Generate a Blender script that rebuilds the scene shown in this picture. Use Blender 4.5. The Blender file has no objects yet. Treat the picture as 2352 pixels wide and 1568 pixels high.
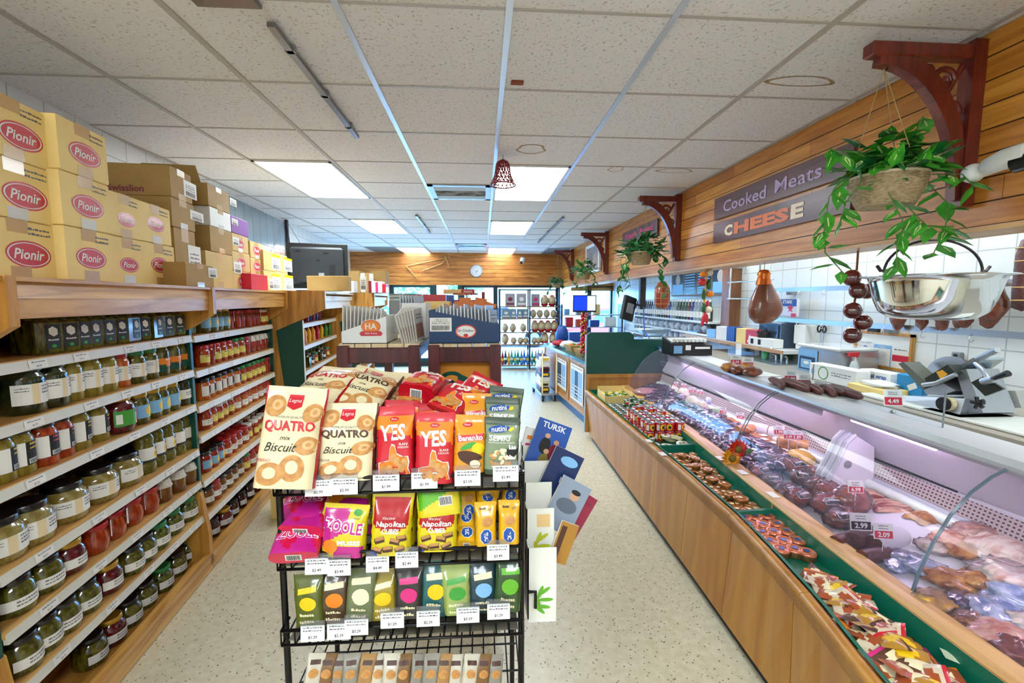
import bpy, math, random
from mathutils import Vector, Matrix, noise
sc = bpy.context.scene
COL = sc.collection
PI = math.pi
rnd = random.Random(7)
# ---------------------------------------------------------------- camera
PITCH, YAW, FPX, CAMH = 0.0943, 0.0666, 1018.0, 1.5
cam = bpy.data.objects.new('camera', bpy.data.cameras.new('camera'))
COL.objects.link(cam)
cam.location = (0, 0, CAMH)
cam.rotation_euler = (PI / 2 - PITCH, 0, -YAW)
cam.data.sensor_width = 36.0
cam.data.lens = 36.0 * FPX / 2352.0
cam.data.clip_start = 0.05
sc.camera = cam
# ---------------------------------------------------------------- daylight and exposure
sc.view_settings.view_transform = 'Standard'
sc.view_settings.look = 'None'
sc.view_settings.gamma = 1.0
sc.view_settings.use_curve_mapping = False
sc.view_settings.exposure = 0.6
wd = bpy.data.worlds.new('daylight'); sc.world = wd; wd.use_nodes = True
wn = wd.node_tree.nodes; wl = wd.node_tree.links
bg = wn['Background']
bg.inputs['Color'].default_value = (0.2, 0.5, 1.0, 1)
bg.inputs['Strength'].default_value = 15.0
sun = bpy.data.objects.new('sun', bpy.data.lights.new('sun', 'SUN')); COL.objects.link(sun)
sun.data.energy = 2.5; sun.data.angle = 0.02
sun.rotation_euler = (math.radians(38), 0, math.radians(15))
LAMP = 14.0          # ceiling panels
CASELAMP = 20.0     # fluorescent tube in the deli case
# ---------------------------------------------------------------- helpers
def V(*a): return Vector(a)
_cy, _sy, _cp, _sp = math.cos(YAW), math.sin(YAW), math.cos(PITCH), math.sin(PITCH)
CD = V(_sy * _cp, _cy * _cp, -_sp); CR = V(_cy, -_sy, 0); CU = CR.cross(CD); CO = V(0, 0, CAMH)
def at(px, py, x=None, y=None, z=None):
    v = CD + CR * ((px - 1176) / FPX) - CU * ((py - 784) / FPX)
    if x is not None: k = x / v.x
    elif y is not None: k = y / v.y
    else: k = (z - CAMH) / v.z
    return CO + v * k
def pj(p):
    q = Vector(p) - CO; z = q.dot(CD)
    return 1176 + FPX * q.dot(CR) / z, 784 - FPX * q.dot(CU) / z
def lin(h):
    if isinstance(h, (tuple, list)): return (h[0], h[1], h[2], 1)
    h = h.lstrip('#'); c = [int(h[i:i + 2], 16) / 255 for i in (0, 2, 4)]
    return tuple(x / 12.92 if x < .04045 else ((x + .055) / 1.055) ** 2.4 for x in c) + (1,)
MATS = {}
def mat(name, col, rough=.5, metal=0.0, coat=0.0, col2=None, scale=20, stretch=(1, 1, 1), ramp=(.35, .65), detail=3, bump=0, bscale=None, emit=0, spec=.5, sub=0):
    if name in MATS: return MATS[name]
    m = bpy.data.materials.new(name); m.use_nodes = True; MATS[name] = m
    n = m.node_tree.nodes; l = m.node_tree.links; b = n['Principled BSDF']
    b.inputs['Base Color'].default_value = lin(col); b.inputs['Roughness'].default_value = rough
    b.inputs['Metallic'].default_value = metal; b.inputs['Coat Weight'].default_value = coat
    b.inputs['Specular IOR Level'].default_value = spec; b.inputs['Coat Roughness'].default_value = .06
    if emit:
        b.inputs['Emission Color'].default_value = lin(col); b.inputs['Emission Strength'].default_value = emit
    if col2 or bump:
        tc = n.new('ShaderNodeTexCoord'); mp = n.new('ShaderNodeMapping'); mp.inputs['Scale'].default_value = stretch
        l.new(tc.outputs['Object'], mp.inputs['Vector'])
    if col2:
        t = n.new('ShaderNodeTexNoise'); t.inputs['Scale'].default_value = scale; t.inputs['Detail'].default_value = detail
        l.new(mp.outputs[0], t.inputs['Vector'])
        r = n.new('ShaderNodeValToRGB'); l.new(t.outputs['Fac'], r.inputs['Fac'])
        e = r.color_ramp.elements; e[0].position = ramp[0]; e[1].position = ramp[1]; e[0].color = lin(col); e[1].color = lin(col2)
        l.new(r.outputs['Color'], b.inputs['Base Color'])
    if bump:
        t2 = n.new('ShaderNodeTexNoise'); t2.inputs['Scale'].default_value = bscale or scale; t2.inputs['Detail'].default_value = 2
        l.new(mp.outputs[0], t2.inputs['Vector'])
        bp = n.new('ShaderNodeBump'); bp.inputs['Strength'].default_value = bump; bp.inputs['Distance'].default_value = .01
        l.new(t2.outputs['Fac'], bp.inputs['Height']); l.new(bp.outputs['Normal'], b.inputs['Normal'])
    return m
def clear(name, tint=(1, 1, 1), gloss=.12, rough=.02, haze=0.0, hcol=(.9, .9, 1)):
    if name in MATS: return MATS[name]
    m = bpy.data.materials.new(name); m.use_nodes = True; MATS[name] = m
    n = m.node_tree.nodes; l = m.node_tree.links; n.clear()
    o = n.new('ShaderNodeOutputMaterial'); t = n.new('ShaderNodeBsdfTransparent'); t.inputs['Color'].default_value = tint + (1,)
    g = n.new('ShaderNodeBsdfGlossy'); g.inputs['Roughness'].default_value = rough
    lw = n.new('ShaderNodeLayerWeight'); lw.inputs['Blend'].default_value = gloss
    mx = n.new('ShaderNodeMixShader'); l.new(lw.outputs['Fresnel'], mx.inputs[0]); l.new(t.outputs[0], mx.inputs[1]); l.new(g.outputs[0], mx.inputs[2])
    out = mx
    if haze:
        d = n.new('ShaderNodeBsdfDiffuse'); d.inputs['Color'].default_value = hcol + (1,)
        m2 = n.new('ShaderNodeMixShader'); m2.inputs[0].default_value = haze
        l.new(mx.outputs[0], m2.inputs[1]); l.new(d.outputs[0], m2.inputs[2]); out = m2
    l.new(out.outputs[0], o.inputs['Surface'])
    return m
def wood(name, c1, c2, axis=0, rough=.4, coat=.15, scale=3.0, c3=None):
    """long grain along the given object axis"""
    if name in MATS: return MATS[name]
    m = bpy.data.materials.new(name); m.use_nodes = True; MATS[name] = m
    n = m.node_tree.nodes; l = m.node_tree.links; b = n['Principled BSDF']
    tc = n.new('ShaderNodeTexCoord'); mp = n.new('ShaderNodeMapping')
    s = [9.0, 9.0, 9.0]; s[axis] = .8; mp.inputs['Scale'].default_value = s
    l.new(tc.outputs['Object'], mp.inputs['Vector'])
    t = n.new('ShaderNodeTexNoise'); t.inputs['Scale'].default_value = scale; t.inputs['Detail'].default_value = 6; t.inputs['Distortion'].default_value = .7
    l.new(mp.outputs[0], t.inputs['Vector'])
    r = n.new('ShaderNodeValToRGB'); l.new(t.outputs['Fac'], r.inputs['Fac'])
    e = r.color_ramp.elements; e[0].position = .36; e[1].position = .62; e[0].color = lin(c1); e[1].color = lin(c2)
    if c3: k = e.new(.5); k.color = lin(c3)
    l.new(r.outputs['Color'], b.inputs['Base Color'])
    b.inputs['Roughness'].default_value = rough; b.inputs['Coat Weight'].default_value = coat; b.inputs['Coat Roughness'].default_value = .2
    return m
# text outlines from the built-in font, kept as flat polygons
_TXT = {}
def glyphs(s, bold=0.0, shear=0.0):
    k = (s, bold, shear)
    if k not in _TXT:
        cu = bpy.data.curves.new('t', 'FONT'); cu.body = s; cu.fill_mode = 'FRONT'; cu.resolution_u = 2; cu.offset = bold; cu.shear = shear
        cu.align_x = 'CENTER'
        o = bpy.data.objects.new('t', cu)
        me = o.to_mesh()
        vs = [(v.co.x, v.co.y) for v in me.vertices]; fs = [tuple(p.vertices) for p in me.polygons]
        o.to_mesh_clear(); bpy.data.objects.remove(o); bpy.data.curves.remove(cu)
        if vs:
            x0 = min(v[0] for v in vs); x1 = max(v[0] for v in vs); y0 = min(v[1] for v in vs); y1 = max(v[1] for v in vs)
            vs = [(v[0] - (x0 + x1) / 2, v[1] - (y0 + y1) / 2) for v in vs]
            _TXT[k] = (vs, fs, x1 - x0, y1 - y0)
        else: _TXT[k] = ([], [], 1, 1)
    return _TXT[k]
class MB:
    """collects shapes into one mesh; every shape takes a material"""
    def __init__(s, M=None): s.v = []; s.f = []; s.mi = []; s.sm = []; s.mats = []; s.M = M or Matrix()
    def m(s, mt):
        if mt not in s.mats: s.mats.append(mt)
        return s.mats.index(mt)
    def add(s, vs, fs, mt, smooth=False):
        o = len(s.v); k = s.m(mt)
        s.v += [s.M @ Vector(v) for v in vs]
        for f in fs: s.f.append(tuple(i + o for i in f)); s.mi.append(k); s.sm.append(smooth)
        return s
    def box(s, x0, x1, y0, y1, z0, z1, mt, bev=0.0):
        if bev:
            b = bev; P = []
            for z, e in ((z0, b), (z0 + b, 0), (z1 - b, 0), (z1, b)):
                P += [(x0 + e + b * 0, y0 + e, z), (x1 - e, y0 + e, z), (x1 - e, y1 - e, z), (x0 + e, y1 - e, z)]
            F = [(3, 2, 1, 0), (12, 13, 14, 15)]
            for r in range(3):
                for i in range(4): j = (i + 1) % 4; F.append((r * 4 + i, r * 4 + j, r * 4 + 4 + j, r * 4 + 4 + i))
            return s.add(P, F, mt)
        P = [(x0, y0, z0), (x1, y0, z0), (x1, y1, z0), (x0, y1, z0), (x0, y0, z1), (x1, y0, z1), (x1, y1, z1), (x0, y1, z1)]
        return s.add(P, [(3, 2, 1, 0), (4, 5, 6, 7), (0, 1, 5, 4), (1, 2, 6, 5), (2, 3, 7, 6), (3, 0, 4, 7)], mt)
    def hexa(s, P, mt): return s.add(P, [(3, 2, 1, 0), (4, 5, 6, 7), (0, 1, 5, 4), (1, 2, 6, 5), (2, 3, 7, 6), (3, 0, 4, 7)], mt)
    def lathe(s, prof, mt, seg=20, c=(0, 0, 0), sx=1, sy=1, cap=True, a0=0.0, a1=2 * PI, smooth=True):
        full = abs(a1 - a0 - 2 * PI) < 1e-6; n = seg if full else seg + 1
        P = []; F = []
        for r, z in prof:
            for i in range(n):
                a = a0 + (a1 - a0) * i / seg; P.append((c[0] + r * math.cos(a) * sx, c[1] + r * math.sin(a) * sy, c[2] + z))
        for k in range(len(prof) - 1):
            for i in range(seg):
                j = (i + 1) % n; F.append((k * n + i, k * n + j, (k + 1) * n + j, (k + 1) * n + i))
        s.add(P, F, mt, smooth)
        if cap and full:
            o = len(prof) - 1
            if prof[0][0] > 1e-5: s.add(P[:n], [tuple(range(n))[::-1]], mt)
            if prof[-1][0] > 1e-5: s.add(P[o * n:], [tuple(range(n))], mt)
        return s
    def cyl(s, a, b, r, mt, seg=10, r2=None): return s.tube([a, b], r, mt, seg, r2)
    def tube(s, pts, r, mt, seg=8, r2=None, close=False, caps=True):
        pts = [Vector(p) for p in pts]; n = len(pts); P = []; F = []; up = None
        for i, p in enumerate(pts):
            if close: t = pts[(i + 1) % n] - pts[i - 1]
            else: t = pts[min(i + 1, n - 1)] - pts[max(i - 1, 0)]
            if t.length < 1e-9: t = V(0, 0, 1)
            t.normalize()
            if up is None: up = V(0, 0, 1) if abs(t.z) < .9 else V(1, 0, 0)
            a = t.cross(up); 
            if a.length < 1e-6: a = t.orthogonal()
            a.normalize(); b = a.cross(t); up = b
            rr = r[i] if isinstance(r, (list, tuple)) else (r if r2 is None else r + (r2 - r) * i / max(1, n - 1))
            for k in range(seg): q = 2 * PI * k / seg; P.append(p + a * math.cos(q) * rr + b * math.sin(q) * rr)
        for i in range(n if close else n - 1):
            j = (i + 1) % n
            for k in range(seg): w = (k + 1) % seg; F.append((i * seg + k, i * seg + w, j * seg + w, j * seg + k))
        s.add(P, F, mt, True)
        if caps and not close:
            s.add(P[:seg], [tuple(range(seg))[::-1]], mt); s.add(P[-seg:], [tuple(range(seg))], mt)
        return s
    def prism(s, poly, mp, d0, d1, mt, mt_side=None):
        """closed 2D outline lifted through mp(x, z, off) from d0 to d1"""
        n = len(poly); A = [mp(x, z, d0) for x, z in poly]; B = [mp(x, z, d1) for x, z in poly]
        s.add(A + B, [tuple(range(n))[::-1], tuple(range(n, 2 * n))], mt)
        s.add(A + B, [(i, (i + 1) % n, n + (i + 1) % n, n + i) for i in range(n)], mt_side or mt)
        return s
    def grid(s, fn, nu, nv, mt, smooth=True, zone=None, wrap=False):
        P = [fn(i / nu, j / nv) for j in range(nv + 1) for i in range(nu + 1)]
        if zone is None:
            return s.add(P, [(j * (nu + 1) + i, j * (nu + 1) + i + 1, (j + 1) * (nu + 1) + i + 1, (j + 1) * (nu + 1) + i) for j in range(nv) for i in range(nu)], mt, smooth)
        o = len(s.v); s.v += [s.M @ Vector(p) for p in P]
        for j in range(nv):
            for i in range(nu):
                s.f.append(tuple(o + q for q in (j * (nu + 1) + i, j * (nu + 1) + i + 1, (j + 1) * (nu + 1) + i + 1, (j + 1) * (nu + 1) + i)))
                s.mi.append(s.m(zone((i + .5) / nu, (j + .5) / nv) or mt)); s.sm.append(smooth)
        return s
    def text(s, t, mp, cx, cz, mt, h=None, w=None, off=.0008, bold=0.0, shear=0.0, rot=0.0):
        vs, fs, W, H = glyphs(t, bold, shear)
        kx = kz = (w / W if h is None else h / H)
        if h is not None and w is not None: kx = w / W; kz = h / H
        ca, sa = math.cos(rot), math.sin(rot); P = []
        for x, y in vs:
            x *= kx; y *= kz; P.append(mp(cx + x * ca - y * sa, cz + x * sa + y * ca, off))
        return s.add(P, fs, mt)
    def disc(s, mp, cx, cz, rx, rz, mt, off=.0005, seg=20, rings=2, rot=0.0, r0=0.0):
        P = []; F = []; ca, sa = math.cos(rot), math.sin(rot)
        for k in range(rings + 1):
            q = r0 + (1 - r0) * k / rings
            for i in range(seg):
                a = 2 * PI * i / seg; x = rx * q * math.cos(a); z = rz * q * math.sin(a)
                P.append(mp(cx + x * ca - z * sa, cz + x * sa + z * ca, off))
        for k in range(rings):
            for i in range(seg): j = (i + 1) % seg; F.append((k * seg + i, (k + 1) * seg + i, (k + 1) * seg + j, k * seg + j))
        return s.add(P, F, mt, False)
    def patch(s, mp, x0, x1, z0, z1, mt, off=.0005, nx=1, nz=1, rot=0.0):
        cx, cz = (x0 + x1) / 2, (z0 + z1) / 2; ca, sa = math.cos(rot), math.sin(rot)
        def fn(u, v):
            x = (u - .5) * (x1 - x0); z = (v - .5) * (z1 - z0)
            return mp(cx + x * ca - z * sa, cz + x * sa + z * ca, off)
        return s.grid(fn, nx, nz, mt, False)
    def poly(s, mp, pts, mt, off=.0006):
        return s.add([mp(x, z, off) for x, z in pts], [tuple(range(len(pts)))], mt)
    def scribble(s, mp, cx, cz, w, mt, lines=2, h=.006, off=.0006, seed=0):
        r = random.Random(seed)
        for k in range(lines):
            x = cx - w / 2
            while x < cx + w / 2:
                q = r.uniform(.3, .9) * w / 5
                s.patch(mp, x, min(x + q, cx + w / 2), cz - k * h * 2.2, cz - k * h * 2.2 + h * r.uniform(.5, 1), mt, off); x += q + w / 30
        return s
    def barcode(s, mp, x0, x1, z0, z1, mt, off=.0006, n=14, seed=0):
        r = random.Random(seed); x = x0
        while x < x1:
            q = (x1 - x0) / n * r.uniform(.25, .8); s.patch(mp, x, min(x + q, x1), z0, z1, mt, off); x += q + (x1 - x0) / n * r.uniform(.25, .6)
        return s
    def obj(s, name, parent=None, label=None, cat=None, group=None, kind=None, loc=None, rot=None):
        me = bpy.data.meshes.new(name); me.from_pydata([tuple(v) for v in s.v], [], s.f)
        for x in s.mats: me.materials.append(x)
        me.polygons.foreach_set('material_index', s.mi); me.polygons.foreach_set('use_smooth', s.sm); me.update()
        o = bpy.data.objects.new(name, me); COL.objects.link(o)
        if parent is not None: o.parent = parent
        if loc is not None: o.location = loc
        if rot is not None: o.rotation_euler = rot
        return tag(o, label, cat, group, kind)
def tag(o, label=None, cat=None, group=None, kind=None):
    if label: o['label'] = label
    if cat: o['category'] = cat
    if group: o['group'] = group
    if kind: o['kind'] = kind
    return o
def thing(name, label, cat, loc=(0, 0, 0), rot=(0, 0, 0), group=None):
    o = bpy.data.objects.new(name, None); COL.objects.link(o); o.location = loc; o.rotation_euler = rot; o.empty_display_size = .05
    return tag(o, label, cat, group)
def dup(root, loc, rot=None, label=None, group=None, scale=None):
    r = root.copy(); COL.objects.link(r); r.location = loc
    if rot is not None: r.rotation_euler = rot
    if scale is not None: r.scale = (scale,) * 3 if not isinstance(scale, tuple) else scale
    if label: r['label'] = label
    if group: r['group'] = group
    for ch in list(root.children):
        c = ch.copy(); COL.objects.link(c); c.parent = r
        for g in list(ch.children):
            d = g.copy(); COL.objects.link(d); d.parent = c
    return r
class Many:
    """the first placing moves the model itself, later ones copy it"""
    def __init__(s, root): s.root = root; s.used = False
    def put(s, loc, rot=(0, 0, 0), label=None, group=None, scale=None):
        if s.used: return dup(s.root, loc, rot, label, group, scale)
        s.used = True; r = s.root; r.location = loc; r.rotation_euler = rot
        if scale is not None: r.scale = (scale,) * 3 if not isinstance(scale, tuple) else scale
        if label: r['label'] = label
        if group: r['group'] = group
        return r
def plane(o, ux, uz):
    o, ux, uz = Vector(o), Vector(ux).normalized(), Vector(uz).normalized(); nn = ux.cross(uz)
    return lambda x, z, off=0: o + ux * x + uz * z + nn * off      # normal faces the reader of the writing
ORD = ['first', 'second', 'third', 'fourth', 'fifth', 'sixth', 'seventh', 'eighth', 'ninth', 'tenth', 'eleventh', 'twelfth', 'thirteenth', 'fourteenth', 'fifteenth', 'sixteenth', 'seventeenth', 'eighteenth', 'nineteenth', 'twentieth']
def smooth(t): t = max(0., min(1., t)); return t * t * (3 - 2 * t)
def interp(tab, y):
    if y <= tab[0][0]: return tab[0][1] + (y - tab[0][0]) * (tab[1][1] - tab[0][1]) / (tab[1][0] - tab[0][0])
    for (a, p), (b, q) in zip(tab, tab[1:]):
        if y <= b: return p + (q - p) * (y - a) / (b - a)
    return tab[-1][1]
# ---------------------------------------------------------------- materials
OAK = wood('oak_long', '#a8742f', '#d9a455', 0, c3='#c88f42'); OAKV = wood('oak_upright', '#a06a25', '#cf9745', 2, c3='#bd8436')
OAKE = wood('oak_edge', '#b98343', '#e0b169', 0)
PALEOAK = wood('pale_oak_veneer', '#ab7430', '#c48c42', 2, scale=1.6, rough=.45)
COUNTER = wood('honey_veneer', '#a4680e', '#bd842c', 2, scale=1.2, rough=.42)
CEDAR = [wood('cedar_board_a', '#b26c1c', '#d28c34', 1, coat=.3), wood('cedar_board_b', '#a86418', '#c8802c', 1, coat=.3), wood('cedar_board_c', '#bc7822', '#dc9a3e', 1, coat=.3)]
CEDARX = [wood('cedar_front_a', '#a86424', '#cd8a3c', 0, coat=.2), wood('cedar_front_b', '#9f5c1f', '#c07c34', 0, coat=.2)]
MAHOG = wood('mahogany', '#3e1418', '#5c2224', 2, coat=.3); REDWOOD = wood('red_brown_wood', '#571a12', '#7a2a1c', 2, coat=.35, rough=.3)
PINE = wood('pine_slats', '#d9bd8c', '#efdcb4', 1)
GREEN = mat('dark_green_laminate', '#064a3c', .35); GREENL = mat('green_tray', '#0d6a52', .35)
DARK = mat('dark_interior', '#0c1412', .7); BLACK = mat('black_plastic', '#101113', .35); WIRE = mat('black_wire', '#0d0d10', .3, .3)
WHITE = mat('white_paint', '#e9ebe8', .5); PAPER = mat('white_paper', '#eceae4', .6); CREAM = mat('cream_paper', '#efe3b8', .55)
GREY = mat('grey_plastic', '#8d9296', .45); STEEL = mat('brushed_steel', '#b9bec2', .28, .9); CHROME = mat('chrome', '#dfe3e6', .08, 1.0)
STRIP = mat('white_shelf_rail', '#d9d7cc', .4); INK = mat('ink', '#1b1b20', .7); INK2 = mat('grey_ink', '#6b6b70', .7)
RED = mat('red_print', '#c8182a', .4, coat=.3); TAGRED = mat('price_red', '#d0213f', .5); YEL = mat('yellow_print', '#f2c614', .4); ORANGE = mat('orange_print', '#e8821a', .4)
BLUE = mat('blue_print', '#1d4fa3', .4); SKYB = mat('pale_blue', '#7fb4e0', .4); PINK = mat('pink_print', '#d32a7a', .4); GRN = mat('green_print', '#3f9a3a', .4)
BROWN = mat('brown_print', '#4a2b1c', .5); TAN = mat('biscuit_print', '#d09a5a', .5, col2='#b97f42', scale=60); MAROON = mat('maroon_print', '#7c1f33', .4)
CARD = mat('corrugated_card', '#f4d88e', .7, col2='#eecd80', scale=4); CARDD = mat('brown_card', '#b08e52', .75, col2='#a58248', scale=5); CARDP = mat('pale_card', '#d2b474', .7)
TAPE = mat('clear_brown_tape', '#c59d5c', .25, coat=.4); TAPEW = mat('shiny_tape', '#e4e0da', .12, coat=.8)
GLASS = clear('window_glass', (.96, .98, 1), .08); CASEGLASS = clear('case_glass', (.97, .97, .99), .2, .03, .05, (.72, .68, .95)); FILM = clear('clear_film', (.96, .96, .98), .28, .12, .06)  # case glass: lavender reflection put into the haze colour
LAMPM = mat('light_diffuser', (.87, .95, 1.0), .5, emit=LAMP); LAMPS = {k: mat('light_diffuser_%d' % k, (.87, .95, 1.0), .5, emit=LAMP * q) for k, q in ((-5, 1.35), (3, .95), (7, .62), (12, .55))}; LAMPFILL = mat('fill_diffuser', (.88, .96, 1.0), .5, emit=LAMP * .75)  # rear row and kitchen diffusers belong to added fill lamps
LEAF = mat('leaf_green', '#23801f', .4, col2='#54b834', scale=14); LEAFL = mat('leaf_pale_vein', '#d0e2a0', .45); LEAFD = mat('leaf_dark', '#125a28', .4, col2='#2a8a44', scale=18); STEM = mat('stem', '#5d7a35', .6)
WICKER = mat('wicker', '#c4b08c', .7, col2='#9c855c', scale=60, stretch=(1, 1, 3), bump=.6, bscale=90)
# ---------------------------------------------------------------- the room
ZC = 2.536; GX = .1028; GY = 1.688; T = .61
def xl(y): return -2.33 - .0763 * (y - 3)
def xs(y): return 1.98 - .017 * (y - 1.6)
def yf(x): return 10.13 + .055 * x
YR = -1.9; XK = 3.08
def tiled(name, col, grout, w, h, axis_u, rough=.22, bumpy=.15, mortar=.012):
    m = bpy.data.materials.new(name); m.use_nodes = True; n = m.node_tree.nodes; l = m.node_tree.links; b = n['Principled BSDF']
    tc = n.new('ShaderNodeTexCoord'); sp = n.new('ShaderNodeSeparateXYZ'); cb = n.new('ShaderNodeCombineXYZ')
    l.new(tc.outputs['Object'], sp.inputs[0]); l.new(sp.outputs[axis_u], cb.inputs[0]); l.new(sp.outputs[2 if axis_u < 2 else 1], cb.inputs[1])
    br = n.new('ShaderNodeTexBrick'); br.offset = 0; br.inputs['Scale'].default_value = 1; br.inputs['Brick Width'].default_value = w; br.inputs['Row Height'].default_value = h
    br.inputs['Mortar Size'].default_value = mortar / 3; br.inputs['Color1'].default_value = lin(col); br.inputs['Color2'].default_value = lin(col); br.inputs['Mortar'].default_value = lin(grout)
    l.new(cb.outputs[0], br.inputs['Vector']); l.new(br.outputs['Color'], b.inputs['Base Color'])
    bp = n.new('ShaderNodeBump'); bp.inputs['Strength'].default_value = bumpy; bp.invert = True; bp.inputs['Distance'].default_value = .005
    l.new(br.outputs['Fac'], bp.inputs['Height']); l.new(bp.outputs[0], b.inputs['Normal']); b.inputs['Roughness'].default_value = rough
    return m
TILE = tiled('white_wall_tile', '#e4e8e6', '#b9bdba', .2, .2, 1)
def floor_mat():
    m = bpy.data.materials.new('speckled_floor'); m.use_nodes = True; n = m.node_tree.nodes; l = m.node_tree.links; b = n['Principled BSDF']
    tc = n.new('ShaderNodeTexCoord')
    v = n.new('ShaderNodeTexVoronoi'); v.inputs['Scale'].default_value = 62; l.new(tc.outputs['Object'], v.inputs['Vector'])
    r = n.new('ShaderNodeValToRGB'); l.new(v.outputs['Distance'], r.inputs['Fac']); e = r.color_ramp.elements
    e[0].position = .16; e[1].position = .28; e[0].color = (0, 0, 0, 1); e[1].color = (1, 1, 1, 1)
    t = n.new('ShaderNodeTexNoise'); t.inputs['Scale'].default_value = 28; t.inputs['Detail'].default_value = 4; l.new(tc.outputs['Object'], t.inputs['Vector'])
    r2 = n.new('ShaderNodeValToRGB'); l.new(t.outputs['Fac'], r2.inputs['Fac']); e = r2.color_ramp.elements
    e[0].position = .35; e[1].position = .7; e[0].color = lin('#cbc2a4'); e[1].color = lin('#d9d2b9')
    wn_ = n.new('ShaderNodeTexWhiteNoise'); l.new(v.outputs['Position'], wn_.inputs['Vector'])
    r3 = n.new('ShaderNodeValToRGB'); r3.color_ramp.interpolation = 'CONSTANT'; l.new(wn_.outputs['Value'], r3.inputs['Fac']); e = r3.color_ramp.elements
    e[0].color = lin('#d3cbb2'); e[1].position = .45; e[1].color = lin('#8e7c5a'); k = e.new(.8); k.color = lin('#5f523f')
    mx = n.new('ShaderNodeMixRGB'); l.new(r.outputs['Color'], mx.inputs[0]); l.new(r3.outputs['Color'], mx.inputs[1]); l.new(r2.outputs['Color'], mx.inputs[2])
    l.new(mx.outputs[0], b.inputs['Base Color']); b.inputs['Roughness'].default_value = .33; b.inputs['Specular IOR Level'].default_value = .45
    return m
def ceil_mat():
    m = bpy.data.materials.new('ceiling_tile'); m.use_nodes = True; n = m.node_tree.nodes; l = m.node_tree.links; b = n['Principled BSDF']
    tc = n.new('ShaderNodeTexCoord'); t = n.new('ShaderNodeTexNoise'); t.inputs['Scale'].default_value = 75; t.inputs['Detail'].default_value = 3; l.new(tc.outputs['Object'], t.inputs['Vector'])
    r = n.new('ShaderNodeValToRGB'); l.new(t.outputs['Fac'], r.inputs['Fac']); e = r.color_ramp.elements
    e[0].position = .3; e[1].position = .42; e[0].color = lin('#b4aea6'); e[1].color = lin('#e4e1dd')
    l.new(r.outputs['Color'], b.inputs['Base Color']); b.inputs['Roughness'].default_value = .9
    bp = n.new('ShaderNodeBump'); bp.inputs['Strength'].default_value = .35; bp.inputs['Distance'].default_value = .004; l.new(t.outputs['Fac'], bp.inputs['Height']); l.new(bp.outputs[0], b.inputs['Normal'])
    return m
S = dict(kind='structure')
b = MB(); b.box(-3.6, 4.2, YR, 10.9, -.08, 0, floor_mat()); b.obj('floor', **S)
CEIL = ceil_mat(); b = MB(); b.box(-3.4, 3.6, YR, 10.6, ZC, ZC + .06, CEIL)
GRIDM = mat('ceiling_grid', '#b4ada2', .5); GRIDB = mat('runner_steel', '#cfd4da', .3, .5)
ceil = b.obj('ceiling', **S)
b = MB()
for i in range(-5, 6):
    x = GX + T * i
    b.box(x - .013, x + .013, YR, yf(x), ZC - .006, ZC - .0005, GRIDB if i in (-1, 0, 1) else GRIDM)
for j in range(-6, 15):
    y = GY + T * j
    b.box(-3.2, 2.0, y - .0065, y + .0065, ZC - .004, ZC - .0003, GRIDM)
b.obj('grid', ceil)
# dark replaced tiles near the front and old water rings
DT = mat('dark_ceiling_tile', '#77706a', .85)
for x0, x1, y0 in ((GX - 4 * T + .02, GX - 3 * T, GY + 12 * T), (GX + 2 * T, 1.84, GY + 12 * T)):
    MB().box(x0, x1 - .02, y0 + .02, y0 + 2 * T - .02, ZC - .003, ZC - .0002, DT).obj('dark_tile', ceil)
STAIN = mat('water_stain', '#9a7a52', .9, col2='#b79c78', scale=40); RUST = mat('rust_stain', '#8a3c20', .8)
for px, py, rx, ry in ((1220, 343, .1, .1), (1840, 187, .17, .05), (1415, 388, .06, .08), (1550, 392, .15, .06)):
    p = at(px, py, z=ZC - .0015); q = MB()
    q.disc(lambda x, z, off: V(p.x + x * (1 + .12 * math.sin(z * 60)), p.y + z, ZC - .0016), 0, 0, rx, ry, STAIN, 0, 26, 1, 0, .86); q.obj('water_ring', ceil)
p = at(1188, 186, z=ZC); MB().box(p.x - .03, p.x + .03, p.y - .012, p.y + .02, ZC - .012, ZC, RUST, .004).obj('rust_mark', ceil)
# walls
b = MB(); P = [(xl(YR), YR), (xl(10.3), 10.3)]
b.hexa([(P[0][0] - .12, YR, 0), (P[0][0], YR, 0), (P[1][0], 10.3, 0), (P[1][0] - .12, 10.3, 0), (P[0][0] - .12, YR, 2.6), (P[0][0], YR, 2.6), (P[1][0], 10.3, 2.6), (P[1][0] - .12, 10.3, 2.6)], TILE)
b.obj('wall_left', **S)
MB().box(-3.4, 3.6, YR - .12, YR, 0, 2.6, WHITE).obj('wall_rear', **S)
MB().box(XK, XK + .1, YR, 10.4, 0, 2.6, TILE).obj('wall_right', **S)
# dark glazed band on the left wall with its edge post
def L_on_wall(y, z, off=.004): return V(xl(y) + off, y, z)
b = MB(); mg = mat('grey_glazed_tile', '#7f8d92', .12, coat=.5)
for k in range(9):
    y0 = 4.3 + k * .195
    for z0, z1 in ((1.75, 2.12), (2.13, 2.5)):
        a, c = L_on_wall(y0, 0), L_on_wall(y0 + .19, 0)
        b.hexa([(a.x - .01, a.y, z0), (a.x + .006, a.y, z0), (c.x + .006, c.y, z0), (c.x - .01, c.y, z0), (a.x - .01, a.y, z1), (a.x + .006, a.y, z1), (c.x + .006, c.y, z1), (c.x - .01, c.y, z1)], mg)
b.obj('trim_1', **S)
p = L_on_wall(6.1, 0); MB().box(p.x, p.x + .03, 6.08, 6.12, 1.6, ZC, mat('dark_conduit', '#2b3138', .4)).obj('trim_2', **S)
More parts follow.
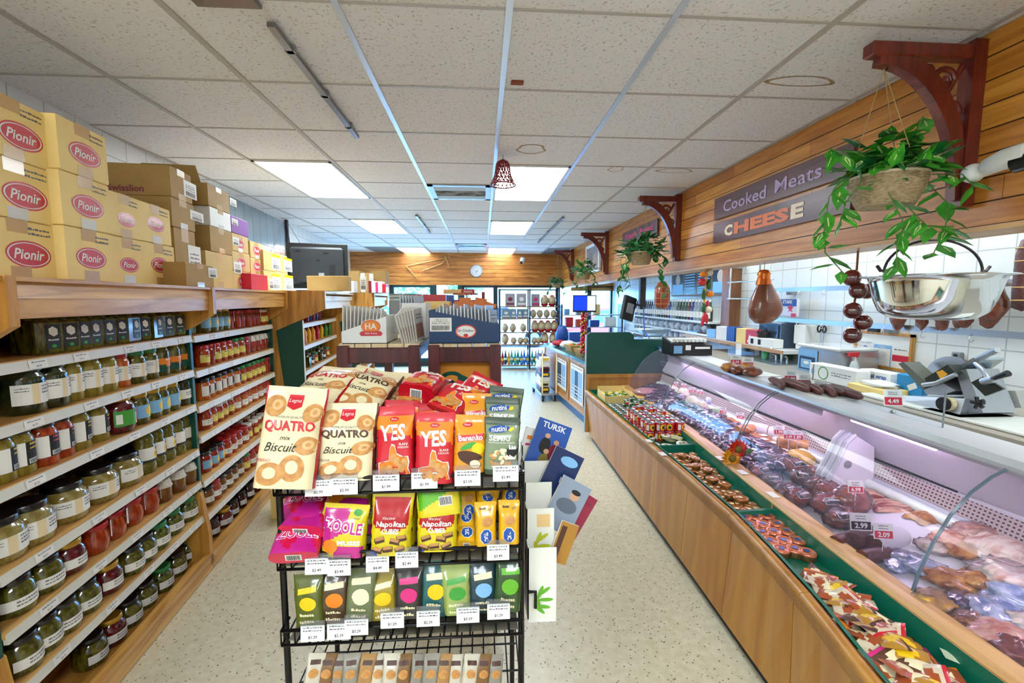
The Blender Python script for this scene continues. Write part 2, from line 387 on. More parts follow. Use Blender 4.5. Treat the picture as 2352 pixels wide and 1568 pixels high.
# soffit over the deli counter, boards with grooves
SB = 1.79
def plank_wall(name, f, u0, u1, z0, z1, nb, mats, seg=2.2, seed=3, th=.03):
    """f(u, z, off) -> point; boards run along u"""
    r = random.Random(seed); b = MB(); h = (z1 - z0) / nb
    for k in range(nb):
        u = u0 - r.random() * seg
        while u < u1:
            e = u + seg * r.uniform(.6, 1.3); a = max(u, u0); c = min(e, u1)
            if c > a + .01:
                za, zb = z0 + k * h + .003, z0 + (k + 1) * h - .003; g = .0012
                P = [f(a + g, za, 0), f(c - g, za, 0), f(c - g, za, -th), f(a + g, za, -th), f(a + g, zb, 0), f(c - g, zb, 0), f(c - g, zb, -th), f(a + g, zb, -th)]
                b.hexa(P, r.choice(mats))
            u = e
    P = [f(u0, z0, -.006), f(u1, z0, -.006), f(u1, z0, -th * 1.2), f(u0, z0, -th * 1.2), f(u0, z1, -.006), f(u1, z1, -.006), f(u1, z1, -th * 1.2), f(u0, z1, -th * 1.2)]
    b.hexa(P, BROWN)
    return b.obj(name, **S)
# points on the soffit face: u = y, off towards the shop
def sof(u, z, off=0): return V(xs(u) - off, u, z)
plank_wall('wall_soffit', sof, YR, yf(1.85) - .05, SB, ZC, 8, CEDAR)
b = MB()
b.hexa([(xs(YR), YR, SB - .02), (xs(YR) + .22, YR, SB - .02), (xs(10.2) + .22, yf(2) - .06, SB - .02), (xs(10.2), yf(1.85) - .06, SB - .02), (xs(YR), YR, SB), (xs(YR) + .22, YR, SB), (xs(10.2) + .22, yf(2) - .06, SB), (xs(10.2), yf(1.85) - .06, SB)], wood('soffit_edge', '#b98a50', '#d3a56a', 1))
b.obj('trim_3', **S)
b = MB(); b.hexa([(xs(YR) + .2, YR, SB), (xs(YR) + .24, YR, SB), (xs(10.2) + .24, 10.1, SB), (xs(10.2) + .2, 10.1, SB), (xs(YR) + .2, YR, ZC), (xs(YR) + .24, YR, ZC), (xs(10.2) + .24, 10.1, ZC), (xs(10.2) + .2, 10.1, ZC)], WHITE)
b.obj('trim_4', **S)
# front wall: boarded header over the shop windows
HB = at(1050, 655, y=yf(0)).z
def fro(u, z, off=0): return V(u, yf(u) - off, z)
plank_wall('wall_front', fro, -2.95, xs(10) + .02, HB, ZC, 8, CEDARX, 1.6, 5)
plank_wall('wall_front_kitchen', lambda u, z, off=0: V(u, yf(u) - off, z), xs(10) + .22, XK, HB - .12, ZC, 7, CEDARX, 1.2, 8)
FR = mat('window_frame_green', '#0d3b3c', .4, .2); FRD = mat('window_frame_dark', '#232a2e', .35, .4)
def window(k, x0, x1, z0=.12, z1=HB, frame=FRD):
    o = tag(bpy.data.objects.new('window_%d' % k, None), kind='structure'); COL.objects.link(o)
    b = MB()
    for a, c in ((x0, x0 + .05), (x1 - .05, x1)): b.hexa([(a, yf(a), z0), (c, yf(c), z0), (c, yf(c) + .1, z0), (a, yf(a) + .1, z0), (a, yf(a), z1), (c, yf(c), z1), (c, yf(c) + .1, z1), (a, yf(a) + .1, z1)], frame)
    for a, c in ((z0, z0 + .06), (z1 - .05, z1)): b.hexa([(x0, yf(x0), a), (x1, yf(x1), a), (x1, yf(x1) + .1, a), (x0, yf(x0) + .1, a), (x0, yf(x0), c), (x1, yf(x1), c), (x1, yf(x1) + .1, c), (x0, yf(x0) + .1, c)], frame)
    b.obj('window_frame', o)
    MB().hexa([(x0, yf(x0) + .05, z0), (x1, yf(x1) + .05, z0), (x1, yf(x1) + .056, z0), (x0, yf(x0) + .056, z0), (x0, yf(x0) + .05, z1), (x1, yf(x1) + .05, z1), (x1, yf(x1) + .056, z1), (x0, yf(x0) + .056, z1)], GLASS).obj('window_pane', o)
WX = [(-2.95, -2.0), (-2.0, -1.12), (-.45, .3), (.3, 1.75), (1.75, 2.5), (2.5, 3.06)]
for k, (a, c) in enumerate(WX): window(k + 1, a, c, frame=FR if k == 1 else FRD)
# glazed door with transom
o = tag(bpy.data.objects.new('door_1', None), kind='structure'); COL.objects.link(o)
b = MB(); x0, x1 = -1.12, -.45; dz = at(1050, 700, y=10.1).z
for a, c in ((x0, x0 + .1), (x1 - .1, x1)): b.hexa([(a, yf(a), 0), (c, yf(c), 0), (c, yf(c) + .09, 0), (a, yf(a) + .09, 0), (a, yf(a), HB), (c, yf(c), HB), (c, yf(c) + .09, HB), (a, yf(a) + .09, HB)], FR)
for a, c in ((0, .12), (dz - .05, dz + .03), (.95, 1.0)): b.hexa([(x0, yf(x0), a), (x1, yf(x1), a), (x1, yf(x1) + .09, a), (x0, yf(x0) + .09, a), (x0, yf(x0), c), (x1, yf(x1), c), (x1, yf(x1) + .09, c), (x0, yf(x0) + .09, c)], FR)
b.obj('door_frame', o)
MB().hexa([(x0, yf(x0) + .05, 0), (x1, yf(x1) + .05, 0), (x1, yf(x1) + .056, 0), (x0, yf(x0) + .056, 0), (x0, yf(x0) + .05, HB), (x1, yf(x1) + .05, HB), (x1, yf(x1) + .056, HB), (x0, yf(x0) + .056, HB)], GLASS).obj('door_glass', o)
MB().hexa([(-3.0, yf(-3), 0), (3.4, yf(3.4), 0), (3.4, yf(3.4) + .15, 0), (-3.0, yf(-3) + .15, 0), (-3.0, yf(-3), .12), (3.4, yf(3.4), .12), (3.4, yf(3.4) + .15, .12), (-3.0, yf(-3) + .15, .12)], FRD).obj('window_sill', **S)
# outside
MB().box(-30, 30, 10.5, 60, -.2, -.1, mat('asphalt', '#9a9fa3', .9, col2='#b0b4b7', scale=6)).obj('pavement', **S)
MB().box(-30, 30, 10.5, 13, -.1, -.03, mat('concrete_walk', '#c9ccce', .9)).obj('sidewalk', **S)
def ball(b, c, r, mt, seed, nu=18, nv=10, amp=.25):
    b.grid(lambda u, v: (lambda d: Vector(c) + d * r * (1 + amp * noise.noise(d * 2.2 + V(seed, 0, 0))))(V(math.cos(2 * PI * u) * math.sin(PI * v), math.sin(2 * PI * u) * math.sin(PI * v), -math.cos(PI * v))), nu, nv, mt)
def tree(x, y, h, r, label, seed):
    t = thing('street_tree', label, 'tree', (x, y, -.1), group='trees across the car park')
    MB().tube([(0, 0, 0), (.05, 0, h * .5), (0, .05, h * .75)], .12, mat('bark', '#6b5a48', .9), 8, .06).obj('trunk', t)
    rr = random.Random(seed); b = MB()
    for k in range(1500):
        d = V(rr.gauss(0, 1), rr.gauss(0, 1), rr.gauss(0, .8)).normalized() * r * rr.uniform(.45, 1) ** .6; c = V(0, 0, h) + d; a = V(rr.gauss(0, 1), rr.gauss(0, 1), rr.gauss(0, 1)).normalized(); e = a.orthogonal().normalized(); q = .13
        b.add([c - a * q, c + e * q * .6, c + a * q, c - e * q * .6], [(0, 1, 2, 3)], LEAFL if rr.random() < .3 else mat('far_leaf', '#5f8f68', .6))
    b.obj('foliage', t)
tree(-4.2, 21, 2.6, 1.9, 'leafy street tree outside the window left of the door', 1)
tree(-.9, 25, 3.3, 1.5, 'small street tree seen above the glass door', 2)
def car(x, y, rz, body, label):
    t = thing('parked_car', label, 'car', (x, y, -.1), (0, 0, rz)); m = mat(body[0], body[1], .25, coat=.6)
    out = [(-2.1, .25), (-2.15, .7), (-1.5, .88), (-1.0, 1.35), (.5, 1.4), (1.2, .95), (2.0, .8), (2.1, .3)]
    MB().prism(out, lambda x, z, o: V(x, o, z), -.85, .85, m).obj('body', t)
    MB().prism([(-1.3, .92), (-.95, 1.3), (.45, 1.34), (1.0, .95)], lambda x, z, o: V(x, o, z), -.86, .86, mat('car_glass', '#39424a', .1, coat=.5)).obj('windows', t)
    for sx in (-1.3, 1.35):
        for sy in (-.78, .78):
            w = MB(); w.cyl((sx, sy - .1, .32), (sx, sy + .1, .32), .32, BLACK, 18); w.cyl((sx, sy - .105, .32), (sx, sy + .105, .32), .18, STEEL, 12); w.obj('wheel', t)
car(4.35, 13.6, 0.05, ('red_car_paint', '#c4243a'), 'red car parked outside the shop window behind the monitors')
car(.35, 15.5, 0.03, ('silver_car_paint', '#cfd3d6'), 'silver car parked outside behind the bread rack')
car(-6.4, 16.5, 0.0, ('dark_car_paint', '#3a4652'), 'dark car parked outside beyond the left shop window')
# ceiling lamps
def troffer(i, j, label, n=2):
    x0, x1 = GX + T * i, GX + T * (i + 1); y0, y1 = GY + T * j, GY + T * (j + n)
    t = thing('ceiling_light', label, 'light', ((x0 + x1) / 2, (y0 + y1) / 2, ZC), group='recessed ceiling lights'); w, l = T / 2 - .016, T * n / 2 - .012
    b = MB()
    for a in ((-w, w, -l, -l + .02), (-w, w, l - .02, l), (-w, -w + .018, -l, l), (w - .018, w, -l, l)): b.box(a[0], a[1], a[2], a[3], -.012, 0, WHITE)
    b.obj('frame', t); MB().box(-w + .018, w - .018, -l + .02, l - .02, -.008, -.002, LAMPS[j]).obj('diffuser', t)
for i, side in ((-3, 'left'), (0, 'right')):
    for j, w in ((3, 'nearest and largest'), (7, 'middle'), (12, 'farthest')):
        troffer(i, j, 'bright recessed ceiling light, %s one of the %s row' % (w, side))
    troffer(i, -5, 'added unseen ceiling light behind the camera in the %s row' % side)  # unseen pair added behind the camera for fill light
for j, w in ((4, 'square grey ceiling vent with dark soot, left of the red bell'), (11, 'square grey ceiling vent near the boarded front wall')):
    t = thing('ceiling_vent', w, 'vent', (GX - T / 2, GY + T * (j + .5), ZC), group='ceiling vents'); b = MB(); q = T / 2 - .015
    VM = mat('vent_steel', '#a9b0b6', .35, .5); SOOT = mat('soot', '#4a4742', .8, col2='#8e9296', scale=9, ramp=(.4, .6))
    for a in ((-q, q, -q, -q + .05), (-q, q, q - .05, q), (-q, -q + .05, -q, q), (q - .05, q, -q, q)): b.box(*a, -.012, 0, VM)
    b.obj('frame', t); b = MB()
    for k in range(12):
        z = -q + .06 + k * (2 * q - .12) / 11; b.hexa([(-q + .05, z - .018, -.004), (q - .05, z - .018, -.004), (q - .05, z + .012, -.012), (-q + .05, z + .012, -.012), (-q + .05, z - .016, -.002), (q - .05, z - .016, -.002), (q - .05, z + .014, -.01), (-q + .05, z + .014, -.01)], SOOT if 3 < k < 9 else VM)
    b.obj('slat', t)
for (ax, ay), (bx_, by), lab in (((622, 62), (820, 318), 'long grey metal strip fixed under the ceiling above the cartons'), ((956, 497), (987, 537), 'short metal strip under the ceiling between the two light rows'), ((1294, 501), (1236, 558), 'thin metal strip under the ceiling near the wooden brackets')):
    a, c = at(ax, ay, z=ZC - .03), at(bx_, by, z=ZC - .03); t = thing('ceiling_strip', lab, 'metal strip', a, group='metal strips under the ceiling'); d = c - a
    u = d.normalized(); s_ = V(u.y, -u.x, 0); b = MB(); P = [s_ * -.02, s_ * .02]
    b.hexa([-s_ * .014, s_ * .014, d + s_ * .014, d - s_ * .014, -s_ * .014 + V(0, 0, .018), s_ * .014 + V(0, 0, .018), d + s_ * .014 + V(0, 0, .018), d - s_ * .014 + V(0, 0, .018)], mat('strip_metal', '#7d7b78', .3, .7)); b.obj('rail', t)
    for k in (.15, .5, .85): q = d * k; MB().box(q.x - .02, q.x + .02, q.y - .012, q.y + .012, .0, .03, GREY).obj('clip', t)
a = at(440, 4, z=ZC - .02); MB().box(0, .22, -.03, .03, 0, .02, mat('strip_metal', '', .3), .004).obj('ceiling_bracket', label='dark metal bracket on the ceiling at the top edge of the photo', cat='bracket', loc=a)
# red bell
p = at(1155, 425, y=3.3); t = thing('red_bell', 'red lattice bell hanging from the ceiling beside a light panel', 'bell', p)
BELL = mat('red_lattice', '#8e1a26', .4, coat=.2); prof = [(.006, .178), (.03, .172), (.046, .15), (.052, .115), (.058, .07), (.075, .03), (.092, 0)]
b = MB(); n_ = 16
def belr(k):
    z = .178 - k * .178
    for (r0, z0), (r1, z1) in zip(prof, prof[1:]):
        if z0 >= z >= z1: return r0 + (r1 - r0) * (z0 - z) / (z0 - z1), z
    return prof[-1]
for s_ in (-1, 1):
    for i in range(n_):
        pts = []
        for k in range(11): r, z = belr(k / 10); a = 2 * PI * i / n_ + s_ * k * .13; pts.append((r * math.cos(a), r * math.sin(a), z))
        b.tube(pts, .0032, BELL, 5)
for k in (.15, .3, .45, .6, .75, .9, 1): r, z = belr(k); b.tube([(r * math.cos(2 * PI * i / 24), r * math.sin(2 * PI * i / 24), z) for i in range(24)], .003 if k < 1 else .005, BELL, 5, close=True)
b.obj('lattice', t); MB().tube([(0, 0, .175), (0, 0, ZC - p.z)], .0015, BROWN, 5).obj('cord', t)
# clock, camera, tools on the boarded header
p = fro(at(1094, 622, y=10.1).x, at(1094, 622, y=10.1).z, .0)
t = thing('wall_clock', 'round white wall clock on the boarded wall above the windows', 'clock', p)
b = MB(); f = lambda x, z, off=0: V(x, -off, z); b.disc(f, 0, 0, .128, .128, mat('clock_face', '#c4c8ca', .5), .02, 32, 1)
for k in range(12): a = PI / 6 * k; b.text(str(k or 12), f, .1 * math.sin(a), .1 * math.cos(a), INK, h=.022, off=.021)
b.obj('face', t); b = MB(); b.tube([V(.13 * math.cos(q * PI / 18), -.012, .13 * math.sin(q * PI / 18)) for q in range(36)], .011, GREY, 8, close=True); b.box(-.1, .1, -.015, 0, -.1, .1, GREY); b.obj('rim', t)
for L, a, w in ((.06, math.radians(105), .006), (.09, math.radians(180), .004)): MB().add([V(-w * math.cos(a), -.024, w * math.sin(a)), V(L * math.sin(a), -.024, L * math.cos(a)), V(w * math.cos(a), -.024, -w * math.sin(a))], [(0, 1, 2)], INK).obj('hand', t)
p = at(1199, 600, y=10.15); p = fro(p.x, p.z); t = thing('security_camera', 'small white security camera on the boarded front wall', 'camera', p)
b = MB(); b.cyl((0, 0, .05), (0, -.03, .05), .045, WHITE, 14); b.obj('mount', t); b = MB(); b.tube([(0, -.03, .05), (.05, -.07, .08), (0, -.1, .03)], .012, GREY, 7); b.obj('arm', t)
b = MB(); b.cyl((.03, -.08, .04), (-.03, -.22, -.04), .042, WHITE, 14); b.cyl((-.028, -.215, -.037), (-.035, -.235, -.048), .034, BLACK, 14); b.obj('body', t)
for pts, lab in ((((1034, 591), (934, 612), (958, 638)), 'V-shaped pair of thin wooden sticks on the boarded front wall'), (((973, 622), (1015, 606), (1026, 595), (1023, 588), (1033, 616)), 'old wooden-handled hand tool hung on the boarded front wall')):
    q = [fro(at(x, y, y=10.1).x, at(x, y, y=10.1).z, .03) for x, y in pts]; o = q[1]
    t = thing('wooden_tool', lab, 'tool', o); STK = wood('tool_wood', '#a87838', '#cf9d58', 0)
    for a, c in zip(q, q[1:]): MB().cyl(a - o, c - o, .014, STK, 8).obj('handle', t)
# cables from the ceiling beside the television
b = MB(); pts = [at(657, 505, y=6.1), at(668, 575, y=5.9), at(676, 605, y=5.6), at(702, 655, y=5.0)]; b.tube(pts, .006, BLACK, 6); b.obj('hanging_cable', label='black power cord hanging from the ceiling down to the television', cat='cable')
b = MB(); pts = [at(664, 515, y=6.1), at(690, 560, y=5.7), at(708, 605, y=5.0), at(700, 630, y=4.9), at(703, 655, y=4.8)]; b.tube(pts, .006, WHITE, 6); b.obj('hanging_cable', label='white cord hanging across the back of the television', cat='cable')

# unseen lamps added to brighten the work area behind the soffit
for y, lab in ((1.4, 'added fill lamp over the work counter, nearest'), (3.3, 'added fill lamp over the work counter, middle'), (5.4, 'added fill lamp over the work counter, farthest')):
    t = thing('kitchen_fill_lamp', lab, 'light', (2.62, y, ZC - .005), group='added kitchen fill lamps'); MB().box(-.16, .16, -.6, .6, -.03, 0, WHITE).obj('frame', t); MB().box(-.14, .14, -.58, .58, -.036, -.031, LAMPFILL).obj('diffuser', t)
# ---------------------------------------------------------------- left shelving run (local x along the run, -y towards the aisle)
LA = math.radians(6.4); LROT = PI / 2 + LA
LB = V(-1.44, 1.71, 0); LU = V(-math.sin(LA), math.cos(LA), 0); LN = V(math.cos(LA), math.sin(LA), 0)
def LF(d, off, z): return LB + LU * d + LN * off + V(0, 0, z)
def solve_d(px, off, z):
    lo, hi = -1.2, 6.0
    for _ in range(40):
        m = (lo + hi) / 2
        if pj(LF(m, off, z))[0] < px: lo = m
        else: hi = m
    return lo
Z1 = [1.314, 1.13, .945, .70, .52, .325]; Z2 = [1.307, 1.116, .923, .755, .505, .305]
def bay(name, label, d0, d1, zs, first, depth=.46):
    t = thing(name, label, 'shelving unit', LF(d0, 0, 0), (0, 0, LROT)); W = d1 - d0
    MB().box(0, W, depth, depth + .03, .03, 1.5, DARK).obj('back_panel', t)
    for x in ((0, W) if first else (W,)):
        b = MB(); b.box(x - .011, x + .011, .02, depth, .42, 1.5, GREEN); b.obj('upright', t)
        f = lambda a, z, o, x=x: V(x + o, a, z)
        MB().prism([(-.012, .03), (-.012, .22), (.018, .45), (.12, .55), (.2, .55), (.2, .03)], f, -.017, .017, OAKV).obj('foot_panel', t)
        b = MB(); b.prism([(-.105, 1.425), (-.105, 1.566), (.1, 1.566), (.1, 1.31), (.02, 1.345)], f, -.016, .016, OAKV); b.obj('canopy_bracket', t)
    b = MB(); x0, x1 = .016, W - .016
    b.box(x0, x1, -.085, -.05, 1.445, 1.503, OAKE); b.hexa([(x0, -.09, 1.503), (x1, -.09, 1.503), (x1, .0, 1.503), (x0, .0, 1.503), (x0, -.078, 1.552), (x1, -.078, 1.552), (x1, 0, 1.552), (x0, 0, 1.552)], OAK)
    b.box(x0, x1, -.1, depth, 1.552, 1.564, OAKE); b.box(x0, x1, -.05, depth, 1.45, 1.46, OAK)
    b.obj('canopy', t)
    for k, z in enumerate(zs):
        sh = MB().box(.012, W - .012, .012, depth, z - .018, z, OAKE).obj('shelf', t)
        b = MB(); b.hexa([(.014, .006, z - .036), (W - .014, .006, z - .036), (W - .014, .02, z - .036), (.014, .02, z - .036), (.014, .011, z - .004), (W - .014, .011, z - .004), (W - .014, .02, z - .004), (.014, .02, z - .004)], STRIP)
        f = plane((0, .0052, z - .034), (1, 0, 0), (0, .15, 1)); r = random.Random(k * 7 + first)
        for q in range(5):
            x = W * (.1 + q * .19 + r.uniform(0, .06)); b.patch(f, x, x + .07, .002, .028, PAPER, .0008); b.scribble(f, x + .035, .02, .05, INK2, 1, .004, .0014, k * 9 + q); b.text('$%d.%02d' % (r.randint(2, 9), r.choice((49, 99, 29, 79))), f, x + .035, .008, INK, h=.007, off=.0014)
        b.obj('label_rail', sh)
    b = MB(); b.box(0, W, -.012, .02, .005, .1, OAKE); b.box(0, W, .02, depth, .03, .06, OAK); b.box(0, W, .0, .02, 0, .02, BLACK); b.box(0, W, -.016, .024, .092, .104, OAK); b.obj('base_tray', t)
    return t
D0, D1, D2, D3 = -1.6, -.41, .745, 1.955
bay('shelving_bay', 'oak and green shelving bay at the left edge nearest the camera', D0, D1, Z1, 1)
bay('shelving_bay', 'oak and green shelving bay with pickle jars under the oval-logo cartons', D1, D2, Z1, 0)
bay('shelving_bay', 'second oak and green shelving bay, with red and orange jars', D2, D3, Z2, 0)
# deeper units beyond, their green ends and oak canopies stepping into the shop
def deep(label, d0, d1, off, zs):
    t = thing('shelving_bay', label, 'shelving unit', LF(d0, off, 0), (0, 0, LROT)); W = d1 - d0; dp = off + .46
    f = lambda a, z, o: V(o, a, z)
    MB().prism([(0, .05), (0, 1.33), (dp, 1.33), (dp, .05)], f, 0, .02, GREEN).obj('end_panel', t)
    MB().prism([(-.185, 1.425), (-.185, 1.572), (dp, 1.572), (dp, 1.18), (.2, 1.25), (0, 1.338)], f, -.012, .022, OAKV).obj('canopy_end', t)
    MB().prism([(.09, .03), (.2, 1.25), (dp, 1.3), (dp, .03)], f, -.012, -.001, OAKV).obj('oak_panel', t)
    MB().box(-.002, .022, -.005, .0, .05, 1.33, STRIP).obj('edge_trim', t)
    b = MB(); b.prism([(-.185, 1.425), (-.185, 1.572), (dp, 1.572), (dp, 1.2), (.05, 1.3)], f, W - .03, W, OAKV)
    b.box(.02, W - .03, -.15, -.12, 1.42, 1.49, WHITE); b.box(.02, W - .03, -.17, -.14, 1.49, 1.53, WHITE); b.box(.02, W - .03, -.185, dp, 1.55, 1.566, WHITE); b.obj('canopy', t)
    MB().prism([(.03, .05), (.03, 1.33), (dp, 1.33), (dp, .05)], f, W - .02, W, OAKV).obj('far_panel', t)
    MB().box(.02, W, dp, dp + .02, .05, 1.5, OAK).obj('back_panel', t)
    for z in zs:
        sh = MB().box(.02, W - .02, .02, dp, z - .018, z, OAKE).obj('shelf', t)
        MB().box(.022, W - .022, .008, .02, z - .036, z - .004, STRIP).obj('label_rail', sh)
    MB().box(0, W, 0, .03, 0, .1, OAK).obj('base_tray', t)
UO = .2
deep('shelving unit with a wide oak canopy end and dark green side', 1.99, 3.35, UO, [1.3, 1.115, .9, .68, .45, .25])
deep('farthest shelving unit with green end panel behind the white envelope box', 3.37, 4.9, .42, [1.27, 1.08, .87, .65, .42, .22])
# ---------------------------------------------------------------- jars
def cont(name, c1, c2, sc_=60, st=(1, 1, .35), ramp=(.4, .6)): return mat('jar_' + name, c1, .12, coat=.6, col2=c2, scale=sc_, stretch=st, ramp=ramp)
OLIVE = cont('pickles', '#35350c', '#635f17', 55); YELP = cont('yellow_pickles', '#766314', '#90802b', 50, (1, 1, .3)); DGREEN = cont('dark_pickles', '#141e0c', '#293312', 40)
AJVAR = cont('pepper_relish', '#8c2408', '#b84414', 70); TOM = cont('tomato', '#7c140c', '#a82a14', 60); BEET = cont('beet', '#420811', '#630f1b', 40); PLUM = cont('plum_jam', '#1f070c', '#3d0e17', 50)
HONEY = cont('honey', '#63350b', '#7e4c14', 30); SAUERK = cont('pale_cabbage', '#7e6a2b', '#9a8d56', 45, (1, 1, .6)); OIL = cont('sunflower_oil', '#4c480b', '#766e1e', 25, ramp=(.3, .7)); OLV = cont('green_olives', '#2b350b', '#5a5f1c', 70, (1, 1, 1)); PEACH = cont('orange_relish', '#a8480e', '#c86a1c', 60)
BLKLID = mat('black_lid', '#0d0d0f', .3, coat=.4); REDLID = mat('red_lid', '#b0141c', .3, coat=.4); GRNLID = mat('green_lid', '#0f7a3c', .35, coat=.3); GOLDLID = mat('gold_lid', '#c49a3c', .3, .6); WHTLID = mat('white_lid', '#e4e2dc', .4); CLOTH = mat('checked_cloth', '#dcd8cc', .8, col2='#c4bfb0', scale=120); NAVYL = mat('charcoal_label', '#23262c', .5)
def jar(word, r, h, body, lid, style, shape='jar', lidw='lid'):
    """one jar standing at the origin, its writing towards -y"""
    o = thing('jar' if shape != 'bottle' else 'oil_bottle', word, 'jar' if shape != 'bottle' else 'bottle')
    b = MB(); ht = h * .86
    if shape == 'bottle':
        b.lathe([(r * .9, 0), (r, .008), (r, h * .18), (r * .94, h * .2), (r, h * .22), (r, h * .56), (r * .86, h * .6), (r * .92, h * .66), (r * .9, h * .74), (r * .55, h * .86), (r * .3, h * .92), (r * .3, h * .95)], body, 18); lr = r * .36; ht = h * .93
    elif shape == 'squat':
        b.lathe([(r * .8, 0), (r * .95, h * .06), (r, h * .22), (r, h * .6), (r * .92, h * .74), (r * .72, h * .84), (r * .7, ht)], body, 22); lr = r * .78
    elif shape == 'clip':
        b.lathe([(r * .7, 0), (r * .9, h * .1), (r, h * .4), (r * .97, h * .62), (r * .82, h * .8), (r * .86, ht)], body, 18); lr = r * .9
    elif shape == 'square':
        b.box(-r, r, -r, r, 0, h * .74, body, .008); b.lathe([(r * .8, h * .74), (r * .7, h * .8), (r * .6, ht)], body, 14); lr = r * .66
    else:
        b.lathe([(r * .88, 0), (r, h * .05), (r, h * .68), (r * .93, h * .76), (r * .8, h * .83), (r * .8, ht)], body, 18); lr = r * .86
    b.obj('body', o)
    l = MB()
    if shape == 'cloth': l.lathe([(lr * 1.25, ht - .022), (lr * 1.12, ht - .01), (lr * 1.02, ht + .006), (lr * .9, h)], lid, 18)
    else: l.lathe([(lr, ht - .004), (lr * 1.03, ht), (lr * 1.03, h - .003), (lr * .96, h)], lid, 18)
    l.obj(lidw, o)
    R = r * 1.012
    def cyl(x, z, off=0): a = -PI / 2 + x / R; return V(math.cos(a) * (R + off), math.sin(a) * (R + off), z)
    if shape == 'square': cyl = plane((0, -r - .001, 0), (1, 0, 0), (0, 0, 1))
    g = MB(); w = R * 1.15 if shape != 'square' else r * .85; z0, z1 = h * .2, h * .6
    if style == 'white': g.patch(cyl, -w, w, z0, z1, PAPER, 0, 10); g.patch(cyl, -w * .25, w * .05, z0, z1, mat('beige_band', '#e4cfa8', .6), .0006, 2); g.scribble(cyl, w * .5, z1 - .012, w * .7, INK2, 3, .005, .0008, 3); g.scribble(cyl, -w * .6, z1 - .014, w * .5, INK2, 2, .004, .0008, 4)
    elif style == 'plain': g.patch(cyl, -w, w, h * .22, h * .5, PAPER, 0, 10); g.scribble(cyl, 0, h * .4, w * .9, INK2, 2, .005, .0008, 6)
    elif style == 'dark': g.patch(cyl, -r * .25, r * .85, h * .12, h * .66, NAVYL, 0, 3); g.disc(cyl, r * .3, h * .5, r * .36, r * .42, PAPER, .0007, 6, 1, .5); g.scribble(cyl, r * .3, h * .3, r * .8, PAPER, 1, .006, .0007, 8); g.disc(cyl, r * .3, h * .18, .008, .006, GRN, .0007, 10, 1)
    elif style == 'split': g.patch(cyl, -w, -w * .15, z0, z1 + h * .06, PAPER, 0, 5); g.patch(cyl, -w * .15, w, z0, z1 + h * .06, INK, 0, 6); g.patch(cyl, -w * .05, w * .8, z0 + .004, z0 + h * .12, PAPER, .0007, 4); g.barcode(cyl, 0, w * .7, z0 + .006, z0 + h * .11, INK, .0012); g.scribble(cyl, w * .4, z1, w * .7, YEL if body is YELP else RED, 2, .006, .0008, 5)
    elif style == 'yellow': g.patch(cyl, -w, w, z0, z1 - h * .04, mat('yellow_label', '#e2d06a', .5), 0, 10); g.scribble(cyl, w * .1, z1 - h * .12, w, BROWN, 1, .005, .0008, 2); g.disc(cyl, w * .5, z0 + h * .09, r * .3, h * .06, TOM, .0008, 12, 1)
    elif style == 'blue': g.patch(cyl, -w, w * .1, z0, z1, SKYB, 0, 6); g.patch(cyl, w * .1, w, z0, z1, mat('lime_label', '#c4c832', .5), 0, 5); g.disc(cyl, w * .2, (z0 + z1) / 2, r * .4, h * .14, YEL, .0007, 14, 2); g.patch(cyl, w * .5, w * .85, z1, z1 + h * .22, PAPER, .0004, 2)
    elif style == 'orange': g.patch(cyl, -w, w, h * .28, h * .52, ORANGE, 0, 10); g.patch(cyl, -w, -w * .2, h * .12, h * .34, GREEN, .0005, 4); g.scribble(cyl, w * .2, h * .46, w * .8, PAPER, 1, .008, .0008, 2)
    elif style == 'green': g.patch(cyl, -w, w * .2, z0, z1, GRN, 0, 6); g.patch(cyl, w * .2, w, z0, z1, CREAM, 0, 4); g.patch(cyl, -w * .9, -w * .6, z0 + .01, z0 + .05, PAPER, .0006, 2); g.disc(cyl, w * .55, z0 + h * .12, r * .32, h * .08, PINK, .0006, 12, 1); g.disc(cyl, w * .5, z1 - h * .06, r * .4, h * .06, RED, .0006, 12, 1)
    elif style == 'oil': g.patch(cyl, -w, w, h * .24, h * .54, PAPER, 0, 10); g.disc(cyl, w * .5, h * .38, r * .5, h * .1, YEL, .0006, 14, 2); g.disc(cyl, w * .5, h * .38, r * .22, h * .05, BROWN, .0009, 12, 1); g.patch(cyl, w * .25, w * .95, h * .47, h * .53, mat('plum_label', '#3a1c5c', .5), .0006, 3); g.patch(cyl, w * .32, w * .88, h * .482, h * .518, TAGRED, .0009, 3); g.patch(cyl, -w, w, h * .24, h * .29, NAVYL, .0005, 8)
    elif style == 'seal': g.patch(cyl, r * .25, r * .75, h * .45, h * 1.0, PAPER, .004, 2); g.disc(cyl, r * .5, h * .5, r * .3, h * .1, PAPER, .0045, 8, 1)
    elif style == 'heart': g.patch(cyl, -w, w, z0, z1 - h * .06, PAPER, 0, 10); g.disc(cyl, w * .35, h * .36, r * .35, h * .08, RED, .0007, 10, 1); g.scribble(cyl, -w * .4, h * .4, w * .6, INK2, 1, .004, .0008, 2)
    g.obj('label', o)
    return Many(o)
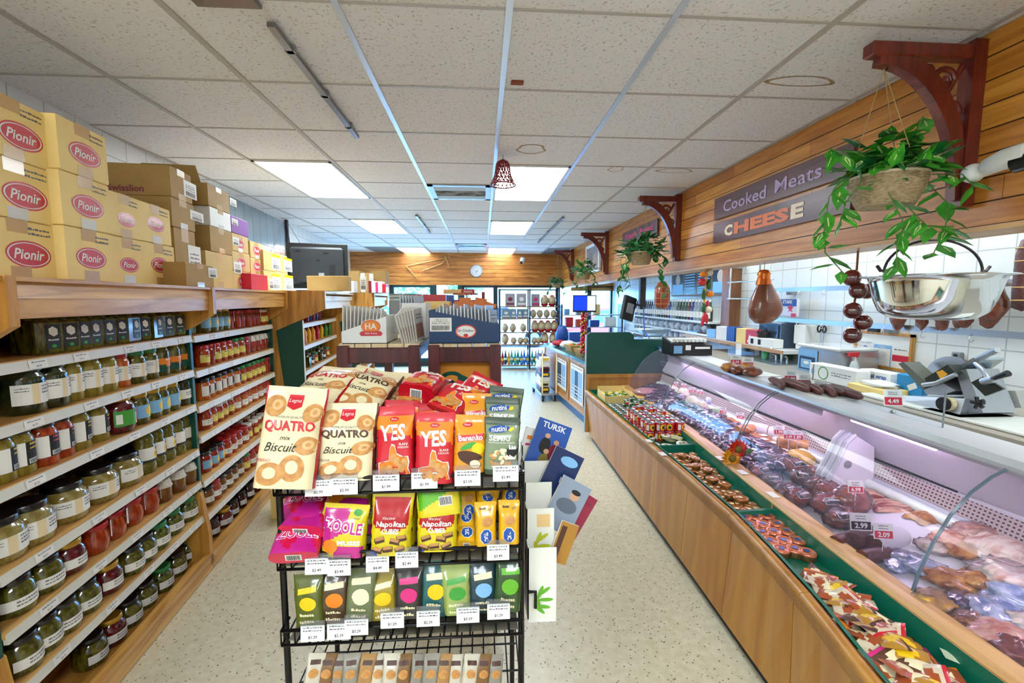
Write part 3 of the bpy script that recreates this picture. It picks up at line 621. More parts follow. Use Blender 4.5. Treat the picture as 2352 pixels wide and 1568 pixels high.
J = {
 'dk': jar('pickled pepper jar with charcoal badge label', .043, .155, OLIVE, BLKLID, 'dark', 'square'),
 'gw': jar('dark green pickle jar with wide white label', .056, .165, DGREEN, BLKLID, 'white'),
 'yw': jar('jar of yellow peppers with white label', .047, .17, YELP, BLKLID, 'white'),
 'rw': jar('red-lidded jar with white label', .045, .15, PEACH, REDLID, 'white'),
 'gl': jar('green-lidded jar with white label', .045, .15, OLIVE, GRNLID, 'white'),
 'or': jar('gold-lidded jar with orange label', .043, .165, OLIVE, GOLDLID, 'orange'),
 'sy': jar('yellow pickle jar with black-white label', .048, .16, YELP, BLKLID, 'split'),
 'sr': jar('red relish jar with black-white label', .047, .155, AJVAR, BLKLID, 'split'),
 'be': jar('fat beetroot jar with green label', .062, .16, BEET, GOLDLID, 'green', 'squat'),
 'bl': jar('gherkin jar with blue-yellow label', .047, .145, OLIVE, GOLDLID, 'blue'),
 'pl': jar('tall olive green jar with pale label', .048, .17, DGREEN, BLKLID, 'plain'),
 'oi': jar('sunflower oil bottle with sunflower label', .047, .225, OIL, YEL, 'oil', 'bottle', 'cap'),
 'sa': jar('big squat black-lidded jar of pale pickles', .07, .14, SAUERK, BLKLID, 'white', 'squat'),
 'cl': jar('orange jam jar with red rim', .05, .115, AJVAR, REDLID, 'seal', 'clip'),
 'dr': jar('dark red preserve jar with white label', .055, .12, BEET, GOLDLID, 'plain', 'squat'),
 'ho': jar('honey jar with white cloth cover', .045, .11, HONEY, CLOTH, 'none', 'cloth', 'cloth_cover'),
 'ol': jar('squat jar of green olives', .056, .125, OLV, GRNLID, 'plain', 'squat'),
 'mx': jar('squat jar of mixed pickles', .056, .12, OLIVE, BLKLID, 'plain', 'squat'),
 'ay': jar('red relish jar with pale yellow label', .04, .12, AJVAR, REDLID, 'yellow'),
 'ag': jar('green-lidded red relish jar with yellow label', .04, .125, AJVAR, GRNLID, 'yellow'),
 'ac': jar('red relish jar with cloth cover', .04, .12, TOM, CLOTH, 'seal', 'cloth', 'cloth_cover'),
 'as': jar('red relish jar with white paper seal', .04, .12, TOM, REDLID, 'seal'),
 'ap': jar('black-lidded orange relish jar', .04, .125, PEACH, BLKLID, 'split'),
 'ah': jar('orange relish jar with heart label', .042, .115, PEACH, REDLID, 'heart'),
 'aw': jar('small white-lidded red jar', .037, .115, AJVAR, WHTLID, 'yellow'),
 'jm': jar('dark plum jam jar with white label', .042, .115, PLUM, BLKLID, 'plain'),
 'jo': jar('black-lidded orange jam jar', .04, .115, HONEY, BLKLID, 'plain'),
 'br': jar('red jam jar with bright label', .04, .12, TOM, BLKLID, 'blue'),
 'rr': jar('red-lidded orange relish jar', .042, .12, AJVAR, REDLID, 'plain'),
}
BASEW = {k: m.root['label'] for k, m in J.items()}
def row(shelf, kinds, pxs, z, off=-.075, where='', tilt=5):
    for i, (k, px) in enumerate(zip(kinds, pxs)):
        r_ = .05; d = solve_d(px, off, z + .04)
        J[k].put(LF(d, off + rnd.uniform(-.006, .006), z + .0005), (0, 0, LROT + math.radians(rnd.uniform(-16, 8))), '%s, %s on %s' % (BASEW[k], ORD[i], where), 'jars on ' + where)
def names(s): return s.split()
row(1, names('dk ' * 12), [88, 128, 160, 191, 224, 256, 284, 310, 339, 364, 388, 416], Z1[0], where='top shelf of pickle bay')
row(1, names('gw gw yw yw yw rw gl gl or or or'), [57, 112, 157, 199, 237, 272, 306, 339, 366, 390, 415], Z1[1], where='second shelf of pickle bay')
row(1, names('sy sy sr sr sy sy be bl bl bl bl pl'), [-12, 32, 88, 131, 174, 219, 268, 312, 343, 363, 386, 414], Z1[2], where='third shelf of pickle bay')
row(1, names('dk ' * 10), [150, 183, 216, 248, 278, 306, 332, 358, 382, 406], Z1[0], -.185, 'back of top pickle shelf')
row(1, names('gw yw yw yw gl gl or or or'), [110, 160, 205, 246, 283, 318, 350, 380, 408], Z1[1], -.195, 'back of second pickle shelf')
row(1, names('sy sy sy sy bl bl bl pl pl'), [60, 118, 170, 218, 262, 304, 342, 376, 405], Z1[2], -.2, 'back of third pickle shelf')
row(1, names('sa sa sa sa sa'), [-8, 62, 150, 224, 284], Z1[3], -.09, 'fourth shelf of pickle bay')
row(1, names('oi oi oi oi oi'), [330, 356, 379, 400, 420], Z1[3], -.09, 'fourth shelf beside green upright')
row(1, names('sa sa sa sa'), [20, 105, 183, 245], Z1[3], -.24, 'back of fourth pickle shelf')
row(1, names('mx mx dr cl cl cl cl ho ho ho'), [28, 96, 152, 212, 258, 300, 336, 371, 401, 427], Z1[4], where='fifth shelf of pickle bay')
row(1, names('mx mx mx mx dr mx mx ol ol ol'), [40, 95, 140, 192, 244, 292, 322, 355, 393, 428], Z1[5], where='sixth shelf of pickle bay')
row(1, names('mx dr mx mx ol mx mx'), [205, 250, 290, 330, 365, 398, 430], .06, -.12, 'bottom tray of pickle bay')
x2 = lambda a, b, n: [a + (b - a) * (1 - (1 - i / (n - 1)) ** 1.25) for i in range(n)]
row(2, names('bl bl bl bl as as as as as as aw aw aw'), x2(463, 612, 13), Z2[0], where='top shelf of relish bay')
row(2, names('ay as ay ay ay ag ag as ac ac ac ac ac'), x2(462, 611, 13), Z2[1], where='second shelf of relish bay')
row(2, names('ap ap ap ap ap ap ag ag ag ag ag as as'), x2(464, 613, 13), Z2[2], where='third shelf of relish bay')
row(2, names('rr ay aw aw aw ah ah ah ah ah rr rr as'), x2(466, 616, 13), Z2[3], where='fourth shelf of relish bay')
row(2, names('br br br rr rr rr rr aw aw aw aw rr rr'), x2(470, 618, 13), Z2[4], where='fifth shelf of relish bay')
row(2, names('ay rr rr aw aw aw aw rr rr'), x2(500, 610, 9), Z2[4], -.17, 'back of fifth relish shelf')
row(2, names('jo rr jo jo jo jo ag rr rr ay rr rr'), x2(474, 612, 12), Z2[5], where='sixth shelf of relish bay')
row(2, names('jm dr jm jm jm dr jm jm'), x2(488, 612, 8), .062, -.1, 'bottom tray of relish bay')
# goods on the deeper unit's shelves: coffee bags and small jars
def put3(px, z, off): return LF(solve_d(px, off, z), off, z)
# ---------------------------------------------------------------- cartons on top of the run
def oval_logo(b, f, cx, cz, w, text='Pionir', red=None):
    b.disc(f, cx, cz, w, w * .52, red or RED, .0005, 28, 1); b.disc(f, cx, cz, w * .93, w * .45, PAPER, .0008, 28, 1, 0, .93); b.text(text, f, cx, cz, PAPER, w=w * 1.35, off=.001, shear=.25, bold=.02)
def carton(label, W, H, D, loc, rz, mt=CARD, logo=None, tape=True, ship=None, note=True, text=None, group='cartons on the shelving', flap=False, seed=0, side_text=None, wide=.3, name='cardboard_box'):
    """front towards -y, base corner centred on the front edge"""
    t = thing(name, label, 'box', loc, (0, 0, rz), group)
    b = MB(); b.box(-W / 2, W / 2, 0, D, 0, H, mt, .003); f = plane((0, 0, 0), (1, 0, 0), (0, 0, 1))
    if logo: oval_logo(b, f, logo[0] * W, H * logo[1], W * wide)
    if note: b.scribble(f, W * .28, H * .86, W * .3, INK2, 3 if H > .2 else 2, .01 * H / .25, .0007, seed)
    if text: b.text(text[0], f, text[1] * W, H * text[2], text[4] if len(text) > 4 else MAROON, h=H * text[3], off=.0007, bold=.015)
    if side_text: fs = plane((-W / 2, D / 2, 0), (0, -1, 0), (0, 0, 1)); b.text(side_text[0], fs, side_text[1] * D, H * side_text[2], MAROON, h=H * side_text[3], off=.0007, bold=.03)
    b.box(-W / 2 + .004, W / 2 - .004, D * .49, D * .51, H, H + .0006, CARDD); b.obj('carton', t)
    if tape:
        g = MB(); g.patch(f, -.035, .035, H * .78, H, TAPE, .0006); g.patch(f, -.035, .035, 0, H * .2, TAPEW if seed % 2 else TAPE, .0006); g.box(-.035, .035, 0, D, H, H + .001, TAPE); g.obj('tape', t)
    if ship:
        g = MB(); x0, x1, z0, z1 = ship[:4]; g.patch(f, x0 * W, x1 * W, z0 * H, z1 * H, PAPER, .001)
        w = (x1 - x0) * W; h = (z1 - z0) * H
        if len(ship) > 4: g.patch(f, x0 * W, x1 * W, z1 * H - h * .18, z1 * H, YEL, .0014)
        g.barcode(f, x0 * W + w * .15, x1 * W - w * .15, z0 * H + h * .08, z0 * H + h * .35, INK, .0014); g.scribble(f, (x0 + x1) / 2 * W, z1 * H - h * .3, w * .7, INK2, 3, h * .06, .0014, seed); g.obj('paper_label', t)
    if flap: MB().hexa([(-W / 2, D * .1, H), (-W / 2, D * .9, H), (-W / 2 + .004, D * .9, H), (-W / 2 + .004, D * .1, H), (-W / 2 - .05, D * .1, H + .08), (-W / 2 - .05, D * .9, H + .08), (-W / 2 - .046, D * .9, H + .08), (-W / 2 - .046, D * .1, H + .08)], mt).obj('flap', t)
    return t
TOPZ = 1.5655
def solve_xz(px, py, off):
    o = LB + LN * off; v = CD + CR * ((px - 1176) / FPX) - CU * ((py - 784) / FPX); k = (o - CO).dot(LN) / v.dot(LN); p = CO + v * k
    return (p - LB).dot(LU), p.z
def stack(cols, off, depth, **kw):
    """cols: list of (px_left, px_right, [top pixel rows from the lowest carton up], labels, options)"""
    for xl_, xr_, tops, labs, opt in cols:
        z = TOPZ; o = opt.get('off', off)
        for i, ty in enumerate(tops):
            d0 = solve_xz(xl_[i] if isinstance(xl_, list) else xl_, ty + 20, o)[0]; d1, zt = solve_xz(xr_[i] if isinstance(xr_, list) else xr_, ty, o)
            if d1 - d0 < .03: d1 = d0 + .03
            k = dict(opt); k.pop('off', None); per = k.pop('per', {}); k.update(per.get(i, {}))
            carton(labs[i], d1 - d0 - .004, zt - z - .002, k.pop('D', depth), LF((d0 + d1) / 2, o, z), LROT, seed=i * 3 + int(d0 * 7), **k); z = zt
LG = (0, .42)
stack([
 ([-62, -68, -74], [124, 116, 105], [519, 393, 262], ['oval-logo carton at the left edge, bottom of the first stack', 'oval-logo carton at the left edge, middle of the first stack', 'oval-logo carton at the left edge, topmost under the ceiling'], dict(off=.018, logo=(.12, .42))),
 ([148, 138, 132], [254, 249, 242], [537, 426, 315], ['oval-logo carton, bottom of the second tall stack', 'oval-logo carton, middle of the second tall stack', 'oval-logo carton on top of the second tall stack'], dict(off=.05, logo=(.02, .45), wide=.33)),
 ([255, 250], [327, 319], [553, 458], ['lower smaller oval-logo carton beside the second tall stack', 'upper smaller oval-logo carton beside the second tall stack'], dict(off=-.03, logo=(.02, .42), wide=.3)),
 ([328, 320], [399, 389], [567, 482], ['lower smaller oval-logo carton in front of the big brown carton', 'upper smaller oval-logo carton in front of the big brown carton'], dict(off=-.03, logo=(.0, .5), wide=.28)),
 ([400, 394, 391], [447, 445, 438], [533, 471, 403], ['plain brown carton, bottom of the stack under the big carton', 'plain brown carton, middle of the stack under the big carton', 'big brown carton with maroon wording along its side'], dict(off=-.04, D=.5, note=False, mt=CARDD, ship=(.1, .75, .2, .75), per={2: dict(side_text=('Swisslion', .1, .22, .22)), 1: dict(ship=(.3, .95, .45, .8))})),
 ([427], [489], [610], ['low brown carton standing out at the front edge of the shelving top'], dict(off=.07, D=.22, note=False, mt=CARDD, ship=(.3, .65, .45, .9))),
 ([473, 483, 483, 478], [533, 531, 529, 525], [587, 533, 492, 444], ['brown carton, lowest of the stack with a white box', 'brown carton right under the white box', 'white box in the mixed carton stack', 'open brown carton on top of the white box'], dict(off=-.03, D=.34, note=False, ship=(.55, .9, .5, .85), mt=CARDP, per={2: dict(mt=WHITE), 3: dict(flap=True, mt=CARDD), 1: dict(mt=CARDD)})),
 ([535, 534, 533, 532], [575, 573, 569, 569], [626, 584, 545, 509], ['small oval-logo carton, bottom of the stack under the purple box', 'small oval-logo carton, middle of the stack under the purple box', 'small oval-logo carton directly under the purple box', 'purple box on top of the small oval-logo cartons'], dict(off=-.03, D=.25, logo=(.0, .45), wide=.25, note=False, mt=CARDP, per={3: dict(mt=mat('purple_box', '#7a2a96', .5), logo=None, tape=False)})),
 ([577, 576, 575], [604, 604, 603], [632, 597, 561], ['small oval-logo carton behind the red box', 'small oval-logo carton above the red box', 'open small oval-logo carton with raised flap'], dict(off=-.05, D=.25, logo=(0, .5), wide=.3, note=False, mt=CARDP, per={2: dict(flap=True)})),
 ([606, 605], [632, 631], [624, 580], ['lower carton with yellow-topped label, left pair', 'upper carton with yellow-topped label, left pair'], dict(off=-.03, D=.25, note=False, ship=(.2, .95, .1, .9, 1), tape=False, mt=CARDP)),
 ([633, 633], [661, 659], [627, 588], ['lower carton with yellow-topped label next to the television', 'upper carton with yellow-topped label next to the television'], dict(off=-.03, D=.25, note=False, ship=(.2, .95, .1, .9, 1), tape=False, mt=CARDP)),
 ([577], [614], [632], ['pinkish red box with white label at the front edge'], dict(off=.03, D=.06, note=False, ship=(.6, .92, .15, .8), tape=False, mt=mat('pink_red_box', '#d81f46', .35))),
], -.03, .38)
# television seen from behind, on top of the deeper unit
p0 = at(735, 664, y=4.55); t = thing('television', 'black flat television seen from the back, standing on the shelving', 'television', V(p0.x, p0.y, 1.58), (0, 0, math.radians(12)))
b = MB(); b.box(-.29, .27, 0, .035, .03, .47, BLACK, .006); b.obj('screen_panel', t)
b = MB(); b.box(-.25, .23, -.045, 0, .07, .43, mat('dark_slate_plastic', '#1c2126', .45), .02); b.obj('back_cover', t)
b = MB(); b.box(.0, .05, -.05, -.045, .12, .18, GREY); b.box(.1, .15, -.049, -.045, .1, .26, BLACK); b.box(-.2, -.15, -.049, -.045, .38, .395, BLACK); b.box(.05, .1, -.049, -.045, .37, .385, BLACK); b.box(-.01, .01, -.049, -.045, .3, .312, BLACK); b.obj('ports', t)
b = MB(); b.box(-.05, .05, -.03, .0, 0, .09, BLACK); b.box(-.2, .2, -.1, .1, 0, .012, BLACK, .004); b.obj('stand', t)
def tbox(px0, px1, pyt, y, label, mt, D=.2, ship=None, rz=0, flap=False, zb=1.575, text=None, group='boxes behind the television'):
    a, c = at(px0, pyt, y=y), at(px1, pyt, y=y); h = max(a.z - zb, .03)
    carton(label, c.x - a.x, h, D, V((a.x + c.x) / 2, y, zb), rz, mt, None, False, ship, False, text, group, flap)
tbox(704, 797, 633, 4.05, 'open brown carton in front of the television', CARDD, .12, (.82, .98, .05, .95))
tbox(800, 826, 622, 5.3, 'brown carton with white end beside the television', CARDD, .2, (.55, .95, .05, .9))
tbox(828, 848, 626, 5.3, 'narrow carton with white end, second beyond the television', CARDD, .2, (.5, .95, .05, .95))
tbox(850, 886, 622, 5.6, 'tall brown carton at the right end of the top row', CARDD, .2)
for k, (a_, c_, h_, m_) in enumerate(((846, 853, 645, MAROON), (853, 862, 645, WHITE), (862, 868, 648, PINK), (868, 877, 646, WHITE), (878, 886, 652, RED), (800, 812, 645, WHITE))):
    tbox(a_, c_, h_, 5.0, ['maroon thin box standing among the white boxes', 'white thin box with picture beside the maroon box', 'pink thin box between white boxes on the shelving', 'white thin box left of the red one', 'red small box at the end of the top row', 'white box with black square beside the open carton'][k], m_, .15, None)
# ---------------------------------------------------------------- wire snack rack
RX0, RX1, RY = -.545, .105, 1.15
TIERS = [1.035, .83, .615, .41]
rack = thing('wire_snack_rack', 'black wire snack rack in the middle of the aisle', 'rack', (0, RY, 0))
for x in (RX0, RX1):
    for y in (.03, .42): b = MB(); b.tube([(x, y, 0), (x, y, 1.03)], .009, WIRE, 8); b.obj('post', rack)
    MB().tube([(x, .03, .97), (x, .3, .9), (x, .42, .88)], .005, WIRE, 6).obj('brace', rack)
for k, z in enumerate(TIERS):
    b = MB()
    for zz, r in ((z, .005), (z - .042, .004)): b.tube([(RX0, .05, zz), (RX0, 0, zz), (RX1, 0, zz), (RX1, .05, zz)], r, WIRE, 7)
    for i in range(19): x = RX0 + (RX1 - RX0) * i / 18; b.tube([(x, 0, z), (x, -.001, z - .042), (x, .4, z - .02)], .0025, WIRE, 5)
    for yy in (.1, .2, .3, .4): b.tube([(RX0, yy, z - .042 + yy * .05), (RX1, yy, z - .042 + yy * .05)], .003, WIRE, 5)
    b.obj('wire_shelf', rack)
    if k < 3: MB().box(RX0 + .01, RX1 - .01, .02, .41, z - .045, z - .043, mat('rack_liner', '#6f6a5a', .6)).obj('shelf_liner', rack)
b = MB(); b.box(RX0 + .02, RX1 - .02, .43, .44, .3, .95, mat('rack_back', '#5d564a', .7)); b.obj('back_panel', rack)
def ticket(x, z, txt, seed, y=-.012, w=.068, wall=rack):
    t = thing('price_ticket', 'white price ticket reading %s, %s' % txt, 'price tag', (x, RY + y, z), (math.radians(-6), 0, 0), 'price tickets on the snack rack'); f = plane((0, 0, 0), (1, 0, 0), (0, 0, 1))
    b = MB(); b.box(-w / 2, w / 2, 0, .002, -.042, 0, WHITE); b.scribble(f, 0, -.007, w * .8, INK2, 2, .0035, .0006, seed); b.text(txt[0], f, 0, -.031, INK, h=.0085, off=.0006, bold=.01); b.obj('card', t)
    MB().box(-w / 2, w / 2, -.001, .004, -.002, .012, FILM).obj('holder', t)
for px, py, tx in ((735, 1106, ('$2.99', 'leftmost on the top tier')), (794, 1102, ('$2.99', 'second on the top tier')), (889, 1094, ('$1.99', 'third on the top tier')), (976, 1089, ('$1.99', 'fourth on the top tier')), (1074, 1083, ('$3.59', 'under the banana sweets')), (1161, 1073, ('$2.49', 'under the pumpkin seeds'))):
    p = at(px, py - 8, y=RY); ticket(p.x, p.z, tx, px)
for k, (px, py) in enumerate(((729, 1290), (780, 1293), (868, 1285), (935, 1275), (1144, 1258))):
    p = at(px, py, y=RY - .01); ticket(p.x, p.z + .012, ('$%d.49' % (2 + k % 3), ORD[k] + ' from left, second tier'), px, -.014, .06)
for k, (px, py) in enumerate(((720, 1450), (780, 1446), (820, 1436), (902, 1420), (984, 1416), (1075, 1408), (1145, 1400))):
    p = at(px, py, y=RY - .01); ticket(p.x, p.z + .02, ('$%d.29' % (1 + k % 3), ORD[k] + ' from left, third tier'), px, -.014, .062)
def bagmesh(w, h, t, base, side, art=None, zone=None, seed=0, seal=.07, crease=.004, square=6, barcode=True, bottom=None):
    b = MB(); N = lambda x, z: noise.noise(V(x * 22, z * 22, seed * 3.1)) * crease + noise.noise(V(x * 60, z * 9, seed)) * crease * .4
    def g(v): return smooth((1 - seal - v) / .33) ** .8 * (.9 + .1 * smooth(v / .1)) + .03
    def f(u): return max(0., 1 - abs(u) ** square) ** .5
    def wid(v): return w / 2 * (1 - .07 * smooth(v / .5) * (1 - smooth((v - .6) / .4)) * 0 - .05 * g(v) + .03)
    def P(u, v, s, off=0): x = wid(v) * u; return V(x + N(v, s) * .5, s * (t / 2 * g(v) * f(u) + off) + N(x, v * h) * (1 if s < 0 else .6), v * h + .0)
    um = lambda q: math.sin((q - .5) * PI)
    b.grid(lambda q, v: P(um(q), v, -1), 18, 22, base, zone=(lambda q, v: side if abs(um(q)) > .955 else (zone(um(q), v) if zone else base)))
    b.grid(lambda q, v: P(-um(q), v, 1), 10, 10, side or base)
    bm_ = bottom or side or base
    b.grid(lambda q, r: P(um(q), 0, -1) * (1 - r) + P(um(q), 0, 1) * r, 10, 3, bm_, False)
    def S(x, z, off=0): v = z / h; return P(max(-1, min(1, x / wid(v))), v, -1, off + .0006)
    if art: art(b, S, w, h)
    if barcode: fb = plane((0, 0, -.0004), (1, 0, 0), (0, -1, 0)); fb = lambda x, z, off=0: V(x, -z, -.0006 - off); b.patch(fb, -w * .16, w * .16, -t * .25, t * .25, PAPER, .0); b.barcode(fb, -w * .13, w * .13, -t * .2, t * .2, INK, .0006)
    return b
def a_quatro(col, side):
    def art(b, S, w, h):
        for x, z, rx, rz, r in ((-.3, .8, .17, .11, .4), (.33, .74, .16, .1, -.5), (.3, .42, .19, .09, .2), (.12, .2, .2, .13, 0), (-.22, .14, .22, .11, .3)):
            b.disc(S, x * w, z * h, rx * w, rz * h, TAN, .0006, 20, 4, r); b.disc(S, (x + (.03 if z > .3 else 0)) * w, (z + .01) * h, rx * w * .5, rz * h * .5, mat('biscuit_pale', '#dcb07a' , .5) if z > .3 else QF, .0012, 16, 3, r, .45 if z > .3 else .0)
        b.patch(S, -.12 * w, .12 * w, .8 * h, .92 * h, RED, .0016, 6, 6); b.poly(S, [(-.12 * w, .8 * h), (0, .765 * h), (.12 * w, .8 * h)], RED, .0016); b.text('Legna', S, 0, .855 * h, PAPER, w=.2 * w, off=.0032, shear=.2)
        b.text('PREMIUM QUALITY', S, -.02 * w, .69 * h, INK2, w=.45 * w, off=.0016); b.text('QUATRO', S, 0, .6 * h, col, h=.12 * h, w=.8 * w, off=.0018, bold=.03)
        b.text('mix', S, -.04 * w, .49 * h, INK, h=.04 * h, off=.0018, shear=.3); b.text('Biscuit', S, -.1 * w, .4 * h, INK, h=.085 * h, w=.5 * w, off=.0018, shear=.35)
        b.text('POSNO' if col is RED else 'COCOA', S, -.34 * w, .27 * h, col, h=.03 * h, off=.0018)
    return art
YESZ = lambda u, v: ORANGE if .63 - .07 * u < v < .87 else RED
def a_yes(b, S, w, h):
    b.disc(S, .0, .82 * h, .12 * w, .03 * h, RED, .001, 16, 2); b.text('Pionir', S, 0, .82 * h, PAPER, w=.15 * w, off=.0016, shear=.2)
    wt = mat('silver_print', '#dedcd6', .35)
    b.text('YES', S, -.02 * w, .64 * h, wt, h=.22 * h, w=.66 * w, off=.0018, bold=.035, rot=.06); b.text('SLANI', S, .25 * w, .48 * h, PAPER, w=.22 * w, off=.0016, bold=.01); b.text('KREKERI', S, .25 * w, .435 * h, PAPER, w=.26 * w, off=.0016)
    thumb = [(-.36, .05), (-.36, .22), (-.1, .25), (-.08, .4), (-.04, .47), (.04, .45), (.08, .34), (.22, .3), (.34, .3), (.38, .22), (.35, .14), (.38, .06)]
    b.poly(S, [(x * w * 1.06, z * h * 1.04) for x, z in thumb], wt, .0012); b.poly(S, [(x * w * .98, z * h) for x, z in thumb], ORANGE, .0022)
    for x, z in ((-.25, .13), (-.1, .14), (.05, .1), (.2, .15), (.1, .24), (-.02, .3), (.28, .22)): b.disc(S, x * w, z * h, .09 * w, .06 * h, TAN, .003, 12, 2)
def a_banana(b, S, w, h):
    b.disc(S, -.1 * w, .83 * h, .15 * w, .04 * h, RED, .0012, 14, 2); b.text('Pionir', S, -.1 * w, .83 * h, PAPER, w=.2 * w, off=.0018)
    b.patch(S, -.4 * w, .42 * w, .56 * h, .67 * h, RED, .0014, 6, 2, .12); b.text('Bananko', S, .02 * w, .615 * h, PAPER, w=.74 * w, off=.0026, bold=.03, rot=.1)
    b.disc(S, -.05 * w, .47 * h, .25 * w, .05 * h, GRN, .0012, 14, 3, .4); b.disc(S, .25 * w, .43 * h, .2 * w, .1 * h, YEL, .0014, 14, 3)
    for z, r in ((.3, -.15), (.22, -.4)): b.disc(S, .02 * w, z * h, .38 * w, .08 * h, BROWN, .0018, 18, 3, r)
    b.disc(S, .18 * w, .16 * h, .16 * w, .07 * h, CREAM, .0028, 14, 2)
SEMG = mat('sage_foil', '#7d8c6c', .35, coat=.4); SEMD = mat('dark_sage', '#3c4a38', .4)
def a_semki(b, S, w, h):
    b.disc(S, -.1 * w, .8 * h, .3 * w, .06 * h, BLUE, .0012, 18, 3, .1); b.text('nutini', S, -.1 * w, .8 * h, PAPER, w=.42 * w, off=.0022, rot=.1, bold=.02)
    b.text('SEMKI', S, -.08 * w, .65 * h, PAPER, h=.1 * h, w=.58 * w, off=.0016, bold=.02); b.text('PUMPKIN SEED SNACK', S, 0, .57 * h, PAPER, h=.03 * h, w=.75 * w, off=.0016)
    r = random.Random(4)
    for k in range(26): b.disc(S, (r.uniform(-.3, .24)) * w, r.uniform(.16, .47) * h, .075 * w, .03 * h, CREAM if k % 2 else TAN, .0014 + k * .00005, 10, 1, r.uniform(0, 3))
    b.disc(S, .3 * w, .42 * h, .17 * w, .1 * h, INK, .003, 14, 2); b.scribble(S, .3 * w, .46 * h, .22 * w, PAPER, 3, .012, .0036, 2); b.disc(S, .25 * w, .8 * h, .08 * w, .03 * h, YEL, .0014, 10, 1, .5)
SEMZ = lambda u, v: SEMD if v > .88 or v < .08 else SEMG
ZY = mat('yellow_foil', '#d8c414', .3, coat=.5); ZP = mat('magenta_foil', '#c01c86', .3, coat=.5); PKF = mat('hot_pink_foil', '#cf0f45', .25, coat=.6)
def a_zoole(b, S, w, h):
    b.text('ZOOLE', S, 0, .6 * h, PAPER, h=.25 * h, w=.9 * w, off=.0014, bold=.09, rot=-.12); b.text('ZOOLE', S, 0, .6 * h, ZP, h=.23 * h, w=.84 * w, off=.002, bold=.02, rot=-.12)
    b.text('MUSSS', S, .16 * w, .3 * h, PAPER, h=.09 * h, w=.5 * w, off=.002, bold=.05); b.disc(S, .28 * w, .86 * h, .1 * w, .06 * h, GRN, .0012, 12, 1); b.text('VEGAN', S, .28 * w, .76 * h, GREEN, w=.16 * w, off=.0014)
    b.disc(S, -.25 * w, .22 * h, .17 * w, .13 * h, ORANGE, .0012, 16, 2)
ZZ = lambda u, v: ZP if (v > .5 + .35 * u and u < .1 and v < .9) or (v < .22 and u > -.3) else ZY
ZZP = lambda u, v: PKF if v > .3 + .2 * math.sin(u * 5) else ZP
def a_zpink(b, S, w, h):
    b.text('ZOOLE', S, 0, .45 * h, PAPER, h=.26 * h, w=.85 * w, off=.0014, bold=.06); b.text('ZOOLE', S, 0, .45 * h, ZP, h=.25 * h, w=.8 * w, off=.002, bold=.01); b.disc(S, .3 * w, .7 * h, .12 * w, .08 * h, PAPER, .0012, 10, 2); b.patch(S, -.4 * w, -.2 * w, .62 * h, .75 * h, BLUE, .0012, 3, 2, .5)
NRED = mat('napolitan_red', '#b00a18', .3, coat=.5)
NZ = lambda u, v: NRED if v > .38 + .12 * abs(u) and abs(u) < .86 and v < .93 else ZY
def a_nap(b, S, w, h):
    b.disc(S, -.05 * w, .62 * h, .2 * w, .06 * h, RED, .001, 16, 2, 0, .88); b.text('Vincinni', S, -.05 * w, .62 * h, PAPER, w=.3 * w, off=.0014, shear=.3); b.text('Napolitan', S, 0, .515 * h, PAPER, w=.72 * w, off=.0018, shear=.2, bold=.025); b.text('CUBES', S, 0, .405 * h, PAPER, h=.09 * h, w=.42 * w, off=.0018, bold=.04)
    for x, z, r in ((-.25, .26, .3), (.12, .24, -.2), (.28, .3, .2), (-.05, .12, .1), (.24, .12, .4), (-.3, .1, -.2)):
        b.patch(S, x * w - .12 * w, x * w + .12 * w, z * h - .045 * h, z * h + .045 * h, BROWN, .0016, 3, 2, r); b.patch(S, x * w - .11 * w, x * w + .1 * w, z * h, z * h + .05 * h, mat('wafer_tan', '#b98550', .5), .0022, 3, 2, r)
    b.patch(S, -.46 * w, -.3 * w, .01 * h, .09 * h, BLUE, .0012, 2, 2)
def a_tuc(b, S, w, h):
    q = .3 * w; pts = [(q * math.cos(PI / 8 + k * PI / 4), .24 * h + .19 * h * math.sin(PI / 8 + k * PI / 4)) for k in range(8)]
    b.poly(S, pts, PAPER, .0012); b.poly(S, [(x * .9, .24 * h + (z - .24 * h) * .92) for x, z in pts], BLUE, .0018); b.text('TUC', S, 0, .24 * h, PAPER, w=.2 * h, h=.2 * w, off=.0024, bold=.04, rot=-PI / 2 + .15)
    b.disc(S, .05 * w, .58 * h, .27 * w, .12 * h, TAN, .0014, 8, 3, .3); b.text('TUC', S, .24 * w, .84 * h, BLUE, w=.22 * w, off=.0014, rot=.4); b.scribble(S, -.15 * w, .84 * h, .3 * w, BROWN, 1, .006, .0014, 3)
TUCY = mat('tuc_yellow', '#e0a80c', .3, coat=.5)
def a_haz(b, S, w, h):
    b.text('crema di nocciola', S, -.1 * w, .66 * h, PAPER, w=.5 * w, off=.0016, shear=.2); b.patch(S, 0, .3 * w, .26 * h, .5 * h, PAPER, .0012, 4, 2); b.barcode(S, .02 * w, .28 * w, .28 * h, .48 * h, INK, .002)
    for x, z, m_ in ((.1, .86, BROWN), (.32, .84, mat('hazelnut', '#8a4a22', .4)), (-.1, .9, TAN)): b.disc(S, x * w, z * h, .12 * w, .09 * h, m_, .0014, 14, 2)
HGR = mat('lime_foil', '#5fae1e', .3, coat=.5)
HZ = lambda u, v: HGR if v > .45 + .3 * u and u < .6 else ZY
RACKG = 'bags of snacks on the wire rack'
def bag(name, label, px, py, y, w, h, t, base, side, art, zone=None, rx=-8, ry=0, rz=0, seed=0, cat='snack bag', **k):
    p = at(px, py, y=y); b = bagmesh(w, h, t, base, side, art, zone, seed, **k)
    return b.obj(name, label=label, cat=cat, group=RACKG, loc=p, rot=(math.radians(rx), math.radians(ry), math.radians(rz)))
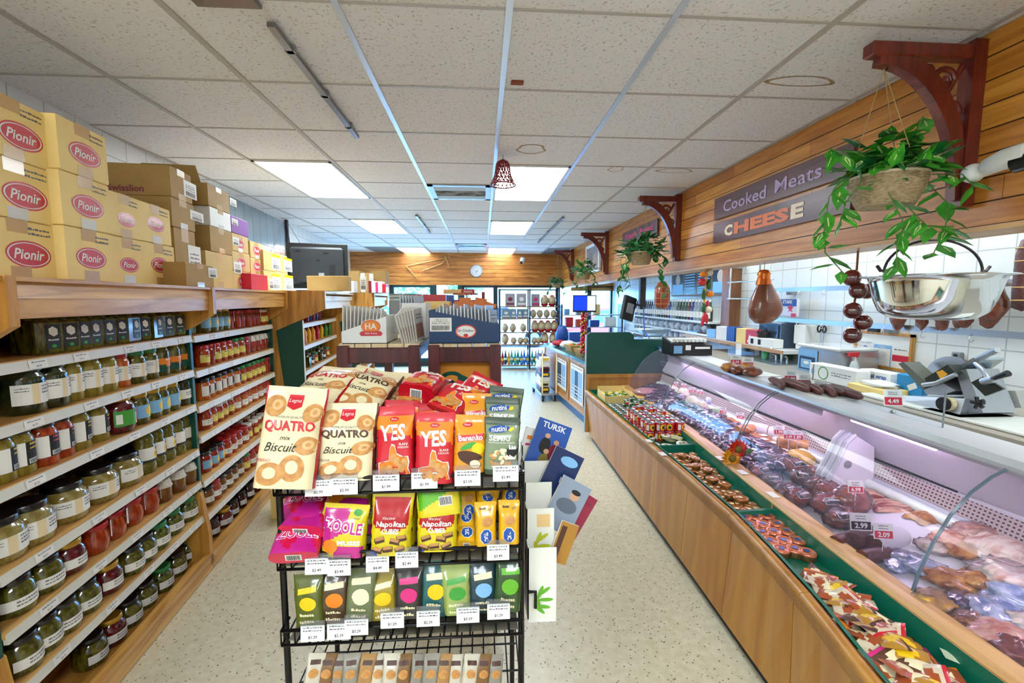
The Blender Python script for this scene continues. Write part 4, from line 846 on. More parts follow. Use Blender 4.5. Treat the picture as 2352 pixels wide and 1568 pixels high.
QF = mat('cream_foil', '#e6d8ae', .35, coat=.25); REDF = mat('red_foil', '#b00a1c', .3, coat=.3); BRF = mat('brown_foil', '#55321f', .35, coat=.3); ORF = mat('orange_foil', '#e0951a', .3, coat=.5)
bag('biscuit_bag', 'cream QUATRO biscuit bag with red lettering at the rack front left', 655, 1118, 1.13, .15, .255, .07, QF, REDF, a_quatro(RED, REDF), rx=-14, ry=6, rz=6, seed=1)
bag('biscuit_bag', 'cream QUATRO biscuit bag with brown lettering, second from rack front left', 797, 1098, 1.175, .152, .2, .065, QF, BRF, a_quatro(BROWN, BRF), rx=-10, ry=1, seed=2)
bag('biscuit_bag', 'cream and red biscuit bag lying back behind the red-lettered one', 705, 950, 1.27, .16, .22, .07, QF, REDF, a_quatro(RED, REDF), rx=-62, ry=0, rz=-16, seed=3)
bag('biscuit_bag', 'brown-lettered QUATRO bag lying tilted behind its front twin', 800, 958, 1.28, .16, .22, .065, QF, BRF, a_quatro(BROWN, BRF), rx=-60, ry=14, rz=-8, seed=4)
bag('biscuit_bag', 'cream biscuit bag with small red emblem behind the red cracker bags', 888, 955, 1.4, .12, .16, .06, QF, BRF, a_quatro(BROWN, BRF), rx=-40, ry=4, seed=5)
bag('cracker_bag', 'red YES cracker bag, left of the two standing at the front', 911, 1094, 1.18, .105, .19, .055, REDF, REDF, a_yes, YESZ, rx=-9, ry=-2, rz=-4, seed=6)
bag('cracker_bag', 'red YES cracker bag, right of the two standing at the front', 998, 1105, 1.165, .105, .185, .055, REDF, REDF, a_yes, YESZ, rx=-8, ry=1, seed=7)
bag('cracker_bag', 'red cracker bag standing behind the left YES bag', 918, 1050, 1.27, .1, .165, .05, REDF, REDF, a_yes, YESZ, rx=-8, ry=3, seed=8)
bag('cracker_bag', 'red cracker bag standing behind the right YES bag', 1000, 1056, 1.27, .115, .165, .05, REDF, REDF, a_yes, YESZ, rx=-8, ry=-2, seed=9)
bag('cracker_bag', 'red cracker bag lying on top, highest, barcode bottom forward', 955, 905, 1.32, .115, .16, .065, REDF, REDF, a_yes, YESZ, rx=-80, ry=8, rz=-14, seed=10)
bag('cracker_bag', 'red cracker bag lying under the topmost one, barcode bottom forward', 936, 944, 1.3, .1, .15, .055, REDF, REDF, a_yes, YESZ, rx=-78, ry=4, rz=-6, seed=11)
bag('cracker_bag', 'red cracker bag lying at an angle over the right YES bag', 1012, 956, 1.28, .12, .18, .065, REDF, REDF, a_yes, YESZ, rx=-68, ry=10, rz=-30, seed=12)
bag('cracker_bag', 'red cracker bag lying tilted to the right beside the orange box', 1066, 935, 1.36, .11, .16, .055, REDF, REDF, a_yes, YESZ, rx=-62, ry=22, rz=-22, seed=13)
bag('sweets_bag', 'yellow banana sweets bag at the front of the rack', 1077, 1080, 1.17, .088, .15, .05, ORF, ORF, a_banana, None, rx=-8, ry=3, seed=14)
bag('sweets_bag', 'orange sweets bag behind the front banana bag', 1092, 1020, 1.28, .085, .15, .05, ORF, ORF, a_banana, None, rx=-10, ry=2, seed=15)
bag('seed_bag', 'grey green pumpkin seed bag at the front right of the rack', 1149, 1086, 1.16, .095, .15, .045, SEMG, SEMD, a_semki, SEMZ, rx=-8, ry=3, seed=16)
bag('seed_bag', 'grey green pumpkin seed bag behind the front one', 1150, 1035, 1.25, .1, .155, .045, SEMG, SEMD, a_semki, SEMZ, rx=-10, ry=3, seed=17)
bag('seed_bag', 'dark green seed bag rearmost, its top flaring to the right', 1152, 1000, 1.33, .105, .15, .045, SEMG, SEMD, a_semki, SEMZ, rx=-16, ry=6, rz=-6, seed=18)
bag('candy_bag', 'pink candy bag, topmost of three lying at the rack left', 690, 1196, 1.2, .12, .14, .04, PKF, PKF, a_zpink, ZZP, rx=-64, ry=-3, rz=4, seed=19)
bag('candy_bag', 'pink candy bag, middle of three lying at the rack left', 690, 1222, 1.17, .125, .14, .05, PKF, PKF, a_zpink, ZZP, rx=-74, ry=2, rz=-4, seed=20)
bag('candy_bag', 'pink candy bag, lowest, sticking out over the rack front', 674, 1280, 1.13, .125, .12, .045, PKF, PKF, a_zpink, ZZP, rx=-66, ry=3, rz=6, seed=21)
bag('candy_bag', 'yellow and magenta ZOOLE candy bag standing upright', 789, 1272, 1.165, .118, .135, .045, ZY, ZY, a_zoole, ZZ, rx=-7, ry=4, rz=-3, seed=22)
bag('candy_bag', 'yellow candy bag lying flat above the upright candy bag', 795, 1176, 1.2, .125, .14, .04, ZY, ZY, a_zoole, ZZ, rx=-70, ry=2, rz=6, seed=23)
bag('candy_bag', 'yellow candy bag wedged behind the upright candy bag', 808, 1225, 1.27, .13, .12, .05, ZY, ZY, a_zoole, ZZ, rx=-25, ry=3, seed=24)
bag('wafer_bag', 'yellow and red Napolitan wafer bag, left of the two fronts', 898, 1268, 1.16, .108, .165, .05, ZY, ZY, a_nap, NZ, rx=-6, ry=3, seed=25)
bag('wafer_bag', 'yellow and red wafer bag standing behind the left Napolitan bag', 915, 1245, 1.26, .105, .165, .05, ZY, ZY, a_nap, NZ, rx=-6, ry=3, seed=26)
bag('wafer_bag', 'yellow and red Napolitan wafer bag under the green hazelnut bag', 1004, 1258, 1.17, .11, .145, .05, ZY, ZY, a_nap, NZ, rx=-6, ry=1, seed=27)
bag('hazelnut_bag', 'green and yellow hazelnut wafer bag lying on the right Napolitan bag', 1012, 1182, 1.18, .12, .1, .06, ZY, HGR, a_haz, HZ, rx=-20, ry=-4, rz=3, seed=28)
for k, (px, py, y, rx, rz, lab) in enumerate(((1116, 1247, 1.165, -5, 3, 'yellow TUC cracker pack, left of the two front packs'), (1169, 1243, 1.165, -5, -3, 'yellow TUC cracker pack, right of the two front packs'), (1122, 1168, 1.21, -60, 10, 'yellow cracker pack lying under the top left one'), (1122, 1136, 1.22, -62, -14, 'yellow cracker pack lying topmost beside the rack post'), (1172, 1164, 1.22, -52, -10, 'yellow cracker pack lying above the right TUC pack'), (1072, 1185, 1.24, -6, 20, 'yellow cracker pack standing beside the hazelnut bag'), (1072, 1215, 1.2, -66, 3, 'yellow cracker pack lying second from bottom beside the wafers'), (1072, 1252, 1.17, -70, -3, 'yellow cracker pack lying lowest beside the wafers'))):
    bag('cracker_pack', lab, px, py, y, .058, .115 if k < 2 else .1, .04, TUCY, TUCY, a_tuc, None, rx, 0, rz, 30 + k, seal=.06)
# darker mixed bags on the third tier, thin packets on the lowest
TC = [('olive green snack bag with lime print', mat('foil_a', '#57601c', .3, coat=.5), YEL), ('brown snack bag with orange print', mat('foil_b', '#4c3620', .3, coat=.5), ORANGE), ('grey green snack bag', mat('foil_c', '#6b7450', .3, coat=.5), CREAM), ('yellow and beige snack bag', mat('foil_d', '#a08a2c', .3, coat=.5), YEL), ('dark snack bag with pink print', mat('foil_e', '#2a2524', .3, coat=.5), PINK), ('teal snack bag with yellow print', mat('foil_f', '#1c5a5c', .3, coat=.5), YEL), ('pale green folded snack bag', mat('foil_g', '#98a85a', .3, coat=.5), GRN), ('dark blue green snack bag', mat('foil_h', '#1f3a44', .3, coat=.5), SKYB), ('dark green snack bag with leaf print', mat('foil_i', '#2a4a20', .3, coat=.5), HGR)]
for k, (lab, m_, c_) in enumerate(TC):
    px = 715 + k * 56
    def art(b, S, w, h, c_=c_): b.disc(S, .05 * w, .45 * h, .3 * w, .14 * h, c_, .0012, 14, 3); b.patch(S, -.3 * w, .35 * w, .66 * h, .76 * h, CREAM if k % 2 else c_, .0012, 4, 2, .1); b.scribble(S, 0, .2 * h, .5 * w, CREAM, 2, .008, .0012, k)
    bag('snack_bag', lab + ' on the third rack tier', px, 1428 - k * 4, 1.17 + (k % 2) * .01, .078, .13 + .012 * (k % 3), .04, m_, m_, art, None, -8, (k * 37 % 11) - 5, (k * 23 % 9) - 4, 50 + k)
for k in range(5):
    px = 745 + k * 95; m_ = TC[(k * 4 + 3) % 9][1]
    bag('snack_bag', '%s lying at the back of the third rack tier, %s from left' % ('mixed foil snack bag', ORD[k]), px, 1345 - k * 5, 1.28, .1, .14, .05, m_, m_, None, None, -14, 4, 5 * k - 8, 70 + k)
WP = [mat('packet_a', '#c9c2b0', .4, coat=.3), mat('packet_b', '#a87f4c', .45), mat('packet_c', '#8f8a80', .4, coat=.2), mat('packet_d', '#7d5a34', .45)]
for k in range(15):
    px = 712 + k * 30; m_ = WP[(k * 7 + k // 3) % 4]
    bag('thin_packet', 'thin %s packet on the lowest rack tier, %s from left' % (['pale', 'tan', 'grey', 'brown'][(k * 7 + k // 3) % 4], ORD[k]), px, 1568 + 20, 1.15 + .008 * (k % 3), .044, .1, .03, m_, m_, (lambda b, S, w, h: [b.disc(S, 0, .55 * h, .3 * w, .12 * h, TAN, .0012, 10, 2), b.patch(S, -.3 * w, .3 * w, .75 * h, .85 * h, BROWN, .0012, 3, 1)]), None, -10, 12 - (k % 4) * 2, 10, 90 + k, barcode=False)
# ---------------------------------------------------------------- white magazine holder on the rack's side
HX0, HX1 = .128, .212
t = thing('magazine_holder', 'white stepped magazine holder hung on the right side of the snack rack', 'magazine holder', (0, 0, 0))
for k, (y, zt, zb) in enumerate(((1.42, 1.02, .62), (1.37, .985, .62), (1.32, .935, .6), (1.27, .875, .58), (1.22, .78, .56))):
    b = MB(); b.box(HX0, HX1, y, y + .003, zb, zt, mat('holder_white', '#e8e9e0', .3, coat=.3)); b.box(HX0, HX0 + .003, y, y + .05, zb, zt, WHITE); b.obj('pocket', t)
    if k in (3, 4):
        f = plane((HX0 + .042, y, (zt + zb) / 2), (1, 0, 0), (0, 0, 1)); g = MB()
        for q in range(6): g.disc(f, .012 * math.cos(q), .03 * math.sin(q * 1.1) - (.05 if k == 4 else -.03), .022, .006, HGR if k == 4 else mat('lime_leafprint', '#b8bf2a', .5), .0008 + q * .0001, 10, 1, q * .6)
        if k == 3: g.patch(f, -.01, .03, .09, .13, mat('peach_print', '#e8c48a', .6), .0006)
        g.obj('flower_print', t)
MB().box(HX0, HX1, 1.22, 1.45, .55, .56, WHITE).obj('floor_plate', t); MB().tube([(HX0, 1.2, .66), (HX0 + .02, 1.2, .66), (HX0 + .02, 1.2, .61)], .005, WIRE, 6).obj('hook', t)
def magazine(label, px, py, y, w, h, ry, rx, cover, art, n=1, rz=0):
    p = at(px, py, y=y); b = MB(); f = plane((0, -.004, 0), (1, 0, 0), (0, 0, 1))
    b.box(-w / 2, w / 2, -.004, .004, 0, h, PAPER); b.patch(f, -w / 2, w / 2, 0, h, cover, .0004); art(b, f, w, h)
    return b.obj('magazine', label=label, cat='magazine', group='magazines in the white holder', loc=p, rot=(math.radians(rx), math.radians(ry), math.radians(rz)))
SKIN = mat('printed_skin', '#c89a7a', .5)
def m_fam(b, f, w, h):
    b.text('TURSK', f, .0, h * .9, PAPER, w=w * .7, off=.001, bold=.02)
    for x, z, c in ((-.1, .5, INK), (.2, .42, MAROON), (0, .2, mat('olive_print', '#7a6a20', .5))): b.disc(f, x * w, z * h, .16 * w, .17 * h, c, .0008 + z * .0002, 14, 1); b.disc(f, x * w, (z + .2) * h, .08 * w, .05 * h, SKIN, .0012, 12, 1)
magazine('blue magazine with people on its cover, topmost in the white holder', 1238, 1080, 1.39, .115, .165, 21, -8, BLUE, m_fam)
magazine('thin striped magazine behind the blue one in the top pocket', 1222, 1075, 1.43, .11, .13, 16, -8, PAPER, lambda b, f, w, h: [b.patch(f, -.4 * w, .4 * w, (.1 + .2 * k) * h, (.2 + .2 * k) * h, (GRN, SKYB, PINK, ORANGE)[k], .0008) for k in range(4)])
magazine('thick magazine with dark blue cover leaning right, second pocket', 1262, 1140, 1.34, .1, .155, 27, -8, mat('navy_print', '#142a5c', .35), lambda b, f, w, h: [b.disc(f, .1 * w, .8 * h, .3 * w, .1 * h, SKYB, .0008, 14, 1), b.text('II', f, .1 * w, .4 * h, PAPER, h=.12 * h, off=.001)])
magazine('black and yellow striped magazine beside the dark blue one', 1250, 1150, 1.35, .05, .17, 24, -6, INK, lambda b, f, w, h: b.patch(f, -.1 * w, .1 * w, .3 * h, .95 * h, YEL, .0008))
magazine('grey magazine with a portrait in clear film, third pocket', 1272, 1215, 1.29, .1, .16, 30, -10, mat('grey_blue_print', '#8a96a8', .4), lambda b, f, w, h: [b.disc(f, .1 * w, .72 * h, .16 * w, .08 * h, SKIN, .0008, 14, 1), b.disc(f, .1 * w, .8 * h, .16 * w, .05 * h, INK, .001, 14, 1), b.disc(f, .0, .5 * h, .35 * w, .14 * h, mat('suit_grey', '#5a6472', .5), .0006, 14, 1)])
magazine('dark red magazine under the portrait magazine', 1290, 1225, 1.3, .09, .145, 34, -10, mat('wine_print', '#8e2440', .4), lambda b, f, w, h: b.patch(f, -.4 * w, .4 * w, .8 * h, .84 * h, MAROON, .0008))
magazine('brown envelope magazine hanging low in the bottom pocket', 1278, 1290, 1.24, .055, .12, 22, -8, mat('ochre_print', '#a8782c', .5), lambda b, f, w, h: b.patch(f, -.4 * w, -.1 * w, .1 * h, .9 * h, BROWN, .0008))
# small cartons on the floor by the shelving
for k, (px, py, h, w) in enumerate(((640, 1192, .17, .13), (640, 1192, .13, .12))):
    p = at(px + 6, py, z=0); carton(['brown carton on the floor beside the relish bay', 'smaller brown carton on top of the floor carton'][k], w, h, .2, V(p.x, p.y, 0 if k == 0 else .172), 0, CARD, None, False, (.1, .4, .4, .75), False, None, 'floor cartons')
# ---------------------------------------------------------------- two dark wooden stands with goods
def stand(x0, x1, y0, y1, label, mid):
    t = thing('wooden_stand', label, 'shelf stand', ((x0 + x1) / 2, y0, 0)); w = (x1 - x0) / 2; d = y1 - y0
    for sx in (-1, 1):
        for yy in (0, d - .06): MB().box(sx * w - (.055 if sx > 0 else 0), sx * w + (0 if sx > 0 else .055), yy, yy + .06, 0, 1.275, MAHOG, .004).obj('leg', t)
    for yy in (.012, d - .05): MB().box(-w + .05, w - .05, yy, yy + .035, 1.185, 1.262, MAHOG, .004).obj('rail', t)
    for sx in (-1, 1): MB().box(sx * (w - .045), sx * (w - .015), .05, d - .05, 1.2, 1.262, MAHOG).obj('side_rail', t)
    b = MB(); n = 5
    for k in range(n): a = -w + 2 * w * k / n; b.box(a + .003, a + 2 * w / n - .003, .03, d, 1.263, 1.281, PINE)
    b.obj('top', t); MB().box(-w + .02, w - .02, .02, d - .02, mid - .02, mid, PINE).obj('shelf', t); MB().box(-w + .02, w - .02, .02, d - .02, .2, .22, PINE).obj('lower_shelf', t)
SY = 2.2; SA, SBx = (-.712, -.312), (-.27, .092)
stand(SA[0], SA[1], SY, 3.3, 'dark wooden stand carrying the white envelope box', .97)
stand(SBx[0], SBx[1], SY, 3.3, 'dark wooden stand carrying the navy box, orange carton inside', .97)
ST = 1.282
def tray_box(label, W, D, h0, h1, loc, mt, art, edge=None, hb=None):
    """open display box whose front slopes from h0 (left) to h1 (right)"""
    t = thing('display_box', label, 'box', loc); f = lambda x, z, off=0: V(x, -off, z)
    hb = hb or max(h0, h1)
    MB().prism([(-W / 2, 0), (W / 2, 0), (W / 2, h1), (-W / 2, h0)], f, -.003, 0, mt).obj('front', t)
    for x, h in ((-W / 2, h0), (W / 2 - .003, h1)): MB().box(x, x + .003, .003, D, 0, h, mt).obj('side', t)
    MB().box(-W / 2, W / 2, D - .003, D, 0, hb, mt).obj('back', t); MB().box(-W / 2, W / 2, 0, D, 0, .003, mt).obj('bottom', t)
    b = MB(); art(b, lambda x, z, off=0: V(x, -off, z)); b.obj('print', t); return t
p0, p1 = at(785, 788, y=SY + .04), at(888, 788, y=SY + .04); W = p1.x - p0.x
def a_ha(b, f):
    b.disc(f, .035, .085, .05, .036, PAPER, .0006, 24, 1); b.disc(f, .035, .085, .047, .033, RED, .001, 24, 1); b.disc(f, .035, .085, .044, .03, ORANGE, .0014, 24, 1); b.text('HA', f, .035, .086, PAPER, w=.056, off=.002, bold=.02); b.poly(f, [(-.022, .05), (-.012, .062), (.082, .062), (.092, .05), (.084, .038), (-.014, .038)], RED, .0018); b.text('Hazi Arany', f, .035, .05, PAPER, w=.06, off=.0024)
tray_box('white display box of seasoning envelopes with round orange emblem', W, .3, .06, .135, V((p0.x + p1.x) / 2, SY + .04, ST), WHITE, a_ha)
ENV = mat('envelope_white', '#dcdad2', .45); ENVP = mat('envelope_print', '#9a8e7c', .5)
def envelope(label, loc, w, h, rx, ry, rz, m_, p_, grp):
    b = MB(); f = plane((0, -.003, 0), (1, 0, 0), (0, 0, 1)); b.box(-w / 2, w / 2, -.003, .003, 0, h, m_); b.patch(f, -w * .4, w * .4, h * .1, h * .55, p_, .0006); b.scribble(f, 0, h * .8, w * .6, INK2, 2, .008, .0006, 3)
    b.obj('sachet', label=label, cat='sachet', group=grp, loc=loc, rot=(math.radians(rx), math.radians(ry), math.radians(rz)))
for k in range(11):
    x = p0.x + .02 + k * .017; envelope('white seasoning sachet in the emblem box, %s from left' % ORD[k], V(x, SY + .16, ST + .005), .2, .17 - k * .003, -4, 10 + k * 2, 78, ENV, ENVP, 'sachets in the emblem box')
c = at(935, 782, y=SY + .1); tray_box('taller white display box right of the emblem box', .13, .24, .2, .2, V(at(905, 785, y=SY + .2).x + .1, SY + .25, ST), WHITE, lambda b, f: b.scribble(f, 0, .12, .1, INK2, 6, .008, .0006, 5))
for k in range(7): envelope('white seasoning sachet leaning by the taller white box, %s from left' % ORD[k], V(at(938, 780, y=SY + .12).x + k * .009, SY + .1 + k * .014, ST + .002), .12, .17, -5, -22 + k * 3, 78, ENV, mat('envelope_rose', '#b07a6a', .5), 'sachets beside the emblem box')
for k in range(6): envelope('clear-wrapped sachet upright in the taller white box, %s' % ORD[k], V(at(905, 780, y=SY + .25).x + .05 + k * .018, SY + .34, ST + .02), .14, .22, -3, 6 - k * 2, 78, mat('film_sachet', '#c6cdd4', .15, coat=.8), ENVP, 'sachets in the taller white box')
q0, q1 = at(986, 788, y=SY + .02), at(1147, 788, y=SY + .02); W = q1.x - q0.x
NAVY = mat('navy_card', '#143a63', .5)
def a_oet(b, f):
    b.patch(f, -W / 2 + .004, -W * .18, .06, .128, PAPER, .0006); b.text('1-90-511151', f, -W * .33, .117, INK, w=.06, off=.001); b.scribble(f, -W * .33, .106, .09, INK2, 2, .004, .001, 4); b.barcode(f, -W * .46, -W * .21, .066, .09, INK, .001, 24)
    b.disc(f, W * .02, .06, .052, .034, mat('oetker_red', '#e2452e', .4), .0006, 26, 1); b.disc(f, W * .02, .06, .046, .028, PAPER, .001, 26, 1); b.text('Dr.Oetker', f, W * .02, .064, NAVY, w=.082, off=.0014, bold=.012); b.disc(f, W * .02, .04, .012, .008, RED, .0014, 14, 1)
tray_box('navy blue display box with white barcode label, full of sachets', W, .3, .165, .095, V((q0.x + q1.x) / 2, SY + .02, ST), NAVY, a_oet, hb=.17)
for k in range(16): envelope('clear-topped sachet in the navy box, %s from left' % ORD[k], V(q0.x + .05 + k * .0185, SY + .17, ST + .004), .18, .16 + .012 * (k % 3), -3, 10 - k * .6, 76, mat('film_sachet', '', 0), mat('sachet_dark', '#4a5866', .4), 'sachets in the navy box')
# orange carton inside the right stand and sacks inside the left one
o0, o1 = at(992, 895, y=SY + .03), at(1131, 895, y=SY + .03); zt = at(1060, 820, y=SY + .03).z; W = o1.x - o0.x
t = thing('orange_carton', 'orange carton with dark green C emblem inside the right stand', 'box', V((o0.x + o1.x) / 2, SY + .075, .972)); h = zt - .972
b = MB(); b.box(-W / 2, W / 2, 0, .4, 0, h, mat('orange_card', '#d98a1c', .55), .003); f = plane((0, 0, 0), (1, 0, 0), (0, 0, 1)); cx, cz = -.055, h * .42
def cpt(a, rx, rz): return (cx + rx * math.cos(a), cz + rz * math.sin(a))
A = [math.radians(48 + k * 290 / 24) for k in range(25)]
for a, c in zip(A, A[1:]): b.poly(f, [cpt(a, .072, .06), cpt(c, .072, .06), cpt(c, .05, .04), cpt(a, .05, .04)], GREEN, .0007)
b.poly(f, [cpt(A[0], .072, .06), cpt(A[0], .05, .04), (cx + .085, cz + .02)], GREEN, .0007); b.poly(f, [(cx + .03, cz + .05), (cx + .1, cz + .02), (cx + .03, cz - .005)], GREEN, .0006)
b.disc(f, cx - .005, cz, .02, .016, GREEN, .001, 14, 1); b.patch(f, cx, cx + .05, cz - .006, cz + .006, GREEN, .001); b.obj('carton', t)
def sack(name, label, px0, px1, py, y, h, m_, art, ry=0):
    a, c = at(px0, py, y=y), at(px1, py, y=y); w = c.x - a.x; b = MB()
    b.grid(lambda u, v: (lambda s: V((s - .5) * w, -h / 2 * math.cos(2 * PI * v) * .8 * (math.sin(PI * s) ** .35), h / 2 + h / 2 * math.sin(2 * PI * v) * (math.sin(PI * s) ** .35) + .006 * noise.noise(V(s * 9, v * 9, px0))))(min(.998, max(.002, u))), 18, 14, m_, zone=art)
    b.obj(name, label=label, cat='sack', group='sacks inside the left stand', loc=V((a.x + c.x) / 2, y, .972), rot=(0, math.radians(ry), 0))
MIL = mat('millet', '#b58a3c', .6, col2='#8e6a2a', scale=150); NETG = mat('green_net', '#2f6a1c', .6, col2='#4a8a2a', scale=120)
sack('grain_sack', 'orange sack of grain with green end inside the left stand', 845, 938, 870, SY + .12, .13, MIL, lambda u, v: NETG if u > .85 else (CREAM if .35 < u < .75 and .1 < v < .22 else (ORANGE if u < .2 or v < .1 else MIL)), -6)
sack('net_sack', 'green net sack beside the orange grain sack', 806, 866, 885, SY + .1, .16, NETG, None, 18)
# boxes stacked further back on the stands
def bx2(px0, px1, pt, pb, y, label, m_, txt=None, c=PAPER, name='cardboard_box', D=.2, stack=ST):
    a, q = at(px0, pt, y=y), at(px1, pt, y=y); zb = max(stack, at(px0, pb, y=y).z); W, H = q.x - a.x, a.z - zb
    b = MB(); b.box(-W / 2, W / 2, 0, D, 0, H, m_, .003); f = plane((0, 0, 0), (1, 0, 0), (0, 0, 1))
    if txt: b.text(txt, f, 0, H * .5, c, w=W * .6, off=.0008, bold=.02)
    b.obj(name, label=label, cat='box', group='boxes on the stands', loc=V((a.x + q.x) / 2, y, zb))
bx2(975, 1032, 692, 757, 2.75, 'brown carton with orange wording behind the navy box', CARD, 'va', ORANGE)
bx2(955, 1024, 676, 760, 3.05, 'red box with white wording behind the brown carton', RED, 'Jena')
bx2(1025, 1042, 677, 760, 3.0, 'small blue box between red and maroon boxes', BLUE, 'max', YEL, D=.1)
bx2(1042, 1100, 688, 760, 2.85, 'lower long maroon box behind the navy box', MAROON, 'KARLITO', ORANGE, D=.1)
bx2(1040, 1098, 673, 686, 2.85, 'upper long maroon box lying on its twin', MAROON, 'KARLITO', ORANGE, D=.1, stack=1.53)
bx2(1106, 1114, 670, 760, 2.95, 'upright maroon box at the right end of the stack', MAROON, None, D=.1)
bx2(1018, 1062, 664, 676, 3.18, 'tan box lying across the top of the back stack', CARD, None, D=.1, stack=1.54)
bx2(1060, 1090, 664, 676, 3.18, 'thin red box lying beside the tan box on top', RED, 'RODOS', D=.1, stack=1.54)
for k in range(8): envelope('orange packet fanned behind the navy box, %s from left' % ORD[k], V(at(1060, 740, y=2.6).x + k * .016, 2.6 + .01 * (k % 2), ST), .07, .19 + .02 * (k % 3), -4, -10 + k * 4, 10, mat('orange_packet', '#e0792a', .4), PAPER, 'orange packets behind the navy box')
for k in range(5): bx2(893, 955, 690 - k * 4, 760 if k == 0 else 690 - k * 4 + 4, 2.95, 'flat white and grey pack in the pile behind the envelopes, %s from bottom' % ORD[k], ENV if k % 2 else GREY, None, D=.22, name='flat_pack', stack=ST if k == 0 else at(893, 694 - k * 4, y=2.95).z + .001)
# ---------------------------------------------------------------- deli counter: honey wood front, green trays, curved glass case
LEDT = [(.2, 1.335), (.95, 1.345), (1.39, 1.36), (1.91, 1.40), (2.94, 1.49), (4.6, 1.56)]
LIPT = [(.2, .86), (.96, .965), (1.26, 1.03), (1.54, 1.07), (1.83, 1.1), (2.37, 1.11), (3.1, 1.10), (4.6, 1.085)]
BAST = [(.2, 1.035), (1.54, 1.07), (2.2, 1.09), (3.15, 1.11), (4.6, 1.14)]
RAIT = [(.2, 1.6), (1.3, 1.62), (2.0, 1.655), (2.78, 1.70), (4.6, 1.86)]
xled = lambda y: interp(LEDT, y); xlip = lambda y: interp(LIPT, y); xbas = lambda y: interp(BAST, y); xrai = lambda y: interp(RAIT, y)
YN, YE = .25, 4.58
def strip(b, prof, ys, mt, smooth_=False, cap=True):
    """prof(y) -> closed outline [(x, z)], swept along y"""
    n = len(prof(ys[0])); P = [V(x, y, z) for y in ys for x, z in prof(y)]
    F = [(k * n + i, (k + 1) * n + i, (k + 1) * n + (i + 1) % n, k * n + (i + 1) % n) for k in range(len(ys) - 1) for i in range(n)]
    b.add(P, F, mt, smooth_)
    if cap: b.add(P[:n], [tuple(range(n))[::-1]], mt); b.add(P[-n:], [tuple(range(n))], mt)
def lay(b, prof, ys, mt, smooth_=True):
    n = len(prof(ys[0])); P = [V(x, y, z) for y in ys for x, z in prof(y)]
    b.add(P, [(k * n + i, k * n + i + 1, (k + 1) * n + i + 1, (k + 1) * n + i) for k in range(len(ys) - 1) for i in range(n - 1)], mt, smooth_)
def ysn(a, c, st=.12): n = max(2, int((c - a) / st)); return [a + (c - a) * i / n for i in range(n + 1)]
ctr = thing('deli_counter', 'long honey wood counter front with green trays along the right', 'counter', (1.1, 2.4, 0))
ctr.location = (0, 0, 0)
seams = [YN, 1.05, 1.36, 1.83, 2.28, 2.73, 3.2, 3.75, YE]
for a, c in zip(seams, seams[1:]):
    b = MB(); strip(b, lambda y: [(xbas(y), .06), (xbas(y) + .02, .06), (xlip(y) + .03, .47), (xlip(y) + .012, .47)], ysn(a + .002, c - .002), COUNTER); b.obj('front_panel', ctr)
lips = [YN, 1.3, 1.83, YE]
for a, c in zip(lips, lips[1:]):
    b = MB(); strip(b, lambda y: [(xlip(y) + .006, .474), (xlip(y) + .04, .474), (xlip(y) + .035, .54), (xlip(y) + .022, .548), (xlip(y) - .004, .545), (xlip(y) - .008, .53), (xlip(y) + .002, .52)], ysn(a + .0015, c - .0015), COUNTER, True); b.obj('lip', ctr)
b = MB(); strip(b, lambda y: [(xbas(y) + .03, 0), (xbas(y) + .05, 0), (xbas(y) + .05, .06), (xbas(y) + .03, .06)], ysn(YN, YE), BLACK); b.obj('toe_kick', ctr)
b = MB(); strip(b, lambda y: [(xled(y) - .085, .535), (xled(y), .535), (xled(y), .585), (xled(y) - .01, .592), (xled(y) - .075, .592), (xled(y) - .085, .58)], ysn(YN, YE), wood('ledge_wood', '#b98a4e', '#d8ad72', 1)); b.obj('ledge', ctr)
trays = [YN, 1.855, 2.76, YE]
for a, c in zip(trays, trays[1:]):
    t_ = MB(); xo = lambda y: xlip(y) + .036; xi = lambda y: xled(y) - .087
    lay(t_, lambda y: [(xo(y), .546), (xo(y) + .012, .546), (xo(y) + .016, .5), (xi(y) - .004, .5), (xi(y), .575)], ysn(a + .008, c - .008), GREENL, False)
    for y, e0, e1 in ((a, .0008, .008), (c, -.008, -.0008)): t_.hexa([(xo(y), y + e0, .44), (xi(y), y + e0, .44), (xi(y), y + e1, .44), (xo(y), y + e1, .44), (xo(y), y + e0, .546), (xi(y), y + e0, .552), (xi(y), y + e1, .552), (xo(y), y + e1, .546)], GREENL)
    t_.obj('tray', ctr)
def card(label, p, rz=0, w=.062, h=.05, txt='2.99', band=None, rx=-12, grp='price cards in the deli case'):
    b = MB(); f = plane((0, -.0012, 0), (1, 0, 0), (0, 0, 1)); b.box(-w / 2, w / 2, -.0012, .0012, 0, h, WHITE); b.patch(f, -w * .46, w * .46, h * .06, h * .52, band or TAGRED, .0006); b.text(txt, f, 0, h * .29, PAPER, w=w * .6, off=.0012, bold=.03); b.scribble(f, 0, h * .8, w * .5, INK2, 2, .004, .0006, int(p.x * 999))
    return b.obj('price_card', label=label, cat='price card', group=grp, loc=p, rot=(math.radians(rx), 0, math.radians(rz)))
for k, (px, py) in enumerate(((1452, 914), (1490, 1012), (1522, 1042), (1655, 1052), (1705, 1084), (1775, 1136))):
    p = at(px, py, z=.594 if k in (0, 3, 4, 5) else .55); MB().box(-.018, .018, -.03, .03, 0, .001, PAPER).obj('shelf_card', label='small white card lying flat on the %s, %s from far end' % ('wood ledge' if k in (0, 3, 4, 5) else 'counter lip', ORD[k]), cat='price card', loc=p, group='flat cards on the counter')
